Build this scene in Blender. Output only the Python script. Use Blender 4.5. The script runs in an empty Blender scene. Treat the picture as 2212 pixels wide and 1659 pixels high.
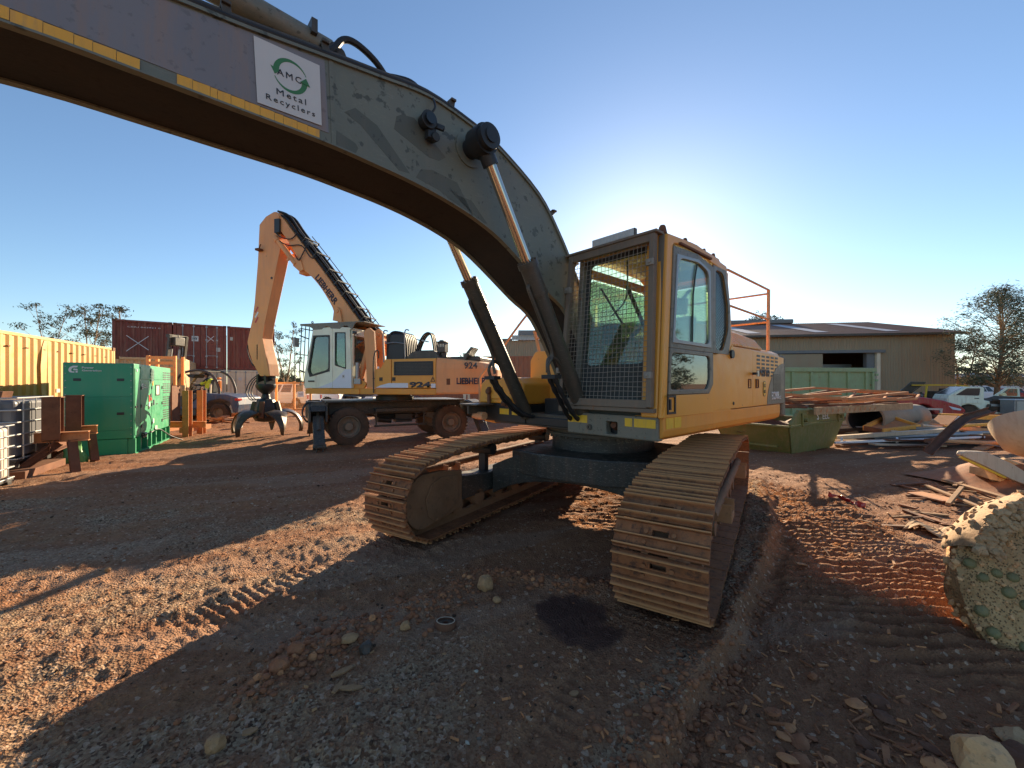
import bpy, math, random
import numpy as np
from mathutils import Vector, Matrix, noise as mnoise
R=math.radians; random.seed(7); rng=np.random.default_rng(11)
SC=bpy.context.scene; COL=SC.collection
# ---------------------------------------------------------------- camera
CAMH=1.6
cam=bpy.data.cameras.new('camera'); camo=bpy.data.objects.new('camera',cam); COL.objects.link(camo)
camo.location=(0,0,CAMH); camo.rotation_euler=(R(90),0,0)
cam.sensor_width=36; cam.lens=36*885/2212; cam.clip_start=.05; cam.clip_end=6000
SC.camera=camo
# ---------------------------------------------------------------- sky and sun
SUN_EL,SUN_AZ=R(16.9),R(17.8)          # azimuth clockwise from +Y
w=bpy.data.worlds.new('World'); SC.world=w; w.use_nodes=True
wn=w.node_tree.nodes; wl=w.node_tree.links
bg=wn['Background']; sky=wn.new('ShaderNodeTexSky'); sky.sky_type='NISHITA'; sky.sun_disc=False
sky.sun_elevation=SUN_EL; sky.sun_rotation=SUN_AZ; sky.altitude=300; sky.air_density=1.0; sky.dust_density=.24; sky.ozone_density=4.6
wl.new(sky.outputs[0],bg.inputs[0]); bg.inputs[1].default_value=.075
sl=bpy.data.lights.new('sun','SUN'); sl.energy=4.1; sl.angle=R(.5); sl.color=(1,.86,.66)
so=bpy.data.objects.new('sun',sl); COL.objects.link(so)
sd=Vector((math.sin(SUN_AZ)*math.cos(SUN_EL),math.cos(SUN_AZ)*math.cos(SUN_EL),math.sin(SUN_EL)))
so.rotation_euler=sd.to_track_quat('Z','Y').to_euler(); so.location=(8,25,12)
vs=SC.view_settings; vs.view_transform='Standard'; vs.look='None'; vs.exposure=1.58; vs.gamma=1; vs.use_curve_mapping=False
vs.use_white_balance=True; vs.white_balance_temperature=7600   # the phone balanced for the shade
# ---------------------------------------------------------------- frames
FV,CX,HY=885.,1106.,829.5
def gzs(x,y):                      # broad fall of the yard away from the viewpoint
    return -.007*min(max(y,0),60)
class Fr:                          # a machine's own axes on the ground: x forward, y to its left
    def __init__(s,o,fwd):
        n=math.hypot(*fwd); s.o=o; s.f=(fwd[0]/n,fwd[1]/n); s.l=(-s.f[1],s.f[0]); s.ang=math.atan2(s.f[1],s.f[0])
        s.c=(-o[0]*s.f[0]-o[1]*s.f[1], -o[0]*s.l[0]-o[1]*s.l[1])
    def ray(s,x,y):
        d=((x-CX)/FV,1.,(HY-y)/FV); return (d[0]*s.f[0]+d[1]*s.f[1], d[0]*s.l[0]+d[1]*s.l[1], d[2])
    def w(s,x,y,w):
        r=s.ray(x,y); t=(w-s.c[1])/r[1]; return (s.c[0]+t*r[0], w, CAMH+t*r[2])
    def u(s,x,y,u):
        r=s.ray(x,y); t=(u-s.c[0])/r[0]; return (u, s.c[1]+t*r[1], CAMH+t*r[2])
    def wp(s,u,w): return (s.o[0]+u*s.f[0]+w*s.l[0], s.o[1]+u*s.f[1]+w*s.l[1])
def G(vx,vy,z=None):               # measured point on the yard surface
    k=(vy-HY)/FV; d=CAMH/(k-.007) if z is None else (CAMH-z)/k
    return ((vx-CX)/FV*d, d, gzs(0,d) if z is None else z)
def D(vx,vy,d): return ((vx-CX)/FV*d, d, CAMH+(HY-vy)/FV*d)
# ---------------------------------------------------------------- mesh builder
class MB:
    def __init__(s): s.v=[]; s.f=[]; s.sm=[]
    def add(s,vs,fs,sm=False,M=None):
        b=len(s.v)
        if M is not None: vs=[tuple(M@Vector(v)) for v in vs]
        s.v+=[tuple(v) for v in vs]; s.f+=[tuple(i+b for i in f) for f in fs]; s.sm+=[sm]*len(fs); return s
    def box(s,x0,x1,y0,y1,z0,z1,M=None):
        if x0>x1:x0,x1=x1,x0
        if y0>y1:y0,y1=y1,y0
        if z0>z1:z0,z1=z1,z0
        return s.add([(x0,y0,z0),(x1,y0,z0),(x1,y1,z0),(x0,y1,z0),(x0,y0,z1),(x1,y0,z1),(x1,y1,z1),(x0,y1,z1)],
            [(0,3,2,1),(4,5,6,7),(0,1,5,4),(1,2,6,5),(2,3,7,6),(3,0,4,7)],False,M)
    def bar(s,p0,p1,a,b,up=(0,0,1)):   # rectangular bar between two points; a wide, b along 'up'
        p0=Vector(p0);p1=Vector(p1);d=(p1-p0); L=d.length
        if L<1e-6: return s
        d/=L; u=Vector(up)
        if abs(d.dot(u))>.98: u=Vector((1,0,0)) if abs(d.x)<.9 else Vector((0,1,0))
        x=d.cross(u).normalized(); u=x.cross(d).normalized()
        vs=[]
        for q in (p0,p1):
            for i,j in ((-1,-1),(1,-1),(1,1),(-1,1)): vs.append(q+x*(i*a/2)+u*(j*b/2))
        return s.add(vs,[(0,1,2,3),(4,7,6,5),(0,4,5,1),(1,5,6,2),(2,6,7,3),(3,7,4,0)])
    def prism(s,poly,ax,a,b):          # poly in the plane across axis ax, extruded a..b
        def P(p,t):
            return {'x':(t,p[0],p[1]),'y':(p[0],t,p[1]),'z':(p[0],p[1],t)}[ax]
        n=len(poly)
        ar=sum(poly[i][0]*poly[(i+1)%n][1]-poly[(i+1)%n][0]*poly[i][1] for i in range(n))
        if (ar<0)!=(ax=='y'): poly=poly[::-1]
        if a>b:a,b=b,a
        vs=[P(p,a) for p in poly]+[P(p,b) for p in poly]
        fs=[tuple(range(n))[::-1],tuple(range(n,2*n))]+[(i,(i+1)%n,n+(i+1)%n,n+i) for i in range(n)]
        return s.add(vs,fs)
    def tube(s,pts,r,n=8,caps=True,sm=True):
        pts=[Vector(p) for p in pts]; m=len(pts); rs=r if isinstance(r,(list,tuple)) else [r]*m
        d0=(pts[1]-pts[0]).normalized(); up=Vector((0,0,1)) if abs(d0.z)<.9 else Vector((1,0,0))
        x=d0.cross(up).normalized(); vs=[]
        for i,p in enumerate(pts):
            d=(pts[min(i+1,m-1)]-pts[max(i-1,0)])
            if d.length<1e-9: d=d0.copy()
            d.normalize(); x=(x-d*x.dot(d)); 
            if x.length<1e-6: x=d.orthogonal()
            x.normalize(); y=d.cross(x)
            for k in range(n):
                a=2*math.pi*k/n; vs.append(p+(x*math.cos(a)+y*math.sin(a))*rs[i])
        b=len(s.v); fs=[]
        for i in range(m-1):
            for k in range(n): k2=(k+1)%n; fs.append((i*n+k,i*n+k2,(i+1)*n+k2,(i+1)*n+k))
        s.add(vs,fs,sm)
        if caps: s.f+=[tuple(b+k for k in range(n))[::-1],tuple(b+(m-1)*n+k for k in range(n))]; s.sm+=[False,False]
        return s
    def cyl(s,p0,p1,r,n=16,r1=None): return s.tube([p0,p1],[r,r if r1 is None else r1],n)
    def ring(s,p0,p1,ri,ro,n=20):      # hollow cylinder
        p0=Vector(p0);p1=Vector(p1);d=(p1-p0).normalized(); x=d.orthogonal().normalized(); y=d.cross(x); vs=[]
        for q,rr in ((p0,ri),(p0,ro),(p1,ro),(p1,ri)):
            for k in range(n):
                a=2*math.pi*k/n; vs.append(q+(x*math.cos(a)+y*math.sin(a))*rr)
        b=len(s.v); 
        for j in range(4):
            j2=(j+1)%4; s.add([],[]) 
            fs=[(b+j*n+k,b+j*n+(k+1)%n,b+j2*n+(k+1)%n,b+j2*n+k) for k in range(n)]
            s.f+=fs; s.sm+=[j in(1,3)]*n
        s.v+=[tuple(v) for v in vs]; return s
    def lathe(s,prof,c,ax='z',n=24,sm=True,a0=0,a1=2*math.pi):  # prof: (r, t)
        full=abs(a1-a0-2*math.pi)<1e-6; m=len(prof); cols=n if full else n+1; vs=[]
        for k in range(cols):
            a=a0+(a1-a0)*k/n
            for r,t in prof:
                p={'z':(r*math.cos(a),r*math.sin(a),t),'y':(r*math.cos(a),t,r*math.sin(a)),'x':(t,r*math.cos(a),r*math.sin(a))}[ax]
                vs.append((p[0]+c[0],p[1]+c[1],p[2]+c[2]))
        fs=[]
        for k in range(n):
            k2=(k+1)%cols
            for j in range(m-1):
                q=(k*m+j,k2*m+j,k2*m+j+1,k*m+j+1)
                fs.append(q if ax!='y' else q[::-1])
        return s.add(vs,fs,sm)
    def grid(s,P,sm=False):            # P rows of points
        n=len(P);m=len(P[0]); return s.add([p for r_ in P for p in r_],[(i*m+j,i*m+j+1,(i+1)*m+j+1,(i+1)*m+j) for i in range(n-1) for j in range(m-1)],sm)
    def frame(s,outer,inner,r,ax,a,b,k=4):   # plate with a rounded opening
        n=len(outer); arcs=rounded(inner,r,k)
        O=outer; m=len(arcs[0])
        def P(p,t): return {'x':(t,p[0],p[1]),'y':(p[0],t,p[1]),'z':(p[0],p[1],t)}[ax]
        vs=[]; 
        for t in (a,b):
            vs+=[P(p,t) for p in O]
            for ar in arcs: vs+=[P(p,t) for p in ar]
        N=n+n*m; fs=[]
        for L in (0,N):
            for i in range(n):
                base=L+n+i*m
                for j in range(m-1): fs.append((L+i,base+j,base+j+1))
                i2=(i+1)%n; fs.append((L+i,base+m-1,L+n+i2*m,L+i2))
        tot=n*m
        for q in range(tot): q2=(q+1)%tot; fs.append((n+q,n+q2,N+n+q2,N+n+q))
        for i in range(n): i2=(i+1)%n; fs.append((i,N+i,N+i2,i2))
        return s.add(vs,fs)
    def build(s,name,mat,parent=None,bev=0,M=None,label=None,kind=None,seg=2,fix=True):
        me=bpy.data.meshes.new(name); vs=s.v
        if M is not None: vs=[tuple(M@Vector(v)) for v in vs]
        me.from_pydata([tuple(v) for v in vs],[],s.f)
        me.polygons.foreach_set('use_smooth',s.sm)
        me.materials.append(mat); me.validate(); me.update()
        if any(s.sm): me.set_sharp_from_angle(angle=R(38))
        if fix:
            import bmesh
            bm=bmesh.new(); bm.from_mesh(me); bmesh.ops.recalc_face_normals(bm,faces=bm.faces); bm.to_mesh(me); bm.free()
        o=bpy.data.objects.new(name,me); COL.objects.link(o)
        if parent is not None: o.parent=parent
        if bev:
            md=o.modifiers.new('edge','BEVEL'); md.width=bev; md.segments=seg; md.limit_method='ANGLE'; md.angle_limit=R(40); md.harden_normals=False
        if label: o['label']=label
        if kind: o['kind']=kind
        return o
def rounded(poly,r,k=4):
    n=len(poly); out=[]; rs=r if isinstance(r,(list,tuple)) else [r]*n
    for i in range(n):
        p=Vector(poly[i]); a=(Vector(poly[i-1])-p); b=(Vector(poly[(i+1)%n])-p); rr=min(rs[i],a.length*.48,b.length*.48)
        a.normalize(); b.normalize(); A=p+a*rr; B=p+b*rr
        out.append([tuple((1-t)**2*A+2*t*(1-t)*p+t*t*B) for t in [j/k for j in range(k+1)]])
    return out
def rflat(poly,r,k=4): return [q for a in rounded(poly,r,k) for q in a]
def inset(poly,d):
    n=len(poly); c=Vector((sum(p[0] for p in poly)/n,sum(p[1] for p in poly)/n)); out=[]
    for p in poly:
        v=Vector(p)-c; out.append(tuple(c+v*(1-d/max(v.length,1e-6)*1.3)))
    return out
def smoothpts(pts,k=6):             # Catmull-Rom
    P=[Vector(p) for p in pts]; out=[]
    for i in range(len(P)-1):
        p0=P[max(i-1,0)];p1=P[i];p2=P[i+1];p3=P[min(i+2,len(P)-1)]
        for j in range(k):
            t=j/k; out.append(.5*((2*p1)+(p2-p0)*t+(2*p0-5*p1+4*p2-p3)*t*t+(3*p1-p0-3*p2+p3)*t**3))
    out.append(P[-1]); return out
def thing(name,label,cat,loc=(0,0,0),rot=0,group=None):
    o=bpy.data.objects.new(name,None); COL.objects.link(o); o.empty_display_size=.2
    o.location=loc; o.rotation_euler=(0,0,rot); o['label']=label; o['category']=cat
    if group: o['group']=group
    return o
def tag(o,label,cat,group=None):
    o['label']=label; o['category']=cat
    if group: o['group']=group
    return o
def put(o,loc,rot=(0,0,0)): o.location=loc; o.rotation_euler=rot; return o
def dup(o,parent=None):
    c=o.copy(); COL.objects.link(c); c.parent=parent
    for ch in list(o.children): dup(ch,c)
    return c
def text(s,mat,parent,o,xd,up,width,height,name='lettering',bold=0.0,depth=.003,shear=0.,space=1.):
    cu=bpy.data.curves.new(name,'FONT'); cu.body=s; cu.size=1; cu.extrude=0; cu.offset=bold; cu.shear=shear; cu.space_character=space; cu.align_x='LEFT'; cu.resolution_u=2
    t=bpy.data.objects.new(name,cu); COL.objects.link(t)
    dg=bpy.context.evaluated_depsgraph_get(); me=bpy.data.meshes.new_from_object(t.evaluated_get(dg))
    bpy.data.objects.remove(t); bpy.data.curves.remove(cu)
    n=len(me.vertices); co=np.empty(n*3,'f'); me.vertices.foreach_get('co',co); co=co.reshape(-1,3)
    x0,x1=co[:,0].min(),co[:,0].max(); y0,y1=co[:,1].min(),co[:,1].max()
    xd=Vector(xd).normalized(); up=Vector(up).normalized()
    X=(co[:,0]-x0)/(x1-x0)*width; Y=(co[:,1]-y0)/(y1-y0)*height
    nc=np.array(o)[None,:]+X[:,None]*np.array(xd)[None,:]+Y[:,None]*np.array(up)[None,:]
    me.vertices.foreach_set('co',nc.astype('f').ravel()); me.update(); me.materials.clear(); me.materials.append(mat)
    ob=bpy.data.objects.new(name,me); COL.objects.link(ob); ob.parent=parent
    if depth:
        md=ob.modifiers.new('depth','SOLIDIFY'); md.thickness=depth; md.offset=0
    return ob
# ---------------------------------------------------------------- materials
class NT:
    def __init__(s,name):
        s.m=bpy.data.materials.new(name); s.m.use_nodes=True; s.n=s.m.node_tree.nodes; s.l=s.m.node_tree.links
        s.b=s.n['Principled BSDF']; s.tc=s.n.new('ShaderNodeTexCoord')
    def mapn(s,scale=(1,1,1),src='Object'):
        mp=s.n.new('ShaderNodeMapping'); mp.inputs['Scale'].default_value=scale; s.l.new(s.tc.outputs[src],mp.inputs['Vector']); return mp.outputs[0]
    def noise(s,sc,det=4,rough=.55,vec=None,dist=0):
        t=s.n.new('ShaderNodeTexNoise'); t.inputs['Scale'].default_value=sc; t.inputs['Detail'].default_value=det; t.inputs['Roughness'].default_value=rough; t.inputs['Distortion'].default_value=dist
        s.l.new(vec if vec is not None else s.tc.outputs['Object'],t.inputs['Vector']); return t.outputs['Fac']
    def voro(s,sc,vec=None,out='Distance',feat='F1'):
        t=s.n.new('ShaderNodeTexVoronoi'); t.feature=feat; t.inputs['Scale'].default_value=sc
        s.l.new(vec if vec is not None else s.tc.outputs['Object'],t.inputs['Vector']); return t.outputs[out]
    def ramp(s,fac,a,b,ca=(0,0,0,1),cb=(1,1,1,1)):
        t=s.n.new('ShaderNodeValToRGB'); e=t.color_ramp.elements; e[0].position=a; e[1].position=b; e[0].color=ca; e[1].color=cb; s.l.new(fac,t.inputs[0]); return t.outputs[0]
    def mix(s,fac,a,b,mode='MIX'):
        t=s.n.new('ShaderNodeMix'); t.data_type='RGBA'; t.blend_type=mode; t.clamp_factor=True
        def put_(i,v):
            if hasattr(v,'node'): s.l.new(v,t.inputs[i])
            elif isinstance(v,(int,float)): t.inputs[i].default_value=v
            else: t.inputs[i].default_value=(*v[:3],1)
        put_(0,fac); put_(6,a); put_(7,b); return t.outputs[2]
    def math(s,op,a,b=0.):
        t=s.n.new('ShaderNodeMath'); t.operation=op
        for i,v in ((0,a),(1,b)):
            if hasattr(v,'node'): s.l.new(v,t.inputs[i])
            else: t.inputs[i].default_value=v
        return t.outputs[0]
    def attr(s,name):
        t=s.n.new('ShaderNodeAttribute'); t.attribute_name=name; return t
    def sep(s,c):
        t=s.n.new('ShaderNodeSeparateColor'); s.l.new(c,t.inputs[0]); return t.outputs
    def bump(s,h,st,dist=.01,prev=None):
        t=s.n.new('ShaderNodeBump'); t.inputs['Strength'].default_value=st; t.inputs['Distance'].default_value=dist; s.l.new(h,t.inputs['Height'])
        if prev is not None: s.l.new(prev,t.inputs['Normal'])
        s.l.new(t.outputs[0],s.b.inputs['Normal']); return t.outputs[0]
    def col(s,c):
        if hasattr(c,'node'): s.l.new(c,s.b.inputs['Base Color'])
        else: s.b.inputs['Base Color'].default_value=(*c[:3],1)
    def set(s,**k):
        for a,v in k.items():
            nm={'rough':'Roughness','metal':'Metallic','spec':'Specular IOR Level','coat':'Coat Weight'}[a]
            if hasattr(v,'node'): s.l.new(v,s.b.inputs[nm])
            else: s.b.inputs[nm].default_value=v
        return s
RUST=(.20,.075,.028); DUST=(.40,.215,.12)
def WK(c,k=(1.75,1.40,1.02)): return tuple(min(.90,a*b) for a,b in zip(c,k))
def paint(name,col,rust=.25,dust=.3,rough=.5,metal=0,sc=2.,var=.25,rcol=RUST,spots=0,scr=0,stk=.55):
    col=WK(col); t=NT(name); n1=t.noise(sc,5,.6); c=t.mix(n1,tuple(x*(1-var) for x in col),tuple(min(1,x*(1+var)) for x in col))
    st=t.noise(sc*2,5,.6,t.mapn((3,3,.35))); c=t.mix(t.ramp(st,.5,.8),c,t.mix(stk,col,DUST))
    dn=t.noise(sc*.9,6,.65); c=t.mix(t.math('MULTIPLY',t.ramp(dn,.35,.75),dust),c,DUST)
    if scr: 
        s_=t.noise(sc*9,3,.5,t.mapn((1,1,6)),1.5); c=t.mix(t.math('MULTIPLY',t.ramp(s_,.62,.66),scr),c,(.42,.38,.30))
    if spots:
        v=t.noise(sc*9,3,.6); c=t.mix(t.math('MULTIPLY',t.ramp(v,.60,.66),spots),c,tuple(x*.35 for x in col))
    rn=t.noise(sc*3.1,9,.72); rf=t.ramp(rn,.72-rust*.32,.76-rust*.32)
    c=t.mix(rf,c,t.mix(t.noise(sc*12,3),rcol,tuple(x*1.9 for x in rcol)))
    t.col(c); t.set(rough=t.ramp(t.noise(sc*4,3),.2,.8,(rough*.75,)*3+(1,),(min(1,rough*1.4),)*3+(1,)),metal=metal)
    h=t.math('ADD',t.noise(sc*22,4),t.math('MULTIPLY',rn,1.2)); t.bump(h,.25,.004); return t.m
def plain(name,col,rough=.5,metal=0,var=.15,sc=6,bump=.2):
    t=NT(name); t.col(t.mix(t.noise(sc,5,.6),tuple(x*(1-var) for x in col),tuple(min(1,x*(1+var)) for x in col))); t.set(rough=rough,metal=metal)
    t.bump(t.noise(sc*8,3),bump,.003); return t.m
def rusty(name,a,b,c=None,rough=.85,sc=5,dust=.35):
    a=WK(a); b=WK(b); t=NT(name); x=t.mix(t.ramp(t.noise(sc,8,.7),.3,.7),a,b); x=t.mix(t.ramp(t.noise(sc*4,5,.7),.55,.75),x,c or tuple(v*.45 for v in a))
    x=t.mix(t.math('MULTIPLY',t.ramp(t.noise(sc*.6,6,.7),.4,.7),dust),x,DUST); t.col(x); t.set(rough=rough)
    t.bump(t.math('ADD',t.noise(sc*12,6,.7),t.noise(sc*3,4)),.6,.004); return t.m
def glass(name,tint=(.55,.75,.66),gloss=.12,rough=.03,dirt=.15,dcol=(.35,.33,.28)):
    t=NT(name); n=t.n; l=t.l; out=[x for x in n if x.type=='OUTPUT_MATERIAL'][0]
    tr=n.new('ShaderNodeBsdfTransparent'); tr.inputs[0].default_value=(*tint,1)
    gl=n.new('ShaderNodeBsdfGlossy'); gl.inputs[0].default_value=(.9,.95,1,1); gl.inputs['Roughness'].default_value=rough
    fr=n.new('ShaderNodeLayerWeight'); fr.inputs[0].default_value=.25
    f=t.math('ADD',t.math('MULTIPLY',fr.outputs['Fresnel'],.8),gloss*.5)
    m=n.new('ShaderNodeMixShader'); l.new(f,m.inputs[0]); l.new(tr.outputs[0],m.inputs[1]); l.new(gl.outputs[0],m.inputs[2])
    df=n.new('ShaderNodeBsdfDiffuse'); df.inputs[0].default_value=(*dcol,1)
    m2=n.new('ShaderNodeMixShader'); l.new(t.math('MULTIPLY',t.ramp(t.noise(3,6,.65),.3,.8),dirt),m2.inputs[0]); l.new(m.outputs[0],m2.inputs[1]); l.new(df.outputs[0],m2.inputs[2])
    l.new(m2.outputs[0],out.inputs[0]); return t.m
M={}
M['yellow']=paint('faded yellow paint',(.60,.25,.045),.18,.10,.36,sc=1.6,stk=.18)
M['yellow2']=paint('worn machine yellow',(.58,.235,.045),.20,.12,.5,sc=1.5,stk=.3)
M['tan']=paint('sun bleached yellow paint',(.50,.25,.125),.14,.16,.5,sc=1.2,stk=.35)
M['grey']=paint('grey green paint',(.10,.12,.125),.22,.14,.45,sc=2.5,spots=.7,scr=.2,stk=.3)
M['boom']=paint('boom grey green paint',(.100,.128,.130),.06,.05,.42,sc=1.3,var=.35,spots=.8,scr=.12,stk=.12)
M['boomdark']=paint('old touched up boom paint',(.060,.078,.080),.04,.04,.5,sc=1.6,spots=.6,stk=.1)
M['bluegrey']=paint('blue grey paint',(.13,.15,.21),.0,.04,.5,sc=2,var=.12,spots=.3)
M['boombelly']=rusty('darkened boom belly',(.011,.014,.018),(.022,.021,.022),sc=3,dust=.02)  # underside darkened and blued in its colour to offset bounce from the ground
M['dark']=paint('dark grey frame paint',(.032,.036,.038),.08,.10,.45,sc=2,scr=.15,stk=.15)
M['black']=plain('black steel',(.022,.022,.022),.45)
M['rubber']=plain('black rubber hose',(.018,.018,.019),.55)
M['track']=rusty('muddy track steel',(.19,.095,.05),(.27,.145,.08),(.10,.05,.028),sc=6,dust=.55)
_t=NT('muddy track shoe'); _z=_t.n.new('ShaderNodeSeparateXYZ'); _t.l.new(_t.tc.outputs['Object'],_z.inputs[0])
_oi=_t.n.new('ShaderNodeObjectInfo'); _v=_t.n.new('ShaderNodeVectorMath'); _v.operation='ADD'; _t.l.new(_t.tc.outputs['Object'],_v.inputs[0]); _cx=_t.n.new('ShaderNodeCombineXYZ'); _m9=_t.math('MULTIPLY',_oi.outputs['Random'],9.); _t.l.new(_m9,_cx.inputs[0]); _t.l.new(_m9,_cx.inputs[1]); _t.l.new(_cx.outputs[0],_v.inputs[1]); _V=_v.outputs[0]
_c=_t.mix(_t.ramp(_t.noise(7,7,.7,_V),.3,.7),(.20,.064,.020),(.38,.135,.050)); _c=_t.mix(_t.ramp(_t.noise(24,5,.7,_V),.5,.66),_c,(.085,.034,.018)); _c=_t.mix(_t.math('MULTIPLY',_t.ramp(_t.noise(3,5,.7,_V),.5,.75),.4),_c,(.50,.22,.10))
_c=_t.mix(_t.math('MULTIPLY',_t.ramp(_z.outputs['Z'],.030,.046),.75),_c,(.62,.28,.11)); _t.col(_c); _t.set(rough=.8); _t.bump(_t.math('ADD',_t.noise(60,6,.7,_V),_t.noise(14,4,.6,_V)),.6,.004); M['shoe']=_t.m
M['trackin']=rusty('caked track frame',(.10,.055,.033),(.17,.09,.052),sc=4,dust=.3)
M['chrome']=plain('chromed rod',(.62,.56,.48),.16,1.,.08,3,.05)
M['rail']=rusty('orange primer rail',(.38,.22,.14),(.48,.31,.21),(.22,.12,.08),sc=9,dust=.2)
M['rust']=rusty('brown rust',(.060,.026,.016),(.11,.046,.026),sc=5,dust=.2)
M['rustlight']=rusty('orange rust',(.26,.12,.06),(.36,.18,.095),sc=5,dust=.3)
M['guard']=paint('guard frame paint',(.10,.10,.10),.30,.22,.6,sc=4,stk=.3)
M['wire']=plain('galvanised wire',(.30,.26,.21),.6,0,.3,20)
M['glass']=glass('tinted cab glass',(.86,.97,.78),.10,.03,.08)
M['glassd']=glass('side window glass',(.42,.56,.55),.3,.02,.1)
M['glassh']=glass('dusty green cab glass',(.38,.52,.44),.2,.03,.25)
M['interior']=plain('cab interior plastic',(.05,.055,.05),.7)
M['seat']=plain('seat fabric',(.03,.035,.04),.9)
M['white']=paint('dirty white paint',(.70,.70,.66),.06,.30,.45,sc=1.4,var=.08)
M['whitec']=plain('clean white paint',(.72,.73,.75),.45,0,.06)
M['sticker']=plain('white vinyl sticker',(.66,.62,.57),.5,0,.05)
M['greenlogo']=plain('green vinyl',(.045,.20,.07),.5)
M['ink']=plain('black vinyl lettering',(.02,.02,.022),.5,0,.1)
M['greyink']=plain('dark grey lettering',(.06,.06,.065),.5,0,.2)
M['navyink']=plain('navy lettering',(.015,.022,.05),.5)
M['whiteink']=plain('white lettering',(.72,.70,.66),.6,0,.12,30)
M['tape']=paint('yellow reflective tape',(.70,.36,.03),.16,.12,.35,sc=7,var=.15,rcol=(.5,.5,.48))
M['boomtape']=paint('worn yellow tape',(.62,.30,.05),.02,.10,.5,sc=6,var=.12)
M['green']=paint('generator green paint',(.005,.21,.135),.0,.06,.38,sc=1.2,var=.12,stk=.08)
M['greend']=plain('dark green steel',(.01,.10,.06),.5)
M['skip']=paint('olive green skip paint',(.10,.125,.04),.20,.25,.6,sc=2.2,scr=.25)
M['binp']=paint('pale green bin paint',(.19,.30,.21),.36,.18,.6,sc=2.4)
M['cyel']=paint('cream yellow container paint',(.34,.215,.07),.12,.08,.55,sc=.9,var=.12)
M['cred']=paint('maroon container paint',(.135,.032,.026),.14,.12,.55,sc=1.2,var=.2)
M['cwhite']=paint('grey white container paint',(.52,.52,.50),.12,.22,.55,sc=1.2,var=.1)
M['ccream']=paint('dull cream container paint',(.36,.31,.21),.22,.3,.6,sc=1.5)
M['cbrown']=paint('brown container paint',(.20,.085,.055),.1,.1,.6,sc=1.2,var=.15)
M['galv']=plain('galvanised steel',(.34,.34,.33),.45,.6,.2,10)
M['blue']=paint('blue counterweight paint',(.008,.05,.15),.05,.30,.45,sc=2)
M['tyre']=rusty('dusty tyre rubber',(.028,.022,.019),(.055,.036,.026),(.016,.014,.013),sc=4,dust=.15)
M['rim']=paint('dark grey wheel rim',(.10,.095,.09),.15,.4,.6,sc=5)
M['chassis']=paint('dark chassis paint',(.020,.023,.026),.10,.08,.45,sc=2.4,scr=.45,stk=.15)
M['steel']=paint('grey grapple steel',(.035,.032,.03),.30,.12,.4,metal=.4,sc=5)
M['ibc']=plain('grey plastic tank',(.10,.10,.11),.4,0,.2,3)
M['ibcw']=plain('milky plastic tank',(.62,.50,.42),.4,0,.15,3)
M['cage']=plain('galvanised cage tube',(.42,.42,.41),.4,.5,.15,12)
M['wood']=rusty('weathered timber',(.15,.092,.058),(.27,.175,.105),(.12,.075,.045),sc=7,dust=.2)
M['hivis']=plain('hi vis yellow cloth',(.62,.72,.06),.8)
M['navy']=plain('navy work cloth',(.015,.02,.035),.9)
M['skin']=plain('skin',(.32,.17,.11),.6)
M['hair']=plain('dark hair',(.015,.012,.01),.8)
M['redpaint']=paint('dull red car paint',(.30,.022,.03),.02,.18,.3,sc=2,var=.15)
M['vanw']=paint('white van paint',(.62,.66,.68),.02,.14,.35,sc=2,var=.06)
M['wreck']=rusty('burnt dark wreckage',(.022,.022,.021),(.05,.04,.035),sc=4,dust=.2)
M['lamp']=plain('lamp lens',(.75,.78,.80),.15,0,.1)
M['clearplastic']=plain('diffusing light bar lens',(.62,.62,.58),.3,0,.15,30)
M['redlens']=plain('red tail light',(.55,.03,.02),.3)
M['orangelens']=plain('orange light',(.75,.22,.04),.3)
M['shedwall']=paint('dull beige shed sheeting',(.22,.20,.165),.05,.3,.6,sc=.4,var=.1)
M['shedroof']=paint('rusty shed roof sheeting',(.16,.075,.055),.3,.25,.6,sc=.6,var=.25)
M['shedtrim']=plain('grey steel trim',(.20,.19,.18),.6)
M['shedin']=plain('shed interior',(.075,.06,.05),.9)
M['skylight']=plain('pale translucent roof sheet',(.36,.34,.36),.5)
M['roofpale']=paint('pale corrugated roof',(.50,.36,.26),.2,.2,.5,sc=1,var=.15)
M['orangegate']=rusty('orange painted gate',(.50,.23,.10),(.60,.32,.16),(.30,.12,.05),sc=6,dust=.2)
M['bark']=rusty('grey gum bark',(.20,.165,.13),(.30,.25,.20),(.09,.07,.055),sc=6,dust=.1)
t=NT('eucalypt leaves'); a=t.attr('tint'); t.col(t.mix(t.sep(a.outputs['Color'])[0],(.075,.088,.050),(.20,.205,.12))); t.set(rough=.9); t.b.inputs['Specular IOR Level'].default_value=.1; M['leaf']=t.m
M['stain']=plain('dark steel inner',(.03,.03,.03),.7)
M['label']=plain('paper label',(.55,.50,.42),.7)
M['orange']=rusty('orange painted steel scrap',(.52,.24,.05),(.62,.32,.09),(.20,.09,.04),sc=5,dust=.15)
M['whitesteel']=paint('white painted steel scrap',(.36,.34,.32),.28,.2,.5,sc=5)
M['pipe']=paint('concrete grey pipe',(.16,.16,.155),.05,.15,.7,sc=2)
M['darkin']=plain('dark pipe lining',(.022,.02,.02),.8)  # plain near-black colour for the inside of the pipe
M['concrete']=rusty('crusted pale scale',(.20,.13,.075),(.38,.30,.22),(.075,.045,.028),sc=8,dust=.35)
M['crust']=rusty('orange crusted steel',(.38,.22,.12),(.50,.36,.24),(.22,.11,.05),sc=7,dust=.3)
M['pebble']=rusty('green river pebble',(.085,.10,.055),(.15,.155,.085),(.05,.055,.035),rough=.6,sc=14,dust=.15)
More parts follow.
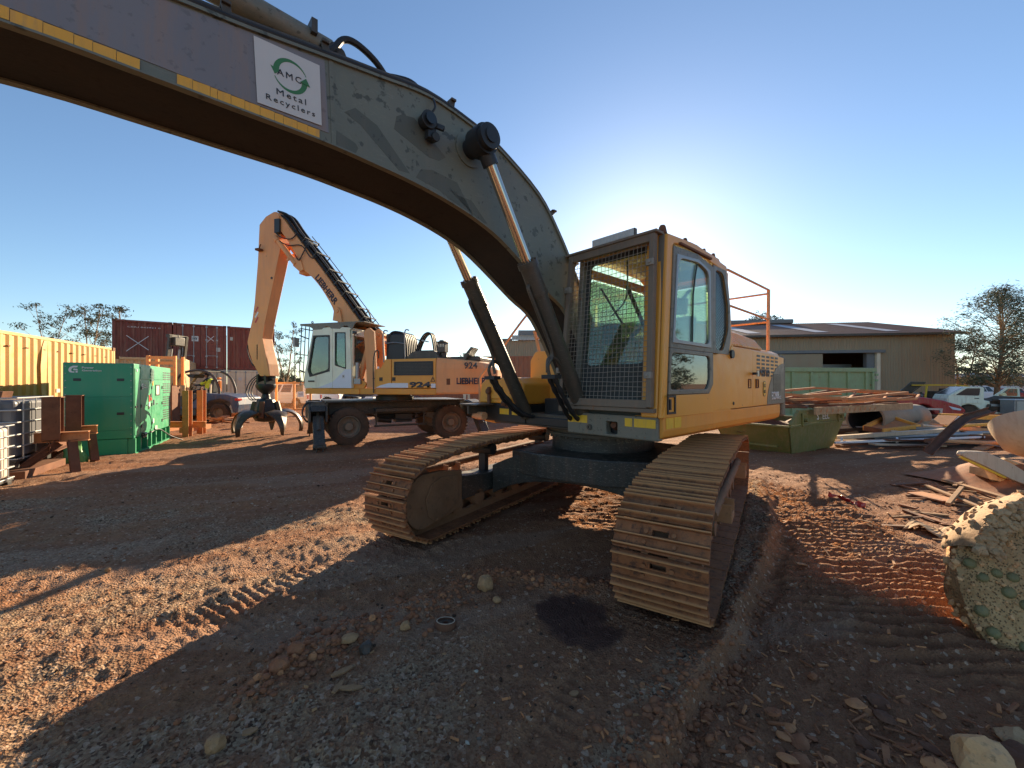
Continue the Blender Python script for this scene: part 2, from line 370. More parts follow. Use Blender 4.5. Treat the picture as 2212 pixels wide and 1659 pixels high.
M['rock']=rusty('pale laterite rock',(.17,.105,.06),(.31,.21,.13),(.06,.032,.02),sc=22,dust=.3)
M['clod']=rusty('red earth clod',(.13,.050,.026),(.22,.095,.050),sc=12,dust=.3)
M['basin']=paint('pale enamel basin',(.33,.30,.27),.18,.2,.5,sc=3)
M['bus']=plain('white bus paint',(.62,.63,.64),.4)
M['darkglass']=plain('dark window glass',(.03,.04,.045),.08,0,.1,2,0)
M['greenbag']=plain('green plastic sheet',(.10,.32,.08),.5,0,.3,8)
def glow(): pass
# ================================================================ GROUND
_perm=rng.permutation(4096)
_val=rng.random(4096)
def vnoise(x,y):
    xi=np.floor(x).astype(int); yi=np.floor(y).astype(int); fx=x-xi; fy=y-yi; fx=fx*fx*fx*(fx*(fx*6-15)+10); fy=fy*fy*fy*(fy*(fy*6-15)+10)
    h=lambda a,b:_val[_perm[(_perm[a&4095]+b)&4095]]
    a=h(xi,yi);b=h(xi+1,yi);c=h(xi,yi+1);d=h(xi+1,yi+1)
    return (a*(1-fx)+b*fx)*(1-fy)+(c*(1-fx)+d*fx)*fy
def fbm(x,y,o=4,g=.5,l=2.03):
    s=0;a=1;t=0
    for i in range(o): s=s+a*vnoise(x+i*17.3,y-i*9.1); t+=a; a*=g; x=x*l; y=y*l
    return s/t
def inpoly(px,py,poly):
    ins=np.zeros(px.shape,bool); n=len(poly)
    for i in range(n):
        x1,y1=poly[i];x2,y2=poly[(i+1)%n]
        c=((y1>py)!=(y2>py)); 
        with np.errstate(divide='ignore',invalid='ignore'): ins^=c&(px<(x2-x1)*(py-y1)/(y2-y1+1e-12)+x1)
    return ins
def dseg(px,py,pts):
    d=np.full(px.shape,1e9)
    for (x1,y1),(x2,y2) in zip(pts[:-1],pts[1:]):
        dx=x2-x1;dy=y2-y1;t=np.clip(((px-x1)*dx+(py-y1)*dy)/(dx*dx+dy*dy+1e-9),0,1); d=np.minimum(d,np.hypot(px-x1-t*dx,py-y1-t*dy))
    return d
def sst(a,b,x): t=np.clip((x-a)/(b-a),0,1); return t*t*(3-2*t)
def G2(pts): return [G(*p)[:2] for p in pts]
T=Fr((1.12,5.33),(-.539,-.843)); U=Fr((1.2,5.46),(-.7367,-.6762))
EDGE=G2([(1648,1010),(1655,1080),(1672,1135),(1655,1200),(1612,1290),(1560,1400),(1490,1500),(1430,1600),(1390,1700),(1330,1900)])
LIT=G2([(1640,1040),(1790,1075),(1960,1180),(2075,1300),(2110,1420),(1930,1370),(1740,1260),(1655,1150)])
LIT2=G2([(1240,1040),(1350,1050),(1345,1160),(1235,1135),(1160,1110)])
CURB=G2([(560,1500),(640,1430),(740,1370),(860,1330),(960,1290),(1040,1240),(1160,1250),(1300,1270)])
OIL1=G2([(1155,1305),(1190,1280),(1250,1283),(1310,1308),(1312,1340),(1300,1350),(1345,1358),(1350,1385),(1320,1405),(1270,1412),(1230,1395),(1190,1365),(1160,1335)])
def height(x,y):
    y_=np.clip(y,0,60); z=-.007*y_
    near=1/(1+np.hypot(x,y)/14)
    z=z+(fbm(x*.35,y*.35,3)-.5)*.10
    z=z+(fbm(x*1.6+5,y*1.6,4)-.5)*.045
    # long tyre furrows across the yard, running left to right and slightly away
    a=.42; s=x*math.cos(a)+y*math.sin(a); t=-x*math.sin(a)+y*math.cos(a)
    fur=fbm(s*.22,t*3.2+.5*np.sin(s*.5),4); z=z+(fur-.5)*.085*sst(2.8,5,y-.15*x*0)*np.where(x<1.2,1,.6)
    # fine crumbs
    lf=.45+.55*sst(.2,-.8,x); z=z+(fbm(x*11,y*11,4,.62)-.5)*.036*near*1.6*lf; z=z+(fbm(x*38,y*38,2)-.5)*.010*sst(7,3,np.hypot(x,y))
    cl=fbm(x*24,y*24,2); z=z+sst(.62,.8,cl)*.010
    # excavator track prints (grouser ribs across each belt's path)
    tx=-( (x-T.o[0])*-T.f[0]+(y-T.o[1])*-T.f[1]); ty=(x-T.o[0])*T.l[0]+(y-T.o[1])*T.l[1]
    warp=(fbm(x*2.2,y*2.2,3)-.5)*.12; keep=sst(.36,.56,fbm(x*1.3+9,y*1.3,3))
    for c in (-1.295,1.295):
        m=sst(.36,.30,np.abs(ty-c))*keep*np.where(tx>0,sst(4.4,3.6,tx),1); m=m*np.where(np.abs(tx)<2.0,0,1)
        rib=np.abs(np.sin(math.pi*(tx+warp*.25)/.078)); z=z+m*(rib**2.0*.021*(.4+1.2*fbm(x*3,y*3,3))-.024)
        z=z-.02*sst(.34,.28,np.abs(ty-c))*(np.abs(tx)<2.1)
        e=np.exp(-((np.abs(ty-c)-.37)/.05)**2)*(tx>1.8)*(tx<5); z=z+e*.022*fbm(x*9,y*9,3)*1.5
    # ribbed churn in the sunlit strips: nearly square to the view
    for P,am in ((LIT,.075),(LIT2,.045)):
        dd=dseg(x,y,P+[P[0]]); ins=inpoly(x,y,P); m=np.where(ins,1,sst(.45,0,dd))
        ph=(y+.10*x+warp*.9+(fbm(x*.9,y*2,3)-.5)*.14)/.120
        z=z+m*am*(np.abs(np.sin(math.pi*ph))**1.6-.5)*(.45+.9*fbm(x*3,y*7,3))
    # cut edge between the crusted bench and the loose red dirt on the right
    de=dseg(x,y,EDGE); poly=EDGE+[(6,-2),(9,3),(9,14),(EDGE[0][0]+.6,14)]
    right=inpoly(x,y,poly); sd_=np.where(right,de,-de); wob=(fbm(x*5,y*5,4)-.5)*.16
    z=z-.055*sst(-.02,.07,sd_+wob*.5)*sst(9,6,y)
    z=z+.035*np.exp(-((sd_+wob+.02)/.06)**2)*(y<6)
    z=z-.03*np.exp(-((sd_+wob-.12)/.05)**2)*(y<6)
    R_=sst(0,.2,sd_)*(x<9)*(y<9); z=z+R_*(fbm(x*6+2,y*6,4,.6)-.5)*.05
    fl=fbm(x*7+31,y*12,3); z=z+R_*sst(2.6,1.4,y)*(sst(.5,.56,fl)*.018)
    # crumbled kerb thrown up by the belt
    dc=dseg(x,y,CURB); z=z+.050*np.exp(-(dc/.11)**2)*(.25+1.3*fbm(x*8,y*8,4,.6))
    return z
def masks(x,y):
    a=.42; s=x*math.cos(a)+y*math.sin(a); t=-x*math.sin(a)+y*math.cos(a)
    poly=EDGE+[(6,-2),(9,3),(9,14),(EDGE[0][0]+.6,14)]
    de=dseg(x,y,EDGE); right=inpoly(x,y,poly); sd_=np.where(right,de,-de)
    gr=sst(.42,.62,fbm(s*.5+3,t*1.3,4))*.75+.15; gr=gr*(.16+.84*sst(.2,-.7,x))*sst(9,5,y)
    gr=np.where(right,gr*.25,gr)
    strip=np.exp(-((sd_+.14)/.11)**2)*(y<7)*sst(.3,.5,fbm(x*3,y*3,3)); gr=np.maximum(gr,strip)
    d1=dseg(x,y,OIL1+[OIL1[0]]); oil=np.where(inpoly(x,y,OIL1),1,0)*1.
    wob=(fbm(x*9,y*9,4)-.5)*.07; oil=sst(-.02,.03,np.where(oil>0,d1,-d1)+wob)
    pale=.7*sst(.50,.72,fbm(x*.9-4,y*.9+2,4))*np.exp(-(((x-.1)/1.1)**2+((y-1.9)/.9)**2))
    pale=np.maximum(pale,sst(.58,.68,fbm(s*.35,t*1.8+7,4))*.55*(y>2.5)*sst(12,7,y))
    red=sst(.4,.65,fbm(s*.4-8,t*1.5,4))
    return gr,oil,pale,red
def build_ground():
    a0=np.radians(np.arange(-62,62.01,.2)); a1=np.radians(np.arange(66,294.1,6.)); ang=np.concatenate([a0,a1]); na=len(ang)
    rr=[.35]
    while rr[-1]<70: rr.append(rr[-1]*1.0075)
    while rr[-1]<5200: rr.append(rr[-1]*1.25)
    rr=np.array(rr); nr=len(rr); A,Rr=np.meshgrid(ang,rr); x=(Rr*np.sin(A)).ravel(); y=(Rr*np.cos(A)).ravel()
    z=height(x,y); far=np.hypot(x,y)>75; z=np.where(far,-.007*np.clip(y,0,60),z)
    co=np.stack([x,y,z],1); co=np.concatenate([co,[[0,0,0]]])
    i=np.arange(nr-1)[:,None]*na; j=np.arange(na)[None,:]; j2=(j+1)%na
    q=np.stack([(i+j),(i+na+j),(i+na+j2),(i+j2)],-1).reshape(-1,4)
    tri=np.stack([np.full(na,nr*na),np.arange(na),(np.arange(na)+1)%na],1)
    me=bpy.data.meshes.new('ground'); nv=len(co); me.vertices.add(nv); me.vertices.foreach_set('co',co.astype('f').ravel())
    loops=np.concatenate([q.ravel(),tri.ravel()]); me.loops.add(len(loops)); me.loops.foreach_set('vertex_index',loops.astype('i'))
    npoly=len(q)+len(tri); me.polygons.add(npoly); ls=np.concatenate([np.arange(len(q))*4,len(q)*4+np.arange(len(tri))*3]); me.polygons.foreach_set('loop_start',ls.astype('i'))
    me.polygons.foreach_set('use_smooth',np.ones(npoly,bool)); me.update(calc_edges=True); me.validate()
    gr,oil,pale,red=masks(co[:,0],co[:,1]); at=me.color_attributes.new('yard','FLOAT_COLOR','POINT')
    at.data.foreach_set('color',np.stack([gr,oil,pale,red],1).astype('f').ravel())
    t=NT('red yard dirt'); a=t.attr('yard'); s=t.sep(a.outputs['Color']); al=a.outputs['Alpha']
    n1=t.noise(1.3,8,.65); n2=t.noise(14,6,.7); n3=t.noise(60,3,.6)
    dirt=t.mix(n1,(.23,.088,.040),(.40,.185,.095)); dirt=t.mix(t.math('MULTIPLY',al,.6),dirt,(.44,.19,.085))
    dirt=t.mix(t.ramp(n2,.35,.7),t.mix(.5,dirt,(.13,.048,.026)),dirt)
    v=t.n.new('ShaderNodeTexVoronoi'); v.inputs['Scale'].default_value=70; t.l.new(t.tc.outputs['Object'],v.inputs[0])
    vs_=t.sep(v.outputs['Color']); grav=t.mix(vs_[0],(.21,.125,.072),(.45,.31,.19)); grav=t.mix(t.ramp(vs_[1],.90,.93),grav,(.50,.36,.25)); grav=t.mix(t.ramp(vs_[2],.78,.8),grav,(.075,.045,.030))
    c=t.mix(t.math('MULTIPLY',s[0],t.ramp(t.noise(5,6,.7),.25,.6)),dirt,grav)
    c=t.mix(t.math('MULTIPLY',s[2],.75),c,t.mix(n3,(.33,.19,.12),(.46,.29,.19)))
    v2=t.n.new('ShaderNodeTexVoronoi'); v2.inputs['Scale'].default_value=45; t.l.new(t.tc.outputs['Object'],v2.inputs[0]); sp=t.sep(v2.outputs['Color'])
    c=t.mix(t.math('MULTIPLY',t.ramp(sp[1],.955,.96),.75),c,(.52,.33,.22))
    c=t.mix(s[1],c,t.mix(n2,(.075,.032,.021),(.12,.054,.036)))
    t.col(c); t.set(rough=t.mix(s[1],(.95,.95,.95),(.7,.7,.7)))
    t.b.inputs['Specular IOR Level'].default_value=.2
    h=t.math('ADD',t.math('ADD',t.math('MULTIPLY',n2,.9),t.math('MULTIPLY',v.outputs['Distance'],.6)),t.math('MULTIPLY',n3,.5))
    t.bump(h,1.0,.016); me.materials.append(t.m)
    o=bpy.data.objects.new('ground',me); COL.objects.link(o); o['kind']='structure'; return o
build_ground()
def gz(x,y): return float(height(np.array([float(x)]),np.array([float(y)]))[0])
# ---- loose stones
ICO_V=[]; ICO_F=[]
def _ico():
    import bmesh
    bm=bmesh.new(); bmesh.ops.create_icosphere(bm,subdivisions=1,radius=1)
    v=np.array([tuple(x.co) for x in bm.verts]); f=np.array([[x.index for x in q.verts] for q in bm.faces]); bm.free(); return v,f
ICO_V,ICO_F=_ico()
def scatter(name,mat,xs,ys,sz,flat=.6,sink=.25,kind='stuff',cols=None):
    n=len(xs); zs=height(xs,ys); V=ICO_V[None]*(1+(rng.random((n,len(ICO_V),1))-.5)*.55)
    sc=np.stack([sz*(.7+.6*rng.random(n)),sz*(.7+.6*rng.random(n)),sz*flat*(.6+.7*rng.random(n))],1); V=V*sc[:,None]
    a=rng.random(n)*6.28; ca,sa=np.cos(a)[:,None],np.sin(a)[:,None]; X=V[...,0]*ca-V[...,1]*sa; Y=V[...,0]*sa+V[...,1]*ca
    P=np.stack([X+xs[:,None],Y+ys[:,None],V[...,2]+(zs+sz*(flat*.6-sink))[:,None]],-1).reshape(-1,3)
    F=(ICO_F[None]+(np.arange(n)*len(ICO_V))[:,None,None]).reshape(-1,3)
    me=bpy.data.meshes.new(name); me.vertices.add(len(P)); me.vertices.foreach_set('co',P.astype('f').ravel())
    me.loops.add(F.size); me.loops.foreach_set('vertex_index',F.ravel().astype('i')); me.polygons.add(len(F)); me.polygons.foreach_set('loop_start',(np.arange(len(F))*3).astype('i')); me.update(calc_edges=True)
    at=me.color_attributes.new('tint','FLOAT_COLOR','POINT'); tn=np.repeat(rng.random((n,3)),len(ICO_V),0); at.data.foreach_set('color',np.concatenate([tn,np.ones((len(tn),1))],1).astype('f').ravel())
    me.materials.append(mat); o=bpy.data.objects.new(name,me); COL.objects.link(o); o['kind']=kind; return o
x_=0
t=NT('mixed gravel'); a=t.sep(t.attr('tint').outputs['Color'])
c=t.mix(a[0],(.22,.085,.042),(.40,.19,.105)); c=t.mix(t.ramp(a[1],.80,.82),c,(.42,.26,.155)); c=t.mix(t.ramp(a[2],.90,.92),c,(.08,.045,.03)); c=t.mix(t.ramp(a[1],.985,.99),c,(.55,.48,.38))
t.col(t.mix(t.noise(120,3),c,t.mix(.35,c,(.05,.03,.02)))); t.set(rough=.95); t.b.inputs['Specular IOR Level'].default_value=.1; t.bump(t.noise(150,3),.5,.002); M['gravel']=t.m
def fov_pts(n,dmin,dmax,p=1.6,a0=-58,a1=58):
    d=dmin+(dmax-dmin)*rng.random(n)**p; a=np.radians(a0+(a1-a0)*rng.random(n)); return d*np.sin(a),d*np.cos(a)
x,y=fov_pts(17000,1.1,9,1.5); k_=~inpoly(x,y,OIL1); x,y=x[k_],y[k_]; s=.0025+.011*rng.random(len(x))**4+.0006*np.hypot(x,y)
scatter('gravel',M['gravel'],x,y,s)
k=rng.random((1500,1)); 
def along(pts,n,spread):
    P=np.array(pts); i=rng.integers(0,len(P)-1,n); t_=rng.random(n)[:,None]; q=P[i]*(1-t_)+P[i+1]*t_+rng.normal(0,spread,(n,2)); return q[:,0],q[:,1]
x,y=along(CURB,900,.10); scatter('crumbled_earth',M['clod'],x,y,.006+.022*rng.random(len(x))**2)
x,y=along(EDGE[3:],1100,.13); scatter('crumbled_earth',M['clod'],x,y,.005+.02*rng.random(len(x))**2.5)
# flat bark and timber chips in the near right corner
def chips(n,cx,cy,sx,sy,name,mat,L=(.02,.12)):
    V=[];F=[]
    for i in range(n):
        x_=rng.normal(cx,sx); y_=rng.normal(cy,sy)
        if y_<.9: continue
        l=random.uniform(*L); w_=l*random.uniform(.12,.35); h=random.uniform(.003,.012); z_=gz(x_,y_)+h+.004
        Mx=Matrix.Translation((x_,y_,z_))@Matrix.Rotation(random.uniform(0,6.3),4,'Z')@Matrix.Rotation(random.uniform(-.35,.35),4,'Y')@Matrix.Rotation(random.uniform(-.5,.5),4,'X')
        b=len(V); q=[(-l/2,-w_/2*random.uniform(.3,1),0),(l/2,-w_/2*random.uniform(.3,1),0),(l/2,w_/2*random.uniform(.3,1),0),(-l/2,w_/2*random.uniform(.3,1),0)]
        V+=[tuple(Mx@Vector((a_,b_,-h/2))) for a_,b_,_ in q]+[tuple(Mx@Vector((a_,b_,h/2))) for a_,b_,_ in q]
        F+=[tuple(b+k for k in f) for f in ((0,3,2,1),(4,5,6,7),(0,1,5,4),(1,2,6,5),(2,3,7,6),(3,0,4,7))]
    m=MB(); m.v=V; m.f=F; m.sm=[False]*len(F); return m.build(name,mat,kind='stuff')
chips(520,1.9,1.5,.75,.28,'bark_chips',M['clod']); chips(260,1.7,1.9,.9,.5,'bark_chips',M['rustlight'],(.01,.06)); chips(150,4.2,4.2,.9,.6,'timber_chips',M['wood'],(.03,.16))
chips(110,-1.2,1.9,1.4,.7,'bark_chips',M['wood'],(.008,.03))
# ================================================================ CRAWLER EXCAVATOR
ex=thing('crawler_excavator','large yellow crawler excavator with caged cab and grey green arched boom over the yard','excavator',(U.o[0],U.o[1],0),U.ang)
W=U.w
# --- boom: box section in the machine's centre plane
bt=[(.10,1.35),(.2,1.7),(.6,2.35),(.98,2.9),(1.22,3.22),(1.52,3.53),(2.06,3.80),(2.37,3.885),(2.81,3.94),(3.23,3.885),(3.6,3.83),(4.08,3.755),(4.42,3.715),(5.03,3.63),(5.8,3.5),(6.45,3.36)]
bb=[(.38,1.30),(.62,1.75),(1.05,2.36),(1.41,2.585),(1.95,2.925),(2.26,3.06),(2.6,3.15),(2.94,3.205),(3.29,3.235),(3.65,3.255),(4.2,3.252),(4.53,3.25),(5.03,3.24),(5.8,3.16),(6.4,3.06)]
def sm2(p,k=4): return [(v.x,v.y) for v in smoothpts([(a,b,0) for a,b in p],k)]
BT,BB=sm2(bt),sm2(bb)
m=MB(); m.prism(BT+BB[::-1],'y',.262,.28); m.prism(BT+BB[::-1],'y',-.28,-.262); boom=m.build('boom',M['boom'],ex)
def strip(line,y0,y1,th,side):
    mm=MB(); 
    for (a,b),(c,d) in zip(line[:-1],line[1:]):
        n=Vector((-(d-b),c-a)).normalized()*th*side
        mm.add([(a,y0,b),(c,y0,d),(c,y1,d),(a,y1,b),(a+n.x,y0,b+n.y),(c+n.x,y0,d+n.y),(c+n.x,y1,d+n.y),(a+n.x,y1,b+n.y)],[(0,3,2,1),(4,5,6,7),(0,1,5,4),(2,3,7,6)])
    return mm
strip(BT,-.30,.30,.02,1).build('boom_top_plate',M['boom'],ex)
strip([(a,b+.03) for a,b in BB],-.26,.26,.02,-1).build('boom_belly_plate',M['boombelly'],ex)
for y_ in (.272,-.272):
    m=MB()
    for a,b in zip(BB[:-1],BB[1:]): m.bar((a[0],y_,a[1]),(b[0],y_,b[1]),.05,.012)
    m.build('boom_lower_flange',M['boom'],ex)
MB().bar((3.585,.281,3.835),(3.565,.281,3.26),.008,.03,(1,0,0)).build('weld_seam',M['boom'],ex)
MB().prism([(3.60,3.325),(3.628,3.808),(4.42,3.70),(5.03,3.612),(5.9,3.47),(5.9,3.25),(5.03,3.316),(4.5,3.322)],'y',.281,.284).build('boom_repainted_panel',M['bluegrey'],ex)
def cBz(*P): return [(q[0],q[2]) for q in (U.w((1200+x/1.508)/1.8228,(y/1.508)/1.8228,.281) for x,y in P)]
for P_ in (cBz((190,775),(300,850),(318,880),(300,915),(188,858)),cBz((235,665),(300,640),(430,745),(625,1030),(560,1012),(330,740)),cBz((545,690),(575,680),(650,700),(838,935),(800,955),(740,935),(530,765)),cBz((690,1005),(760,1010),(905,1085),(1010,1300),(930,1235),(800,1130),(660,1052)),cBz((860,1130),(915,1140),(905,1160),(990,1190),(1085,1330),(1040,1320))):
    MB().prism(P_,'y',.2803,.2815).build('touched_up_paint',M['boomdark'],ex)
# tape pieces along the lower flange
xs=[3.66,3.735,3.80,3.88,3.93,4.01,4.09,4.16,4.225,4.26,4.34,4.41]; 
for a,b in zip(xs[:-1],xs[1:]): MB().prism([(a+.001,3.262),(b-.001,3.258),(b-.001,3.316),(a+.001,3.320)],'y',.2855,.288).build('yellow_tape',M['boomtape'],ex)
xs=[4.56,4.65,4.735,4.80,4.90,5.0,5.1,5.2]
for a,b in zip(xs[:-1],xs[1:]): MB().prism([(a+.001,3.256),(b-.001,3.252),(b-.001,3.310),(a+.001,3.314)],'y',.2855,.288).build('yellow_tape',M['boomtape'],ex)
# sign: white square sticker with arrows and lettering
sg=MB().prism([(3.648,3.352),(3.662,3.752),(4.045,3.735),(4.025,3.335)],'y',.2885,.2925).build('company_sign',M['sticker'],ex)
def sgp(a,b): # sign coords 0..1 from its left/bottom as seen
    L0=Vector((4.025,3.335));L1=Vector((4.045,3.735));R0=Vector((3.648,3.352));R1=Vector((3.662,3.752)); p=(L0*(1-a)+R0*a)*(1-b)+(L1*(1-a)+R1*a)*b; return (p.x,.294,p.y)
xd=Vector(sgp(1,0))-Vector(sgp(0,0)); ud=Vector(sgp(0,1))-Vector(sgp(0,0)); sw=xd.length
text('AMC',M['ink'],ex,sgp(.31,.555),xd,ud,sw*.38,sw*.105,'sign_lettering',space=1.3,bold=.0)
text('Metal',M['ink'],ex,sgp(.29,.24),xd,ud,sw*.46,sw*.098,'sign_lettering',space=1.3,bold=.0)
text('Recyclers',M['ink'],ex,sgp(.13,.075),xd,ud,sw*.76,sw*.118,'sign_lettering',space=1.3,bold=.0)
for a0,a1,flip in ((20,170,0),(200,350,0)):
    m=MB(); pts=[]; n=16
    for i in range(n+1):
        a=R(a0+(a1-a0)*i/n); f=i/n; wd=.006+.048*f; pts.append(((.52+(.265+wd*.0)*math.cos(a)),(.61+.265*math.sin(a)),(.52+(.265-wd*1.6)*math.cos(a)),(.61+(.265-wd*1.6)*math.sin(a))))
    V=[sgp(p[0],p[1]) for p in pts]+[sgp(p[2],p[3]) for p in pts]; m.add(V,[(i,i+1,n+2+i,n+1+i) for i in range(n)])
    a=R(a1); r1,r2=.305,.15; m.add([sgp(.52+r1*math.cos(a),.61+r1*math.sin(a)),sgp(.52+r2*math.cos(a),.61+r2*math.sin(a)),sgp(.52+.25*math.cos(a+.42),.61+.25*math.sin(a+.42))],[(0,1,2)])
    o=m.build('sign_arrow',M['greenlogo'],ex); md=o.modifiers.new('d','SOLIDIFY'); md.thickness=.003
# boom work lamp
m=MB(); m.cyl((2.86,.285,3.71),(2.86,.38,3.70),.055,18,.07); m.box(2.79,2.86,.30,.36,3.57,3.66); m.cyl((2.80,.30,3.60),(2.80,.38,3.585),.035); m.bar((2.86,.3,3.72),(2.74,.40,3.66),.03,.04)
m.tube(smoothpts([(2.84,.33,3.76),(2.80,.36,3.83),(2.79,.31,3.93)]),.010,6); m.build('work_lamp',M['black'],ex,.004)
MB().cyl((2.86,.40,3.70),(2.86,.405,3.70),.045,18).build('lamp_lens',M['darkglass'],ex)
# boom cylinder pin boss
m=MB(); m.lathe([(0.0,.281),(.15,.281),(.15,.295),(0,.295)],(2.40,0,3.67),'y',28); m.build('boss_plate',M['boom'],ex)
m=MB(); m.lathe([(0,-.58),(.105,-.58),(.105,-.40),(.085,-.39),(.085,.39),(.105,.40),(.105,.58),(.06,.585),(.06,.60),(0,.60)],(2.40,0,3.67),'y',24); m.build('cylinder_pin',M['black'],ex)
for s in (1,-1):
    y=s*.46; top=Vector((2.40,y,3.67)); bot=Vector((.95,y,1.20)); d=(bot-top).normalized(); L=(bot-top).length
    m=MB(); m.lathe([(0,y-.07),(.125,y-.07),(.125,y+.07),(0,y+.07)],(2.40,0,3.67),'y',24); m.cyl(top+d*.08,top+d*.2,.07,16); m.build('rod_eye',M['black'],ex)
    MB().cyl(top+d*.15,top+d*1.10,.048,20).build('cylinder_rod',M['chrome'],ex)
    a=top+d*1.07; m=MB(); m.cyl(a,a+d*.05,.098,20); m.cyl(a+d*.05,a+d*.30,.088,20); m.cyl(a+d*.30,a+d*.33,.094,20); m.cyl(a+d*.33,bot,.082,20)
    x_=d.orthogonal().normalized(); y_=d.cross(x_)
    for k in range(8):
        q=(x_*math.cos(k*.785)+y_*math.sin(k*.785))*.082; m.cyl(a-d*.018+q,a+d*.0+q,.014,6)
    m.build('cylinder_barrel',M['dark'],ex)
    n=Vector((d.z,0,-d.x)); n=n if n.x>0 else -n     # towards the front/under side
    p0=a+d*.22+n*.11; m=MB(); m.tube(smoothpts([a+d*.22+n*.06,p0,a+d*.5+n*.11,a+d*.82+n*.11,a+d*.93+n*.14,a+d*.98+n*.24,a+d*1.08+n*.27]),.018,8); m.build('steel_pipe',M['dark'],ex)
    m=MB(); m.tube(smoothpts([a+d*1.12+n*.05,a+d*.98+n*.10,a+d*.94+n*.17+Vector((0,-s*.03,0)),a+d*1.06+n*.23+Vector((0,-s*.05,0))]),.018,8); m.build('steel_pipe',M['dark'],ex)
    q=a+d*1.10+n*.25; m=MB(); m.box(q.x-.05,q.x+.05,q.y-.09,q.y+.09,q.z-.02,q.z+.02)
    for k in (-1,1):
        m.tube(smoothpts([q+Vector((0,k*.035,0)),q+Vector((-.08,k*.035,-.12)),q+Vector((-.24,k*.04-s*.02,-.30)),q+Vector((-.42,k*.05-s*.06,-.44)),q+Vector((-.66,k*.05-s*.1,-.50))]),[.021+.006*((i//2)%2) for i in range(25)],8)
    m.build('hydraulic_hose',M['rubber'],ex)
# pipes following the boom back
def offs(line,o): 
    out=[]
    for i,(a,b) in enumerate(line):
        p=line[max(i-1,0)];q=line[min(i+1,len(line)-1)]; n=Vector((-(q[1]-p[1]),q[0]-p[0])).normalized(); out.append((a+n.x*o,b+n.y*o))
    return out
ln=[p for p in BT if p[0]>.95]
for yy,o_,r_ in ((.24,.075,.020),(.17,.085,.022),(.05,.08,.022),(-.10,.08,.02),(-.22,.08,.02)):
    MB().tube([(a,yy,b) for a,b in offs(ln,o_)],r_,8).build('boom_pipe',M['dark'],ex)
MB().tube([(a,.27,b) for a,b in offs([p for p in ln if p[0]>2.3],.045)],.016,8).build('boom_pipe',M['rubber'],ex)
for u0 in (1.0,1.36,2.18,2.62,3.57,4.2):
    i=min(range(len(BT)),key=lambda k:abs(BT[k][0]-u0)); a=offs(BT,.02)[i]; b=offs(BT,.12)[i]
    m=MB(); m.bar((a[0],.26,a[1]),(b[0],.26,b[1]),.05,.02,(0,1,0)); m.bar((b[0],.29,b[1]),(b[0],-.25,b[1]),.05,.02); m.build('pipe_clamp',M['dark'],ex,.004)
for pts in ([(3.75,.12,3.93),(3.55,.15,4.0),(3.46,.16,4.12),(3.36,.17,4.14),(3.2,.15,4.10),(3.05,.1,4.02)],[(3.2,.05,4.06),(3.0,.08,4.12),(2.85,.1,4.13),(2.72,.1,4.05),(2.6,.1,4.0)],[(3.4,-.05,4.02),(3.1,-.03,4.08),(2.8,-.03,4.06),(2.4,-.03,3.98)]):
    MB().tube(smoothpts(pts),.024,8).build('hydraulic_hose',M['rubber'],ex)
# dipper cylinder above the boom
m=MB(); a=Vector((3.50,0,4.10)); b=Vector((5.3,0,4.16)); m.cyl(a,b,.085,20); m.cyl(a+Vector((-.08,0,0)),a,.06); m.build('dipper_cylinder',M['grey'],ex)
MB().cyl((5.3,0,4.16),(6.55,0,3.95),.05,16).build('cylinder_rod',M['chrome'],ex)
m=MB(); 
for y in (-.12,.12): m.prism([(3.35,3.88),(3.44,4.06),(3.5,4.10),(3.56,4.06),(3.70,3.84)],'y',y-.02,y+.02)
m.box(3.62,3.66,.02,.12,4.1,4.2); m.build('cylinder_bracket',M['dark'],ex)
# dipper arm and bucket hanging beyond the boom tip
m=MB(); m.prism([(6.25,3.75),(6.6,4.05),(6.75,3.6),(6.62,2.2),(6.3,.95),(6.1,1.0),(6.22,2.6),(6.2,3.1)],'y',-.2,.2); m.build('dipper_arm',M['boom'],ex,.01)
m=MB(); pr=[(6.15,1.0),(6.55,.95),(6.75,.55),(6.6,.12),(6.2,-.02),(5.75,.08),(5.65,.18),(6.1,.12),(6.45,.25),(6.5,.55),(6.3,.8)]; m.prism(pr,'y',-.55,.55)
m.prism([(6.15,1.0),(6.55,.95),(6.75,.55),(6.6,.12),(6.2,-.02),(5.75,.08)],'y',.55,.58); m.prism([(6.15,1.0),(6.55,.95),(6.75,.55),(6.6,.12),(6.2,-.02),(5.75,.08)],'y',-.58,-.55); m.build('bucket',M['dark'],ex)
# --- undercarriage, in its own axes
und=thing('undercarriage','x','x',(0,0,0)); 
for k in ('label','category'): del und[k]
und.parent=ex; rel=T.ang-U.ang; dx,dy=T.o[0]-U.o[0],T.o[1]-U.o[1]
und.location=(dx*U.f[0]+dy*U.f[1],dx*U.l[0]+dy*U.l[1],0); und.rotation_euler=(0,0,rel)
TU=Matrix.Translation(und.location)@Matrix.Rotation(rel,4,'Z')
bpy.data.objects.remove(und)
def arch(x0,x1):
    m=MB(); top=[(-1.12,.56),(-.80,.70),(-.45,.765),(.1,.79),(.45,.765),(.80,.70),(1.12,.56)]; bot=[(-1.12,.20),(-.85,.33),(-.5,.42),(0,.46),(.5,.42),(.85,.33),(1.12,.20)]
    m.prism(sm2(top,3)+sm2(bot,3)[::-1],'x',x0,x1); 
    return m
arch(.52,.80).build('cross_member',M['chassis'],ex,.012,TU); arch(-.80,-.52).build('cross_member',M['chassis'],ex,.012,TU)
m=MB(); m.box(.50,.83,-.8,.8,.765,.79); 
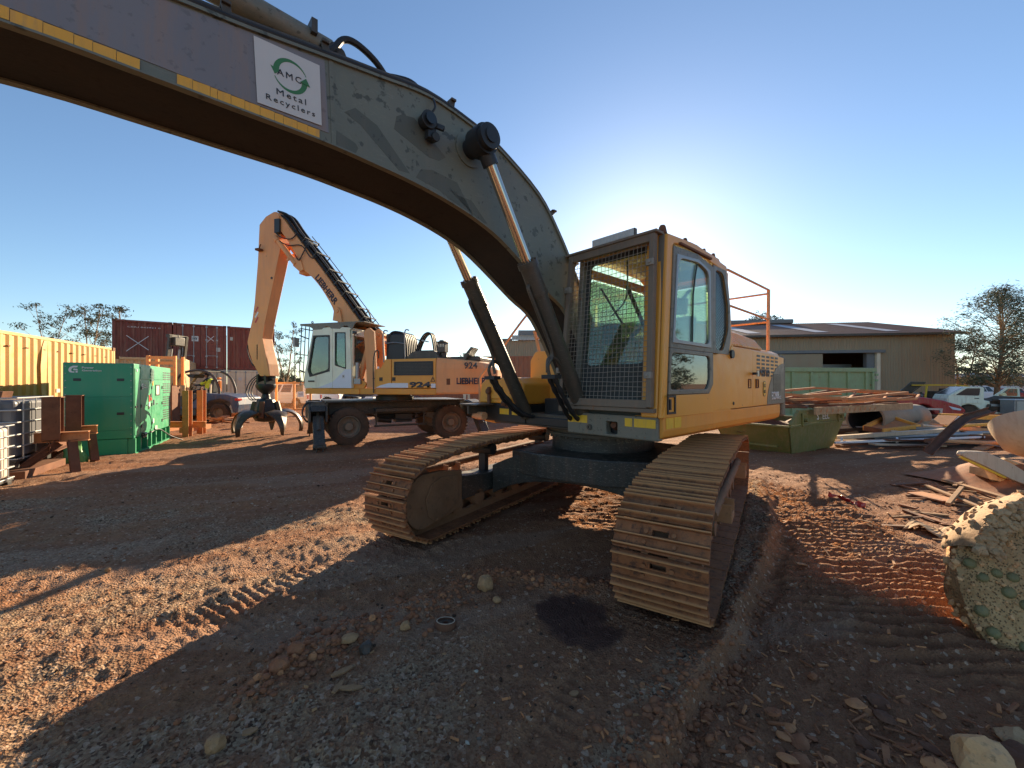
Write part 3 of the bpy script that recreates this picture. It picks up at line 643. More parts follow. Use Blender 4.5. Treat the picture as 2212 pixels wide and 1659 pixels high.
m=MB(); m.prism([(-.75,-.85),(.75,-.85),(.9,-.4),(.9,.4),(.75,.85),(-.75,.85),(-.9,.4),(-.9,-.4)],'z',.50,.785); m.build('centre_frame',M['chassis'],ex,.015,TU)
for x_ in (-.60,.35,): pass
m=MB(); m.lathe([(0,.78),(.66,.78),(.66,.96),(.60,.96),(0,.96)],(0,0,0),'z',48); m.build('slew_ring_base',M['chassis'],ex)
m=MB(); m.lathe([(0,.962),(.74,.962),(.74,1.0),(.70,1.0),(.70,1.04),(.76,1.04),(.76,1.075),(0,1.075)],(0,0,0),'z',48)
for k in range(44): 
    a=k*2*math.pi/44; m.cyl((.73*math.cos(a),.73*math.sin(a),.935),(.73*math.cos(a),.73*math.sin(a),.965),.016,6)
m.build('slew_ring',M['dark'],ex)
# track belts
def path(n=400):
    P=[]; r=.375; zc=.03+r; xf=2.0
    top=[(xf,zc+r),(1.5,.845),(.7,.875),(0,.865),(-.7,.875),(-1.5,.82),(-xf,zc+r-.02)]
    tp=sm2(top,10); P+=[(x,z) for x,z in tp]
    P+=[(-xf+r*math.cos(a),zc+r*math.sin(a)) for a in np.linspace(math.pi/2+.1,1.5*math.pi-.1,14)]
    P+=[(x,.03) for x in np.linspace(-xf,xf,12)]
    P+=[(xf+r*math.cos(a),zc+r*math.sin(a)) for a in np.linspace(-math.pi/2+.1,math.pi/2-.1,14)]
    return P
PA=path(); seg=[math.dist(PA[i],PA[(i+1)%len(PA)]) for i in range(len(PA))]; LT=sum(seg); NS=50; PIT=LT/NS
def at(s):
    s%=LT; i=0
    while s>seg[i]: s-=seg[i]; i+=1
    a=PA[i]; b=PA[(i+1)%len(PA)]; f=s/seg[i]; return Vector((a[0]+(b[0]-a[0])*f,a[1]+(b[1]-a[1])*f))
def shoe_mesh():
    m=MB(); h=PIT/2-.005; w_=.30; t=.014
    xs=[-h,-.048,-.012,h]; ys=[-w_,-.155,-.10,-.052,.052,.10,.155,w_]
    for i in range(3):
        for j in range(7):
            if i==1 and j==3: continue
            m.box(xs[i],xs[i+1],ys[j],ys[j+1],0,t)
    # overlapped leading lip and cutouts
    for x0,hh,a in ((-h+.010,.036,.014),(.004,.032,.013),(h-.022,.036,.015)):
        m.prism([(x0-a*.7,t),(x0-a*.32,t+hh),(x0+a*.32,t+hh),(x0+a*.7,t)],'y',-w_,w_)
    for y in (-.088,.088):
        m.cyl((-.030,y,t),(-.030,y,t+.018),.016,6)
    for y in (-.095,.095): m.cyl((.04,y,t),(.04,y,t+.016),.015,6)
    me=m.build('track_shoe',M['shoe']); return me
shoe0=shoe_mesh(); shm=shoe0.data; bpy.data.objects.remove(shoe0)
for side in (1,-1):
    yc=1.295*side
    # chain rails under the shoes
    P=[at(i*PIT/2) for i in range(NS*2)]; m=MB(); n=len(P)
    for yy in (-.085,.085):
        vs=[];fs=[]
        for i in range(n):
            d=(P[(i+1)%n]-P[i-1]).normalized(); nn=Vector((-d.y,d.x))   # inward or outward
            o_=P[i]; dep=.075 if i%2 else .09
            c=Vector((0,.42)); inn=nn if (c-o_).dot(nn)>0 else -nn
            q=o_+inn*dep
            for yv in (yy-.022,yy+.022): vs+=[(o_.x,yc+yv,o_.y),(q.x,yc+yv,q.y)]
        for i in range(n):
            a=i*4;b=((i+1)%n)*4; fs+=[(a,b,b+1,a+1),(a+2,a+3,b+3,b+2),(a+1,b+1,b+3,a+3),(a,a+2,b+2,b)]
        m.add(vs,fs)
    tr=m.build('track_chain',M['trackin'],ex,fix=False); tr.matrix_local=TU
    tr['label']='track belt on the cab side, nearest the camera' if side>0 else 'track belt on the far side, its top catching sunlight'
    for i in range(NS):
        p=at(i*PIT+.02); a=at(i*PIT+.02-PIT*.42); b=at(i*PIT+.02+PIT*.42); d=(b-a).normalized(); mid=(a+b)/2
        c=Vector((0,.42)); nn=Vector((-d.y,d.x)); 
        if (mid-c).dot(nn)<0: d=-d; nn=-nn
        o=bpy.data.objects.new('track_shoe',shm); COL.objects.link(o); o.parent=tr
        tw=random.uniform(-.03,.03); d=Vector((d.x*math.cos(tw)-d.y*math.sin(tw),d.x*math.sin(tw)+d.y*math.cos(tw))); nn=Vector((nn.x*math.cos(tw)-nn.y*math.sin(tw),nn.x*math.sin(tw)+nn.y*math.cos(tw)))
        X=Vector((d.x,0,d.y)); Z=Vector((nn.x,0,nn.y)); Y=Z.cross(X); mx=Matrix((X,Y,Z)).transposed().to_4x4(); mx.translation=(mid.x,yc+random.uniform(-.006,.006),mid.y); o.matrix_local=mx
    # frame, idler, sprocket, rollers
    s=side; fr_=MB(); fr_.prism([(-1.55,.24),(1.55,.24),(1.62,.30),(1.62,.50),(1.45,.53),(.9,.47),(-.9,.47),(-1.45,.53),(-1.6,.46)],'y',yc-.15,yc+.15)
    f_=fr_.build('track_frame',M['chassis'],ex,.015); f_.matrix_local=TU
    m=MB(); m.lathe([(0,yc-.12),(.16,yc-.12),(.30,yc-.05),(.30,yc+.05),(.16,yc+.12),(0,yc+.12)],(2.0,0,.405),'y',32); m.build('idler',M['trackin'],f_)
    m=MB(); m.lathe([(0,yc-.13),(.22,yc-.13),(.30,yc-.04),(.30,yc+.04),(.22,yc+.13),(0,yc+.13)],(-2.0,0,.39),'y',22); m.build('sprocket',M['trackin'],f_)
    yi=yc-s*.16; pl=[(1.42,.20),(1.42,.60),(1.75,.66)]+[(2.0+.285*math.cos(a),.385+.285*math.sin(a)) for a in np.linspace(R(80),R(-80),12)]+[(1.7,.14)]
    m=MB(); m.prism(pl,'y',yi-.03,yi+.03); m.prism([(1.5,.27),(1.5,.575),(1.78,.60),(1.93,.55),(2.02,.40),(1.98,.22),(1.85,.12),(1.65,.2)],'y',yi-s*.045,yi-s*.03); m.cyl((1.85,yi-s*.03,.16),(1.85,yi-s*.055,.16),.02,6); m.build('idler_guard',M['trackin'],f_,.008)
    for x_ in (.75,-.75): 
        m=MB(); m.cyl((x_,yc-.16,.755),(x_,yc+.16,.755),.075,18); m.box(x_-.04,x_+.04,yc-.05,yc+.05,.45,.74); m.build('carrier_roller',M['black'],f_)
    for x_ in np.linspace(-1.45,1.45,8):
        m=MB(); m.lathe([(0,yc-.15),(.10,yc-.15),(.10,yc-.06),(.075,yc-.05),(.075,yc+.05),(.10,yc+.06),(.10,yc+.15),(0,yc+.15)],(x_,0,.205),'y',18); m.build('track_roller',M['trackin'],f_)
    # side steps
    yo=yc+s*.31
    for x_ in (1.0,-1.0):
        m=MB(); m.prism(rflat([(x_-.13,.40),(x_+.13,.40),(x_+.13,.58),(x_-.13,.58)],.05)+[],'y',0,0.001) if False else None
        m.box(x_-.13,x_-.11,yo-.13,yo+.02,.40,.56); m.box(x_+.11,x_+.13,yo-.13,yo+.02,.40,.56); m.box(x_-.11,x_+.11,yo-.01,yo+.02,.40,.46); m.box(x_-.11,x_+.11,yo-.13,yo-.03,.40,.415); m.build('step',M['track'],f_,.006)
    m=MB(); m.cyl((-1.3,yo-.10,.54),(1.45,yo-.10,.54),.045,10); m.build('frame_tube',M['trackin'],f_)
# --- revolving frame / deck
m=MB(); 
prof=[(1.10,1.30),(1.40,1.30),(1.40,1.17),(1.385,1.11),(1.33,1.075),(1.10,1.06)]
m.prism(prof,'x',-2.55,1.04); m.prism([(a,b) for a,b in [(-1.40,1.30),(-1.10,1.30),(-1.10,1.06),(-1.33,1.075),(-1.385,1.11),(-1.40,1.17)]],'x',-2.55,.93)
side=m.build('deck_side_rail',M['yellow2'],ex,.008)
m=MB(); 
m.frame([(.30,1.07),(1.36,1.07),(1.36,1.295),(.30,1.295)],[(.80,1.10),(.93,1.10),(.93,1.225),(.80,1.225)],.02,'x',.98,1.075)
m.build('deck_front_beam',M['grey'],ex,.012)
MB().box(.9,.97,.74,1.0,1.09,1.24).build('beam_recess',M['black'],ex)
m=MB(); m.cyl((.97,.86,1.16),(1.03,.86,1.19),.035,12); m.build('tow_plug',M['rust'],ex)
m=MB(); m.ring((1.06,.60,1.15),(1.09,.60,1.15),.012,.03,16); m.build('grease_port',M['dark'],ex)
m=MB(); m.box(-2.6,.96,-1.09,1.09,1.08,1.24); m.build('deck',M['dark'],ex,.01)
for a,b in ((.31,.57),(1.02,1.10),(1.12,1.34)): MB().box(1.0765,1.079,a,b,1.19,1.27).build('reflective_tape',M['tape'],ex)
for a,b in ((1.0,.86),(.84,.70)): MB().box(a,b,1.4012,1.4035,1.185,1.285).build('reflective_tape',M['tape'],ex)
# right front tool box on its dark base with tape and steps
m=MB(); m.prism(rflat([(-1.40,1.34),(-.48,1.34),(-.48,1.60),(-.60,1.685),(-1.22,1.685),(-1.36,1.60)],.03,3),'x',.15,.98); m.build('tool_box',M['yellow'],ex,.02)
m=MB(); m.prism(rflat([(-1.25,1.40),(-.53,1.40),(-.53,1.60),(-.60,1.64),(-1.18,1.64),(-1.25,1.58)],.03,3),'x',.981,1.0); m.build('tool_box_lid',M['yellow'],ex,.008)
m=MB(); m.box(1.0,1.03,-1.16,-1.11,1.32,1.56); m.cyl((1.0,-1.135,1.5),(1.05,-1.135,1.5),.04); m.build('box_latch',M['rust'],ex,.006); MB().box(1.0,1.05,-.68,-.58,1.47,1.56).build('box_lock',M['rust'],ex,.006); m=MB(); m.bar((1.0,-.80,1.42),(1.14,-.70,1.34),.06,.05); m.box(1.0,1.1,-.72,-.62,1.30,1.34); m.build('box_latch',M['rust'],ex,.006)
MB().box(1.001,1.004,-.95,-.87,1.49,1.56).build('worn_label',M['rust'],ex)
MB().box(.1,.985,-1.39,-.46,1.10,1.335).build('box_base',M['black'],ex,.01)
for a,b in ((-.94,-.76),(-.70,-.58)): MB().box(.986,.990,a,b,1.20,1.275).build('reflective_tape',M['tape'],ex)
m=MB(); m.box(1.0,1.32,-1.40,-1.02,1.315,1.335); m.box(1.0,1.3,-1.25,-1.22,1.20,1.31); m.build('foot_step',M['dark'],ex,.004)
m=MB(); m.bar((1.05,-1.36,1.30),(1.15,-1.3,1.14),.05,.05); m.cyl((1.12,-1.28,1.17),(1.12,-1.1,1.17),.055); m.build('hose_bracket',M['rail'],ex,.005)
MB().tube(smoothpts([(.97,-1.39,1.26),(.97,-1.39,1.64),(.93,-1.39,1.74),(.55,-1.39,2.14),(.05,-1.38,2.68),(-.3,-1.38,2.95)]),.018,8).build('grab_rail',M['rail'],ex)
# fuel tank and its filler behind the box
m=MB(); m.prism(rflat([(-.85,1.30),(-.34,1.30),(-.34,2.05),(-.75,2.05),(-.85,1.93)],.03,3),'x',-.75,.5); m.build('fuel_tank',M['yellow'],ex,.012)
m=MB(); m.bar((.45,-.72,2.04),(.45,-.82,2.35),.03,.03); m.tube(smoothpts([(.45,-.80,2.33),(.45,-.74,2.38),(.45,-.72,2.26),(.45,-.78,2.22)]),.01,6); m.build('tank_handle',M['rail'],ex)
m=MB(); m.cyl((.3,-.5,2.05),(.3,-.5,2.11),.05); m.box(.25,.4,-.45,-.36,2.05,2.1); m.build('filler_cap',M['rail'],ex); MB().cyl((.3,-.43,2.1),(.3,-.43,2.15),.025).build('breather',M['white'],ex)
m=MB(); m.box(-.7,.45,-.33,-.30,1.24,1.8); m.box(-.7,.45,.30,.33,1.24,1.75); m.box(-.3,.2,-.29,.29,1.24,1.55); m.build('boom_mount',M['dark'],ex)
m=MB(); m.box(.15,.98,-.45,.30,1.10,1.20); m.cyl((.55,-.35,1.25),(.55,.33,1.25),.07); m.box(.3,.8,-.3,.3,1.2,1.42); m.build('valve_block',M['black'],ex,.01)
# --- cab
cb_back=-.50
m=MB()
outer=[(1.07,1.285),(-.04,1.285),(-.04,2.93),(.34,3.0),(.95,2.98)]
cab=thing('cab','x','x'); 
for k in ('label','category'): del cab[k]
bpy.data.objects.remove(cab)
# side wall: post, roof edge and lower skin around the door opening
m.frame([(1.09,1.285),(-.60,1.285),(-.61,1.6),(-.62,1.93),(-.62,2.15),(-.58,2.5),(-.46,2.96),(.34,3.03),(.97,2.99)],[(.99,1.31),(-.05,1.31),(-.06,1.92),(-.38,1.955),(-.515,2.18),(-.515,2.5),(-.38,2.89),(.34,2.95),(.86,2.93)],[.02,.02,.02,.05,.05,.05,.08,.2,.06],'y',1.365,1.40)
cw=m.build('cab_side_wall',M['yellow'],ex,.010)
# yellow front corner pillar
m=MB(); m.prism([(1.09,1.285),(.99,1.31),(.865,2.93),(.97,2.99)],'y',1.19,1.362); m.build('front_pillar',M['yellow'],ex,.02)
m=MB(); m.prism([(1.05,1.285),(.96,1.31),(.84,2.92),(.94,2.98)],'y',.36,.42); m.build('front_pillar',M['grey'],ex,.015)
# roof, rear wall, floor
m=MB(); m.prism([(.97,2.95),(.34,2.995),(-.32,2.965),(-.50,2.88),(-.50,2.93),(-.34,3.035),(.34,3.06),(.98,3.02)],'y',.36,1.36); m.build('cab_roof',M['yellow'],ex,.012)
m=MB(); m.frame([(.36,1.30),(1.36,1.30),(1.36,2.92),(.36,2.92)],[(.46,2.05),(1.28,2.05),(1.28,2.82),(.46,2.82)],.06,'x',-.62,-.57); m.build('cab_rear_wall',M['yellow2'],ex,.01)
m=MB(); m.frame([(1.03,1.30),(-.56,1.30),(-.56,2.90),(.84,2.90)],[(.88,1.75),(-.45,1.75),(-.45,2.80),(.78,2.80)],.08,'y',.36,.40); m.build('cab_far_wall',M['yellow2'],ex,.01)
m=MB(); m.box(-.56,1.0,.405,1.33,1.285,1.33); m.build('cab_floor',M['interior'],ex)
def pane(poly,ax,a,b,name='window_pane',mat='glass',r=.08,parent=None): return MB().prism(rflat(poly,r),ax,a,b).build(name,M[mat],parent or ex)
pane([(.86,1.77),(-.43,1.77),(-.43,2.78),(.76,2.78)],'y',.378,.384,mat='glass'); pane([(.48,2.07),(1.26,2.07),(1.26,2.80),(.48,2.80)],'x',-.598,-.592,mat='glass')
# door
door=MB().frame([(.985,1.50),(-.045,1.50),(-.045,1.93),(.945,1.93)],[(.95,1.535),(.10,1.535),(.035,1.63),(.035,1.905),(.935,1.905)],[.06,.03,.04,.05,.05],'y',1.385,1.412).build('cab_door',M['grey'],ex,.006) if False else None
dm=MB(); dm.frame([(.965,1.50),(.935,1.935),(-.045,1.935),(-.045,1.60),(.06,1.50)],[(.935,1.545),(.905,1.895),(.04,1.895),(.04,1.64),(.11,1.545)],[.05,.06,.06,.04,.04],'y',1.382,1.412)
dm.frame([(.935,1.935),(.865,2.90),(.34,2.93),(-.045,2.87),(-.045,1.935)],[(.90,1.985),(.81,2.83),(.34,2.87),(.05,2.81),(.03,1.985)],[.09,.10,.1,.10,.09],'y',1.382,1.412)
door=dm.build('cab_door',M['grey'],ex,.006)
m=MB(); m.frame([(.90,1.985),(.81,2.83),(.34,2.87),(.05,2.81),(.03,1.985)],[(.865,2.02),(.785,2.80),(.34,2.84),(.085,2.785),(.065,2.02)],[.09,.10,.1,.10,.09],'y',1.40,1.422); m.build('window_frame',M['galv'],door,.004)
MB().prism(rflat([(.875,2.01),(.79,2.81),(.34,2.85),(.08,2.79),(.055,2.01)],.08),'y',1.398,1.402).build('window_pane',M['glass'],door)
MB().prism(rflat([(.94,1.54),(.91,1.90),(.035,1.90),(.035,1.64),(.105,1.54)],.05),'y',1.392,1.396).build('window_pane',M['glassd'],door)
MB().tube([(.47,1.408,2.02),(.45,1.408,2.5),(.40,1.41,2.72),(.36,1.41,2.82)],.009,6).build('sliding_window_edge',M['interior'],door)
m=MB(); m.box(.02,.75,1.40,1.425,2.935,2.955); m.build('rain_gutter',M['rust'],ex)
MB().prism([(1.085,1.29),(.985,1.495),(.06,1.497),(-.052,1.60),(-.052,1.29)],'y',1.386,1.4085).build('door_lower_skin',M['yellow'],door,.004)
m=MB(); m.frame([(1.0,1.32),(.84,1.32),(.84,1.495),(1.0,1.495)],[(.98,1.34),(.86,1.34),(.86,1.475),(.98,1.475)],.01,'y',1.409,1.42); m.box(.94,.965,1.40,1.425,1.36,1.46); m.build('door_latch',M['black'],door)
# rear quarter vent window with expanded mesh
qp=[(-.13,2.86),(-.36,2.84),(-.50,2.5),(-.50,2.2),(-.33,1.96),(-.13,1.98)]
m=MB(); m.frame([(-.055,2.90),(-.42,2.90),(-.545,2.5),(-.56,2.15),(-.50,1.94),(-.055,1.94)],[(-.12,2.86),(-.35,2.86),(-.49,2.5),(-.49,2.22),(-.34,1.975),(-.12,1.975)],[.05,.09,.05,.05,.06,.05],'y',1.398,1.407); m.build('quarter_window_surround',M['grey'],ex)
qp=[(-.12,2.86),(-.35,2.86),(-.49,2.5),(-.49,2.22),(-.34,1.975),(-.12,1.975)]
MB().prism(rflat(qp,.05),'y',1.38,1.384).build('window_pane',M['glassd'],ex)
def lattice(poly,ax,pos,du,dv,r,mat,name,parent=None,sl=.55):
    P=[tuple(q) for q in rflat(poly,.05)]; xs=[p[0] for p in P]; ys=[p[1] for p in P]; x0,x1,y0,y1=min(xs),max(xs),min(ys),max(ys); m=MB()
    def inside(x,y):
        c=False;n=len(P)
        for i in range(n):
            a=P[i];b=P[(i+1)%n]
            if (a[1]>y)!=(b[1]>y) and x<(b[0]-a[0])*(y-a[1])/(b[1]-a[1])+a[0]: c=not c
        return c
    for sgn in (1,-1):
        k=sl*sgn; H_=(x1-x0)*sl; c=y0-H_-.1
        while c<y1+H_+.1:
            seg_=[]; 
            for i in range(81):
                x=x0+(x1-x0)*i/80; y=c+k*(x-(x0+x1)/2)
                if inside(x,y): seg_.append((x,y))
            if len(seg_)>2:
                a,b=seg_[0],seg_[-1]
                f=(lambda p:(p[0],pos,p[1])) if ax=='y' else (lambda p:(pos,p[0],p[1]))
                m.tube([f(a),f(b)],r,3,False,False)
            c+=dv
    return m.build(name,M[mat],parent or ex,fix=False)
lattice(qp,'y',1.396,.03,.036,.0026,'interior','expanded_mesh')
lattice([(.86,1.77),(-.43,1.77),(-.43,2.78),(.76,2.78)],'y',.352,.03,.036,.0026,'interior','expanded_mesh')
lattice([(.48,2.07),(1.26,2.07),(1.26,2.80),(.48,2.80)],'x',-.64,.03,.036,.0026,'interior','expanded_mesh')
# windscreen and interior
m=MB(); m.frame([(.36,1.36),(1.20,1.36),(1.20,2.96),(.36,2.96)],[(.46,1.80),(1.16,1.80),(1.16,2.90),(.46,2.90)],.06,'x',.93,.965,4); wf=m.build('windscreen_frame',M['interior'],ex)
def sk(o,top,bot,z0,z1):
    for v in o.data.vertices: v.co.x+= bot+(top-bot)*(v.co.z-z0)/(z1-z0)
sk(wf,-.09,.03,1.36,2.96)
ws=pane([(.46,1.80),(1.16,1.80),(1.16,2.90),(.46,2.90)],'x',.945,.950,'windscreen_pane',r=.06); sk(ws,-.09,.03,1.36,2.96)
lw=pane([(.44,1.42),(1.18,1.42),(1.18,1.77),(.44,1.77)],'x',.935,.940,'windscreen_pane',mat='glassd',r=.04); sk(lw,-.02,.03,1.36,2.0)
st=MB(); st.box(-.25,.30,.62,1.12,1.62,1.76); st.prism([(-.20,1.72),(-.08,1.72),(-.28,2.42),(-.40,2.40)],'y',.64,1.10); st.prism([(-.36,2.44),(-.26,2.46),(-.30,2.66),(-.39,2.64)],'y',.74,1.0); st.box(-.1,.15,.78,.95,1.33,1.62); st.build('operator_seat',M['seat'],ex,.03)
m=MB(); m.box(-.15,.35,.46,.58,1.5,1.88); m.box(-.15,.35,1.16,1.28,1.5,1.88); m.box(.45,.8,.42,.62,1.35,1.78); m.build('side_console',M['interior'],ex,.02)
m=MB()
for y in (.52,1.22): m.tube(smoothpts([(.25,y,1.86),(.29,y,1.98),(.33,y,2.10)]),[.014]*12+[.022],8)
m.build('joystick',M['interior'],ex)
m=MB(); m.tube([(.75,.72,1.40),(.70,.72,1.95)],.014); m.tube([(.75,.95,1.40),(.70,.95,1.95)],.014); m.build('travel_lever',M['interior'],ex)
m=MB(); m.tube(smoothpts([(.84,.9,2.88),(.80,.86,2.5),(.86,.72,2.32)]),.009,6); m.tube([(.90,.62,2.62),(.94,.9,2.22)],.011,6); m.build('wiper_arm',M['interior'],ex)
m=MB(); m.box(.5,.62,.44,.62,2.05,2.28); m.build('monitor',M['interior'],ex,.01)
m=MB(); m.bar((-.42,.50,2.1),(.2,.50,2.78),.035,.035); m.bar((.55,.50,1.9),(-.1,.50,2.3),.035,.035); m.tube(smoothpts([(-.42,1.0,2.75),(-.3,.8,2.5),(-.2,.6,2.35)]),.02); m.build('guard_brace',M['interior'],ex)
# front guard
m=MB(); gy0,gy1=.24,1.29; gb,gt=1.385,2.985; xb,xt=1.13,1.06
def gx(z): return xb+(xt-xb)*(z-gb)/(gt-gb)
for a,b in (((gy0,gb),(gy0+.12,gt)),((gy1,gb),(gy1+.02,gt))):
    m.bar((gx(a[1]),a[0]+.02,a[1]),(gx(b[1]),b[0]-.0,b[1]),.05,.065,(1,0,0))
m.bar((gx(gb),gy0,gb+.03),(gx(gb),gy1,gb+.03),.05,.075); m.bar((gx(gt),gy0+.10,gt-.03),(gx(gt),gy1+.04,gt-.03),.05,.075)
gd=m.build('front_guard',M['guard'],ex,.004)
for v in gd.data.vertices: v.co.z-= .0
m=MB(); 
def yl(z): return gy0+.04+.11*(z-gb)/(gt-gb)
nz=32
for i in range(1,nz):
    z=gb+.05+(gt-gb-.10)*i/nz; pts=[(gx(z)+random.uniform(-.003,.003),yl(z)+(gy1-.01-yl(z))*k/6,z+random.uniform(-.004,.004)+.004*math.sin(i*1.7+k)) for k in range(7)]; m.tube(pts,.0028,4,False,False)
ny=20
for i in range(1,ny):
    pts=[]
    for k in range(9):
        z=gb+.05+(gt-gb-.10)*k/8; y=yl(z)+(gy1-.01-yl(z))*i/ny+random.uniform(-.004,.004); pts.append((gx(z)-.005,y,z))
    m.tube(pts,.0028,4,False,False)
m.build('wire_mesh',M['wire'],ex,fix=False)
m=MB(); m.bar((1.04,1.335,1.40),(.96,1.345,2.99),.06,.03,(1,0,0)); m.box(.95,1.14,.23,1.35,1.335,1.375); m.box(.9,1.1,.28,1.36,2.99,3.015); m.box(1.0,1.11,.20,.30,1.30,1.36); m.build('guard_mount',M['guard'],ex,.004)
m=MB()
for y,zs_ in ((1.30,(1.68,2.72)),(.24,(1.75,)),(.33,(2.62,))):
    for z in zs_: m.box(gx(z)-.0,gx(z)+.045,y-.035,y+.035,z-.03,z+.03); m.cyl((gx(z)+.02,y,z),(gx(z)+.06,y,z),.014,8)
m.build('guard_hinge',M['wire'],ex,.003,kind='stuff')
# light bar, roof lumps
m=MB(); m.box(.98,1.03,.60,1.10,3.03,3.115); m.box(.93,.99,.65,.68,2.99,3.05); m.box(.93,.99,1.02,1.05,2.99,3.05); lb=m.build('light_bar',M['dark'],ex,.01)
m=MB(); m.box(1.031,1.045,.61,1.09,3.035,3.105); m.build('lens',M['clearplastic'],lb)
m=MB(); 
for i in range(26): y=.635+.0175*i; m.box(1.045,1.049,y-.02,y-.008,3.04,3.10)
m.build('lens_rib',M['clearplastic'],lb)
for u,s_ in ((.93,.03),(.46,.022),(.0,.018),(-.25,.02)):
    m=MB(); m.cyl((u,1.33,3.01),(u,1.33,3.05+s_),s_*1.5,10,s_); m.cyl((u,1.33,3.05+s_),(u,1.33,3.06+s_),s_*.8,8); m.build('roof_bolt',M['rust'],ex)
# --- engine housing
m=MB(); m.prism([(1.39,1.305),(1.39,1.97),(1.36,2.05),(1.27,2.10),(-1.27,2.10),(-1.36,2.05),(-1.39,1.97),(-1.39,1.305)],'x',-2.62,-.65); eh=m.build('engine_housing',M['yellow'],ex,.01)
def yh(z): # y of side skin
    return 1.39 if z<1.97 else 1.36
m=MB(); m.prism([(-.055,1.31),(-.055,1.92),(-.50,1.93),(-.62,2.08),(-.66,2.04),(-1.325,2.04),(-1.325,1.31)],'y',1.4008,1.4045); m.build('side_panel',M['yellow'],ex,.004)
dp=MB(); ry0=[(-1.345,1.31),(-2.74,1.31),(-2.74,2.0),(-1.345,2.04)]
dp.prism(ry0,'y',1.391,1.399); ed=dp.build('engine_door',M['yellow'],ex,.004)
m=MB()
for i in range(5):
    for j in range(6):
        u=-1.50-i*.20; z=1.99-j*.052; m.box(u,u-.135,1.395,1.4012,z-.028,z)
m.build('vent_slot',M['black'],ed,kind='stuff')
m=MB(); arc=[(-1.93,1.31),(-2.76,1.31),(-2.76,1.93)]+[(-2.76+.0+.83*math.cos(a)-0.0, 1.31+.62*math.sin(a)) for a in np.linspace(math.pi/2,0,14)][1:]
arc=[(-2.76+.83*math.cos(a),1.312+.60*math.sin(a)**1.1) for a in np.linspace(0,math.pi/2,16)]+[(-2.762,1.312)]
m.prism(arc,'y',1.3995,1.4035); m.build('grey_quarter_decal',M['grey'],ed)
m=MB()
for j in range(14): z=1.74-j*.018; m.box(-2.20-.0,-2.56,1.402,1.408,z-.009,z)
m.build('louvre',M['black'],ed)
def stxt(s,u,z,w_,h_,mat,**k): return text(s,M[mat],ed,(u,1.4045,z),(-1,0,0),(0,0,1),w_,h_,**k)
stxt('VOLVO',-1.62,1.715,.42,.088,'greyink',bold=.03); text('EC290B',M['whiteink'],ed,(-2.12,1.408,1.375),(-1,0,0),(0,0,1),.34,.115,bold=.02); text('LC',M['whiteink'],ed,(-2.48,1.408,1.375),(-1,0,0),(0,0,1),.09,.05)
m=MB(); m.prism([(p[0],p[1]) for p in rflat([(-1.755,1.43),(-1.865,1.43),(-1.865,1.64),(-1.755,1.64)],.05)],'y',1.4035,1.405); m.build('decal_oval',M['greyink'],ed)
m=MB(); m.prism([(p[0],p[1]) for p in rflat([(-1.765,1.438),(-1.855,1.438),(-1.855,1.632),(-1.765,1.632)],.045)],'y',1.405,1.4062); m.build('decal_oval',M['tape'],ed)
text('EX',M['ink'],ed,(-1.775,1.407,1.555),(-1,0,0),(0,0,1),.07,.045,bold=.02); text('02',M['ink'],ed,(-1.775,1.407,1.475),(-1,0,0),(0,0,1),.07,.045,bold=.02)
for u in (-1.15,-1.45):
    m=MB(); m.frame([(u,1.545),(u-.11,1.545),(u-.11,1.665),(u,1.665)],[(u-.015,1.56),(u-.095,1.56),(u-.095,1.65),(u-.015,1.65)],.006,'y',1.400,1.410); m.box(u-.02,u-.05,1.39,1.405,1.57,1.645); m.build('door_catch',M['rust'],ex)
m=MB(); m.cyl((-1.33,1.40,1.735),(-1.33,1.46,1.735),.016); m.bar((-1.27,1.45,1.735),(-1.40,1.45,1.735),.03,.028); m.build('door_handle',M['black'],ex); MB().cyl((-1.335,1.46,1.70),(-1.335,1.46,1.77),.017,10).build('handle_grip',M['white'],ex)
m=MB(); m.cyl((-.575,1.40,1.95),(-.575,1.43,1.95),.05,20); m.build('filler_cap',M['black'],ex)
text('A',M['ink'],ex,(-.86,1.402,1.79),(-1,0,0),(0,0,1),.03,.045)
MB().cyl((-.65,1.40,1.37),(-.65,1.412,1.37),.02,10).build('plug',M['black'],ex)
# hood dome with ribs
m=MB(); n=20
for i in range(n):
    u0=-.80-i*.058; prof=[(y,2.10+.30*math.sqrt(max(0,1-((y-.75)/.58)**2))*(1-.25*(i/n)**2)) for y in np.linspace(.17,1.33,13)]; m.prism([(1.33,2.08)]+[(.17,2.08)]+prof,'x',u0-.040,u0)
    prof2=[(y,z-.022) for y,z in prof]; m.prism([(1.31,2.08)]+[(.19,2.08)]+prof2,'x',u0-.058,u0-.040)
m.build('ribbed_engine_hood',M['yellow'],ex)
# counterweight
m=MB(); cwp=[(1.40,-2.755),(1.405,-2.80),(1.33,-2.92),(.8,-3.04),(0,-3.08),(-.8,-3.04),(-1.33,-2.92),(-1.40,-2.755)]
m.prism([(b,a) for a,b in cwp],'z',1.10,2.03); m.build('counterweight',M['grey'],ex,.05,seg=3)
m=MB(); m.prism([(b,a*.999) for a,b in [(1.37,-2.60),(1.37,-2.78),(-1.37,-2.78),(-1.37,-2.60)]],'z',1.30,2.05); m.build('tail_block',M['dark'],ex)
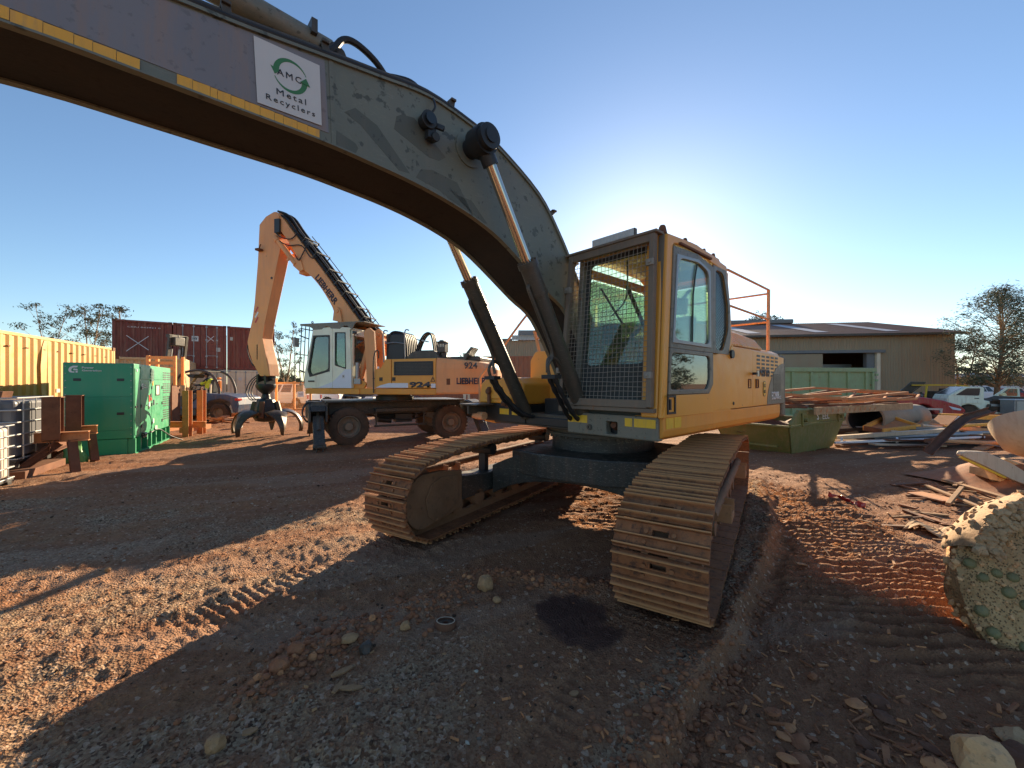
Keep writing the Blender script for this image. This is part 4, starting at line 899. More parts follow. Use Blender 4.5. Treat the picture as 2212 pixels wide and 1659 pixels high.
# handrails behind the cab
y=1.3; m=MB()
m.tube([(-.60,y,2.96),(-.76,y,3.0),(-2.37,y,3.0),(-2.37,y,2.97)],.015,8); m.tube([(-2.36,y,3.0),(-2.34,y,2.10)],.024,10); m.tube([(-.62,y,2.57),(-2.34,y,2.56)],.015,8); m.build('handrail',M['rail'],ex)
m=MB(); m.tube([(-2.34,y,2.94),(-2.34,.05,2.94)],.015,8); m.tube([(-2.34,y,2.52),(-2.34,.05,2.52)],.015,8); m.tube([(-2.34,.05,2.96),(-2.34,.05,2.1)],.022,8); m.build('handrail',M['rail'],ex)
MB().box(-1.9,-2.3,-.9,-.5,2.1,2.35).build('air_box',M['dark'],ex,.02)
# ================================================================ WHEELED MATERIAL HANDLER
H_=Fr((-3.54,12.4),(-.966,.259)); HZ=-.09
hd=thing('material_handler','pale orange wheeled material handler with white cab and open orange peel grab','material handler',(H_.o[0],H_.o[1],0),H_.ang)
HU=Fr((-3.65,12.8),(-.879,-.477)); dx,dy=HU.o[0]-H_.o[0],HU.o[1]-H_.o[1]
TH=Matrix.Translation((dx*H_.f[0]+dy*H_.f[1],dx*H_.l[0]+dy*H_.l[1],0))@Matrix.Rotation(HU.ang-H_.ang,4,'Z')
# undercarriage
m=MB(); m.box(-1.95,1.95,-.55,.55,.72,1.08); m.box(-1.95,2.05,-.95,.95,1.082,1.13); m.box(-1.9,-1.1,-.7,.7,.5,.72); m.box(1.1,1.8,-.7,.7,.5,.72); m.build('chassis',M['chassis'],hd,.02,TH)
m=MB(); m.box(-.75,.75,.62,.9,.80,.90); m.box(-.72,-.68,.7,.74,.42,.80); m.box(.68,.72,.7,.74,.42,.80); m.box(-.8,.75,.66,.76,.36,.41); m.build('access_step',M['chassis'],hd,.006,TH)
m=MB(); m.cyl((-.6,0,.62),(.6,0,.62),.13,12); m.box(-.4,.1,.2,.5,.45,.7); m.cyl((.2,.3,.5),(.6,.35,.55),.09,10); m.build('drive_line',M['black'],hd,0,TH)
for k in (-1,1): MB().tube(smoothpts([(-.9,.3*k,.65),(-.3,.5*k,.52),(.4,.45*k,.60),(.9,.3*k,.68)]),.02,6).build('hydraulic_hose',M['rubber'],hd,0,TH)
RT=.525
def wheel(u,w_,steer=0):
    Mx=TH@Matrix.Translation((u,w_,RT+HZ))@Matrix.Rotation(steer,4,'Z'); s=1 if w_>0 else -1
    m=MB(); m.lathe([(.30,-.14),(.33,-.17),(.44,-.175),(.50,-.155),(.525,-.11),(.528,0),(.525,.11),(.50,.155),(.44,.175),(.33,.17),(.30,.14),(.30,-.14)],(0,0,0),'y',40)
    for k in range(30):
        a=k*2*math.pi/30
        for sd_ in (-1,1):
            R0=Matrix.Rotation(-a-(.05*sd_),4,'Y'); m.box(.505,.5305,.02*sd_ if sd_>0 else -.15,.15 if sd_>0 else -.02,-.030,.030,R0)
    ty=m.build('tyre',M['tyre'],hd,0,Mx)
    m=MB(); y=s*.13; m.lathe([(.30,s*.15),(.285,s*.165),(.27,s*.15),(.26,s*.05),(.19,s*.03),(.18,s*.03)],(0,0,0),'y',32); m.lathe([(.0,s*.13),(.10,s*.13),(.125,s*.10),(.13,s*.03),(.20,s*.03)],(0,0,0),'y',24)
    for k in range(10): a=k*.628; m.cyl((.155*math.cos(a),s*.03,.155*math.sin(a)),(.155*math.cos(a),s*.07,.155*math.sin(a)),.014,6)
    m.lathe([(.30,-s*.15),(.2,-s*.05),(0,-s*.05)],(0,0,0),'y',24)
    m.build('rim',M['rim'],ty,0,Mx,fix=False)
for u,w_ in ((1.48,.96),(-1.45,.96),(1.48,-.96),(-1.45,-.96)): wheel(u,w_,.0 if u<0 else .02)
for s in (1,-1):
    for e in (1,-1):
        u=2.25*e; m=MB(); m.prism([(s*.75,1.10),(s*1.25,1.02),(s*1.38,.90),(s*1.38,.62),(s*1.2,.55),(s*.75,.60)],'x',u-.22,u-.17); m.prism([(s*.75,1.10),(s*1.25,1.02),(s*1.38,.90),(s*1.38,.62),(s*1.2,.55),(s*.75,.60)],'x',u+.17,u+.22)
        m.prism([(s*.75,1.12),(s*1.26,1.04),(s*1.40,.90),(s*1.36,.88),(s*1.24,1.0),(s*.75,1.08)],'x',u-.165,u+.165); m.box(u-.22,u+.22,s*.3,s*.75,.62,1.08); m.build('outrigger_housing',M['chassis'],hd,.01,TH)
        m=MB(); m.prism([(s*.9,.80),(s*1.3,.78),(s*1.95,.10),(s*1.85,-.02),(s*1.65,.10),(s*1.15,.55),(s*.9,.60)],'x',u-.13,u+.13); m.cyl((u-.15,s*1.88,.05),(u+.15,s*1.88,.05),.07,12); m.build('outrigger_leg',M['chassis'],hd,.015,TH)
        m=MB(); m.cyl((u,s*1.05,.92),(u,s*1.62,.42),.06,12); m.build('outrigger_cylinder',M['dark'],hd,0,TH)
        m=MB(); m.prism([(s*1.62,HZ-.06),(s*2.18,HZ-.06),(s*2.1,HZ-.01),(s*1.7,HZ-.01)],'x',u-.26,u+.26); m.box(u-.09,u-.06,s*1.8,s*1.95,HZ-.01,.12); m.box(u+.06,u+.09,s*1.8,s*1.95,HZ-.01,.12); m.build('outrigger_pad',M['chassis'],hd,.01,TH)
for w_ in (.5,.9): MB().tube(smoothpts([(2.0,w_,1.0),(2.45,w_,1.1),(2.6,w_,.85),(2.5,w_,.6),(2.3,w_,.62)]),.018,6).build('hydraulic_hose',M['rubber'],hd,0,TH)
m=MB(); m.lathe([(0,1.13),(.55,1.13),(.55,1.24),(.50,1.25),(.50,1.31),(0,1.31)],(0,0,0),'z',32); m.build('slew_ring',M['black'],hd)
# upper frame
m=MB(); m.box(-1.94,1.30,-1.22,1.22,1.315,1.48); m.build('revolving_frame',M['yellow2'],hd,.02)
m=MB(); m.box(1.302,2.14,.28,1.25,1.315,1.475); m.box(.35,1.3,1.221,1.25,1.315,1.475); m.build('cab_floor_beam',M['yellow2'],hd,.03)
# cab
CAB=[(2.17,1.49),(2.14,2.0),(1.88,3.13),(.64,3.10),(.60,1.49)]
m=MB(); m.frame([(2.17,1.485),(2.16,1.9),(1.88,3.14),(1.22,3.16),(1.22,1.485)],[(1.98,1.80),(2.05,2.0),(1.86,2.98),(1.31,2.98),(1.31,1.96)],[.10,.08,.07,.07,.09],'y',1.21,1.25); dr=m.build('cab_door',M['white'],hd,.008)
m=MB(); m.frame([(1.98,1.80),(2.05,2.0),(1.86,2.98),(1.31,2.98),(1.31,1.96)],[(1.94,1.86),(2.0,2.02),(1.82,2.94),(1.35,2.94),(1.35,2.01)],[.10,.08,.07,.07,.09],'y',1.235,1.262,4); m.build('window_seal',M['black'],dr)
MB().prism(rflat([(1.96,1.84),(2.02,2.02),(1.84,2.96),(1.33,2.96),(1.33,1.99)],.07),'y',1.225,1.23).build('window_pane',M['glassh'],dr)
m=MB(); m.box(1.82,2.02,1.25,1.28,1.66,1.70); m.build('door_handle',M['black'],dr,.006)
m=MB(); m.frame([(1.215,1.485),(1.215,3.16),(.66,3.12),(.60,1.485)],[(1.14,2.12),(1.14,3.05),(.80,3.04),(.78,2.02)],[.12,.04,.04,.05],'y',1.21,1.248); m.build('cab_side_wall',M['white'],hd,.008)
m=MB(); m.frame([(1.14,2.12),(1.14,3.05),(.80,3.04),(.78,2.02)],[(1.12,2.14),(1.12,3.03),(.82,3.02),(.80,2.05)],[.12,.04,.04,.05],'y',1.235,1.258); m.build('window_seal',M['black'],hd)
MB().prism(rflat([(1.14,2.12),(1.14,3.05),(.80,3.04),(.78,2.02)],.04),'y',1.222,1.227).build('window_pane',M['glassh'],hd)
MB().prism([(1.213,1.66),(.80,2.01),(.61,2.01),(.605,1.49),(1.213,1.49)],'y',1.2485,1.2515).build('white_panel_stripe',M['whitec'],hd)
MB().prism([(1.74,1.492),(1.225,1.50),(1.225,1.66)],'y',1.2505,1.2535).build('white_panel_stripe',M['whitec'],hd)
m=MB(); m.box(.82,.90,1.252,1.255,1.76,1.86); m.build('vinyl_mark',M['sticker'],hd); text('x',M['ink'],hd,(.89,1.257,1.79),(-1,0,0),(0,0,1),.06,.05)
m=MB(); m.frame([(.28,1.485),(1.21,1.485),(1.21,3.13),(.28,3.13)],[(.36,1.75),(1.13,1.75),(1.13,3.0),(.36,3.0)],.06,'x',2.05,2.09); fw=m.build('windscreen_frame',M['white'],hd,.01)
for v in fw.data.vertices: v.co.x+= .08-.27*max(0,(v.co.z-1.9))/1.2
p=MB().box(2.06,2.066,.36,1.13,1.75,1.9).add([(2.145,.36,1.75),(2.145,1.13,1.75),(2.145,1.13,1.9),(2.145,.36,1.9),(1.895,.36,3.0),(1.895,1.13,3.0)],[(3,2,5,4),(0,1,2,3)]).build('windscreen_pane',M['glassh'],hd)
m=MB(); m.frame([(2.15,1.485),(2.13,1.9),(1.88,3.13),(.62,3.11),(.60,1.485)],[(1.98,1.9),(1.98,2.1),(1.80,2.98),(.75,2.96),(.75,1.9)],.08,'y',.25,.28); m.build('cab_far_wall',M['white'],hd)
MB().prism([(1.98,1.9),(1.98,2.1),(1.80,2.98),(.75,2.96),(.75,1.9)],'y',.262,.266).build('window_pane',M['glassh'],hd)
m=MB(); m.box(.60,.64,.28,1.21,1.49,2.1); m.box(.60,.64,.28,1.21,2.95,3.10); m.box(.601,.639,.28,.36,2.1,2.95); m.box(.601,.639,1.13,1.21,2.1,2.95); m.build('cab_rear_wall',M['white'],hd)
MB().box(.617,.622,.36,1.13,2.1,2.95).build('window_pane',M['glassh'],hd)
m=MB(); m.prism([(1.90,3.13),(1.86,3.19),(1.1,3.21),(.62,3.17),(.60,3.11)],'y',.26,1.24); m.build('cab_roof',M['white'],hd,.02)
m=MB(); m.box(.7,1.2,.5,1.0,1.75,1.95); m.prism([(.72,1.95),(.86,1.95),(.74,2.7),(.62,2.7)],'y',.52,.98); m.box(1.6,1.7,.6,.95,1.5,2.2); m.build('operator_seat',M['seat'],hd,.03)
MB().cyl((1.5,.55,2.2),(1.62,.9,2.35),.012).build('steering_lever',M['interior'],hd)
m=MB(); m.lathe([(0,0),(.035,.01),(.04,.05),(.0,.09)],(.98,.9,2.55),'z',10); m.build('hanging_freshener',M['black'],hd)
# overhead guard with scalloped edge, front guard bars
m=MB(); sc_=[(2.30,3.265)]+[(2.30-.02*i*4.1,3.14+.085*abs(math.sin(i*.52+.5)) ) for i in range(0,24)]+[(.3,3.27)]
m.prism([(2.32,3.31),(2.32,3.28)]+[(2.02-.075*i,3.16+.075*math.cos(i*.78)) for i in range(20)]+[(.5,3.27),(.45,3.31)],'y',1.22,1.245); m.box(.2,2.32,.2,1.24,3.31,3.33); m.build('overhead_guard',M['grey'],hd)
m=MB(); m.ring((1.9,1.23,3.36),(1.9,1.25,3.36),.02,.035,10); m.build('lifting_eye',M['dark'],hd)
for i in range(7):
    y=.30+.15*i; MB().tube([(2.30,y,3.28),(2.34,y,2.6),(2.38,y,2.0),(2.34,y,1.55)],.013,6).build('guard_bar',M['black'],hd)
m=MB()
for z,x_ in ((3.2,2.31),(2.45,2.35),(1.95,2.38),(1.6,2.345)): m.tube([(x_,.28,z),(x_,1.24,z)],.015,6)
for z in (3.0,2.0): m.bar((2.08,1.2,z-.1),(2.36,1.22,z),.03,.03)
m.build('front_guard_frame',M['black'],hd)
m=MB(); m.box(2.33,2.40,1.26,1.44,2.66,2.92); m.bar((2.30,1.24,2.9),(2.36,1.34,2.9),.02,.02); m.build('mirror',M['galv'],hd,.02)
m=MB(); m.tube(smoothpts([(.42,1.20,2.95),(.50,1.24,3.0),(.52,1.25,2.9)]),.012,6); m.box(.46,.54,1.2,1.3,2.98,3.06); m.build('rear_work_lamp',M['black'],hd,.01)
m=MB(); m.cyl((.52,1.1,2.2),(.52,1.1,1.75),.06,12); m.box(.36,.56,1.0,1.2,1.6,1.75); m.build('air_dryer',M['galv'],hd)
# boom tower, lifting cylinders
m=MB(); m.prism([(.22,1.49),(.28,2.2),(.34,3.02),(.28,3.14),(.16,3.19),(.04,3.12),(.00,3.0),(-.12,1.49)],'y',.60,.66); m.prism([(.22,1.49),(.28,2.2),(.34,3.02),(.28,3.14),(.16,3.19),(.04,3.12),(.00,3.0),(-.12,1.49)],'y',-.66,-.60); m.cyl((.17,-.7,3.02),(.17,.7,3.02),.07,14); m.build('boom_tower',M['tan'],hd,.01)
m=MB(); m.prism([(.20,1.49),(.24,2.3),(.30,3.02),(.24,3.12),(.12,3.16),(-.02,3.05),(-.12,1.49)],'y',1.06,1.13); m.build('tower_side_plate',M['tan'],hd,.01)
m=MB(); m.prism([(.62,1.48),(.62,1.78),(.52,1.80),(.20,1.62),(.28,1.48)],'y',1.08,1.14); m.build('cylinder_foot_bracket',M['yellow2'],hd,.01)
for s in (1,-1):
    m=MB(); m.cyl((.55,s*.95,1.72),(.20,s*.95,2.85),.085,16); m.build('lift_cylinder',M['tan'],hd); MB().cyl((.20,s*.95,2.85),(.12,s*.92,3.10),.05,12).build('cylinder_rod',M['chrome'],hd)
MB().tube(smoothpts([(-.10,1.26,1.36),(-.10,1.27,2.1),(-.14,1.26,2.45),(-.22,1.22,2.5),(-.22,1.2,2.3)]),.018,8).build('grab_rail',M['dark'],hd)
for z in (2.06,2.02): MB().box(-.20,-.14,1.14,1.15,z-.03,z+.02).build('tag_plate',M['whitec'],hd)
# main boom
up=[(.05,2.75),(.45,3.0),(.98,3.42),(1.68,4.28),(2.47,5.26),(3.45,6.40),(3.84,6.88),(4.1,7.10)]; lo=[(.35,2.45),(1.2,2.85),(1.82,3.50),(2.02,3.98),(2.4,4.55),(2.78,4.97),(3.12,5.24),(3.32,5.62),(3.72,6.22),(4.0,6.55),(4.25,6.85)]
m=MB(); m.prism(sm2(up,3)+sm2(lo,3)[::-1],'y',-.27,.27); m.cyl((4.12,-.33,6.98),(4.12,.33,6.98),.15,20); hb=m.build('main_boom',M['tan'],hd,.015)
m=MB(); m.prism([(1.62,3.48),(1.95,3.55),(1.90,3.92),(1.80,3.96),(1.70,3.88)],'y',.28,.33); m.cyl((1.80,.27,3.84),(1.80,.36,3.84),.06,12); m.build('cylinder_lug',M['tan'],hb)
def btext(s,uz0,uz1,h,mat,y=.2775,name='lettering'):
    a=Vector((uz0[0],0,uz0[1])); b=Vector((uz1[0],0,uz1[1])); d=(b-a); n=Vector((-d.z,0,d.x)); n=n if n.z>0 else -n
    return text(s,M[mat],hd,(a.x,y,a.z),d,n,d.length,h,name,bold=.03)
dA=H_.w(*((900+530/1.508)/1.8228,(750+500/1.508)/1.8228),.28); dB=H_.w(*((900+648/1.508)/1.8228,(750+660/1.508)/1.8228),.28)
btext('LIEBHERR',(dA[0]+.12,dA[2]-.10),(dB[0]+.12,dB[2]-.10),.19,'navyink')
# hose run and rungs on the boom back
for k in range(7):
    y=-.22+.07*k; MB().tube([(a,y,b) for a,b in offs(sm2([(.5,3.0),(.98,3.42),(1.68,4.28),(2.47,5.26),(3.45,6.40),(3.84,6.90),(4.25,7.08)],4),.05+.055*(k%3))],.036,6).build('hydraulic_hose',M['rubber'],hd)
for t_ in (.06,.2,.34,.48,.62,.76,.9):
    L_=sm2([(.98,3.42),(1.68,4.28),(2.47,5.26),(3.45,6.40)],8); i=int(t_*(len(L_)-1)); a=offs(L_,.02)[i]; b=offs(L_,.23)[i]
    m=MB(); m.bar((a[0],.30,a[1]),(b[0],.30,b[1]),.025,.025,(0,1,0)); m.bar((a[0],-.30,a[1]),(b[0],-.30,b[1]),.025,.025,(0,1,0)); m.bar((b[0],-.30,b[1]),(b[0],.34,b[1]),.035,.03); m.build('hose_guard_rung',M['dark'],hd)
for y in (.30,-.30): MB().tube([(a,y,b) for a,b in offs(sm2([(.9,3.34),(1.68,4.28),(2.47,5.26),(3.4,6.34)],5),.20)],.013,6).build('hose_guard_rail',M['black'],hd)
MB().tube(smoothpts([(.6,.31,3.3),(.62,.34,3.62),(.75,.33,3.85)]),.02,6).build('hydraulic_hose',M['rubber'],hd)
for q in ([(2.5,.30,5.6),(2.75,.32,5.55),(3.1,.33,5.95),(3.6,.33,6.0),(4.0,.3,6.2)],[(2.9,.3,6.0),(3.05,.33,5.7),(3.2,.34,5.5),(3.35,.33,5.7)],[(3.3,.28,6.4),(3.5,.33,6.2),(3.9,.33,6.3),(4.15,.3,6.5)]): MB().tube(smoothpts(q),.018,6).build('hydraulic_hose',M['rubber'],hd)
MB().box(2.95,3.15,-.2,.2,5.95,6.15).build('hose_bracket',M['black'],hd,.01); MB().box(3.95,4.15,-.34,.34,6.45,6.9).build('joint_cover',M['black'],hd,.01)
# stick
stp=[(4.02,7.12),(4.30,7.20),(4.62,7.08),(4.88,6.84),(4.90,6.5),(4.95,5.6),(5.08,4.3),(5.17,3.75),(5.38,3.0),(5.30,2.65),(5.16,2.30),(4.86,1.86),(4.46,1.86),(4.52,2.25),(4.66,2.7),(4.76,3.1),(4.66,3.6),(4.42,4.5),(4.12,5.6),(4.02,6.0),(4.02,6.5)]
m=MB(); m.prism(stp,'y',-.20,.20); st_=m.build('stick',M['tan'],hd,.015)
MB().prism([(4.95,2.30),(4.78,3.1),(4.70,3.6),(4.44,4.6),(4.06,6.0),(4.03,5.99),(4.41,4.5),(4.65,3.6),(4.74,3.1),(4.64,2.7),(4.47,1.9),(4.60,1.88)],'y',.2005,.215).build('stick_side_plate',M['tan'],st_)
for k in range(3): MB().bar((5.05-.0,.204,3.62+.17*k),(4.93,.204,3.80+.17*k),.004,.055,(1,0,0)).build('hazard_stripe',M['redpaint' if k%2==0 else 'whitec'],st_)
MB().cyl((4.38,.2,5.05),(4.38,.215,5.05),.04,10).build('grease_cap',M['black'],st_)
m=MB(); m.box(4.95,5.0,.05,.2,2.4,2.9); m.tube(smoothpts([(5.30,.15,3.1),(5.42,.16,2.8),(5.35,.16,2.5),(5.18,.15,2.2)]),.02,6); m.build('hydraulic_hose',M['rubber'],hd)
# stick cylinder
m=MB(); m.cyl((3.30,.0,5.30),(3.72,.0,5.78),.10,16); m.box(3.05,3.35,-.16,.16,5.12,5.42); m.build('stick_cylinder',M['tan'],hd,.01)
for s in (1,-1):
    m=MB(); m.cyl((3.36,s*.26,5.40),(4.06,s*.26,6.20),.085,14); m.cyl((4.06,s*.26,6.20),(4.18,s*.26,6.32),.10,14); m.build('stick_cylinder',M['tan'],hd)
    m=MB(); m.prism([(3.05,5.2),(3.2,5.15),(3.45,5.35),(3.40,5.62),(3.25,5.6),(3.15,5.5)],'y',s*.28-.03,s*.28+.03); m.prism([(3.58,5.50),(3.68,5.55),(3.52,5.72)],'y',s*.33-.02,s*.33+.02); m.build('cylinder_lug',M['tan'],hd,.01)
m=MB(); m.box(4.72,4.9,.2,.36,5.95,6.02); m.bar((4.8,.3,6.0),(4.72,.3,6.15),.03,.03); m.build('stick_lamp',M['rust'],st_,.01)
# grab
gc=(4.82,0)
m=MB(); m.box(4.62,4.70,-.2,.2,1.50,1.92); m.box(4.94,5.02,-.2,.2,1.50,1.92); m.cyl((4.5,0,1.80),(5.12,0,1.80),.09,14); m.lathe([(0,1.24),(.10,1.26),(.26,1.42),(.30,1.50),(.30,1.60),(0,1.60)],(gc[0],0,0),'z',20); m.build('grab_rotator',M['black'],hd,.01)
m=MB(); m.lathe([(0,1.26),(.12,1.26),(.14,1.12),(.26,1.08),(.34,.85),(.38,.50),(.30,.38),(.12,.34),(0,.34)],(gc[0],0,0),'z',8,False); m.build('grab_body',M['black'],hd,.02)
for k in range(4): 
    a=.5+k*math.pi/2; c,s=math.cos(a),math.sin(a); m=MB(); m.bar((gc[0]+.33*c,.33*s,1.02),(gc[0]+.46*c,.46*s,.50),.14,.12,(c,s,0)); m.build('tine_cylinder',M['rust'] if k%2 else M['steel'],hd,.02)
for k in range(5):
    a=R(18+72*k); c,s=math.cos(a),math.sin(a); m=MB(); prof=smoothpts([(.22,0,.46),(.42,0,.66),(.68,0,.68),(.92,0,.52),(1.06,0,.24),(1.04,0,.02-.06)],5); wd=[.06,.07,.08,.10,.13,.16,.19,.21,.22,.22,.22,.21,.20,.18,.16,.14,.12,.10,.09,.08,.07,.06,.05,.04,.03,.02]
    n=len(prof); vs=[]
    for i,p in enumerate(prof):
        q=prof[min(i+1,n-1)]-prof[max(i-1,0)]; q.normalize(); nn=Vector((-q.z,0,q.x)); w_=wd[min(i,25)]*1.45
        for (off,yy) in ((0.07,0),(-.01,w_),(-.05,w_*.96),(-.03,0),(-.05,-w_*.96),(-.01,-w_)):
            pp=p+nn*off; vs.append((gc[0]+pp.x*c-yy*s,pp.x*s+yy*c,pp.z))
    fs=[(i*6+j,i*6+(j+1)%6,(i+1)*6+(j+1)%6,(i+1)*6+j) for i in range(n-1) for j in range(6)]+[(0,1,2,3,4,5),tuple((n-1)*6+j for j in (5,4,3,2,1,0))]
    m.add(vs,fs,True); m.build('grab_tine',M['steel'],hd)
for k in range(3): MB().tube(smoothpts([(4.95,.1*k-.1,1.95),(5.3,.1*k-.05,1.7),(5.42,.1*k,1.35),(5.25,.1*k,1.08),(4.95,.08*k,1.1)]),.016,6).build('hydraulic_hose',M['rubber'],hd)
# engine housing
m=MB(); m.prism([(-.12,1.49),(-.12,2.0),(-.30,2.03),(-.45,2.27),(-.62,2.27),(-.62,1.49)],'y',-1.2,1.235); m.build('side_panel',M['yellow'],hd,.012)
m=MB(); m.prism([(-.635,1.49),(-.635,2.27),(-1.935,2.28),(-1.935,1.49)],'y',-1.2,1.235); eh_=m.build('engine_housing',M['yellow'],hd,.015)
m=MB(); m.frame([(-.72,1.83),(-1.86,1.83),(-1.86,2.20),(-.72,2.20)],[(-.75,1.86),(-1.83,1.86),(-1.83,2.17),(-.75,2.17)],.02,'y',1.236,1.256); m.box(-.74,-1.84,1.2355,1.239,1.85,2.18); g_=m.build('vent_grille',M['black'],eh_)
for i in range(8): MB().box(-.75,-1.83,1.240,1.25,1.875+.037*i,1.890+.037*i).build('louvre',M['dark'],g_)
def ht(s,u,z,w_,h_,mat,y=1.2385,**k): return text(s,M[mat],hd,(u,y,z),(-1,0,0),(0,0,1),w_,h_,**k)
MB().prism([(-.15,1.50),(-.30,1.565),(-.55,1.625),(-1.13,1.625),(-1.13,1.50)],'y',1.2365,1.238).build('white_stripe',M['whitec'],hd)
MB().box(-1.80,-1.93,1.2365,1.238,1.50,1.61).build('white_stripe',M['whitec'],hd)
ht('924',-1.17,1.50,.62,.16,'greyink',bold=.05); 
m=MB(); m.frame([(-1.78,1.66),(-1.92,1.66),(-1.85,1.80)],[(-1.805,1.675),(-1.895,1.675),(-1.85,1.77)],.008,'y',1.237,1.241,2); m.build('warning_triangle',M['ink'],hd); text('!',M['ink'],hd,(-1.845,1.2395,1.69),(-1,0,0),(0,0,1),.012,.06)
for u in (-.27,-.66): 
    m=MB(); m.frame([(u,1.68),(u-.09,1.68),(u-.09,1.78),(u,1.78)],[(u-.015,1.695),(u-.075,1.695),(u-.075,1.765),(u-.015,1.765)],.01,'y',1.2365,1.25); m.box(u-.02,u-.07,1.236,1.243,1.70,1.76); m.build('panel_latch',M['black'],hd)
m=MB(); m.prism([(.02,1.75),(.0,1.72),(-.07,1.75),(0,1.78)],'y',1.131,1.136); m.build('lamp_cutout',M['black'],hd)
# counterweight, rounded at the tail
pl=[(-1.95,1.245),(-2.55,1.235),(-2.85,1.15),(-3.05,.95),(-3.2,.55),(-3.24,0)]; pl=pl+[(a,-b) for a,b in pl[::-1]]; m=MB(); P3=[]
for z,k in ((1.34,.97),(1.38,1.0),(2.0,1.0),(2.16,.985),(2.25,.95),(2.29,.90)):
    P3.append([(-1.95+(a+1.95)*k, b*(k*.5+.5), z-(.10*max(0,(-a-1.95)/1.3) if z>2 else 0)) for a,b in pl])
n=len(pl); 
for i in range(len(P3)-1): m.add(P3[i]+P3[i+1],[(j,j+1,n+j+1,n+j) for j in range(n-1)],True)
m.add(P3[0],[tuple(range(n))]); m.add(P3[-1],[tuple(range(n))[::-1]]); m.build('counterweight',M['tan'],hd)
ht('LIEBHERR',-2.52,1.595,.80,.165,'navyink',y=1.239,bold=.03); ht('924',-2.72,1.99,.36,.17,'greyink',y=1.215,bold=.02)
MB().box(-2.24,-2.34,1.2355,1.241,1.58,1.74).build('worn_label',M['rust'],hd)
m=MB(); m.prism([(-.78,2.28),(-.95,2.33),(-1.10,2.46),(-1.25,2.50),(-1.75,2.50),(-1.85,2.42),(-1.95,2.28)],'y',.1,1.0); m.build('engine_hood',M['dark'],hd,.02)
for i in range(10): MB().prism([(-.98,2.345),(-1.12,2.475),(-1.26,2.515),(-1.72,2.515),(-1.72,2.50),(-1.25,2.50),(-1.10,2.46),(-.98,2.33)],'y',.18+.08*i,.22+.08*i).build('hood_rib',M['rubber'],hd)
m=MB(); m.cyl((-1.93,.75,2.3),(-1.93,.75,2.46),.09,14); m.box(-2.03,-1.80,.64,.88,2.46,2.72); m.box(-2.05,-1.78,.62,.90,2.72,2.75); m.prism([(-2.0,2.75),(-1.83,2.75),(-1.87,2.79),(-1.96,2.79)],'y',.66,.86); m.build('air_intake',M['dark'],hd,.01)
m=MB(); 
for i in range(4): m.box(-1.85-.045*i,-1.865-.045*i,.8805,.884,2.60,2.68)
m.build('intake_slot',M['white'],hd)
m=MB(); m.prism([(-2.5,2.22),(-2.62,2.22),(-2.86,2.56),(-2.80,2.58)],'y',.5,.95); m.build('open_hatch',M['dark'],hd)
m=MB(); m.box(-2.0,-3.0,-.3,.8,2.2,2.34); m.build('rear_hood',M['dark'],hd,.04)
# hydraulic tank + hose bundle behind tower
m=MB(); m.box(-.28,-.85,.2,.95,2.0,3.0); m.build('oil_tank',M['black'],hd,.04)
for i in range(7): MB().tube(smoothpts([(-.28,.30+.1*i,2.1),(-.36,.34+.1*i,2.7),(-.42,.34+.1*i,2.98),(-.62,.34+.1*i,3.04),(-.86,.32+.1*i,2.9),(-.92,.3+.1*i,2.2)]),.032,6).build('hydraulic_hose',M['rubber'],hd)
MB().tube(smoothpts([(-.3,1.0,2.72),(-.6,1.02,2.74),(-.9,1.0,2.70)]),.016,6).build('hose_strap',M['galv'],hd)
for x_ in (-.26,-.92): MB().tube(smoothpts([(x_,1.02,2.2),(x_,1.04,3.0),(x_-.05,.9,3.08)]),.018,6).build('grab_rail',M['galv'],hd)
for i in range(3): MB().tube(smoothpts([(-.95,.4+.1*i,2.2),(-1.1,.4+.1*i,2.7),(-1.3,.4+.1*i,3.0),(-1.5,.4+.1*i,2.95),(-1.62,.42+.1*i,2.3)]),.026,6).build('hydraulic_hose',M['rubber'],hd)
m=MB(); m.bar((-1.0,.5,2.86),(-1.32,.5,2.80),.2,.03); m.build('hose_clamp',M['galv'],hd)
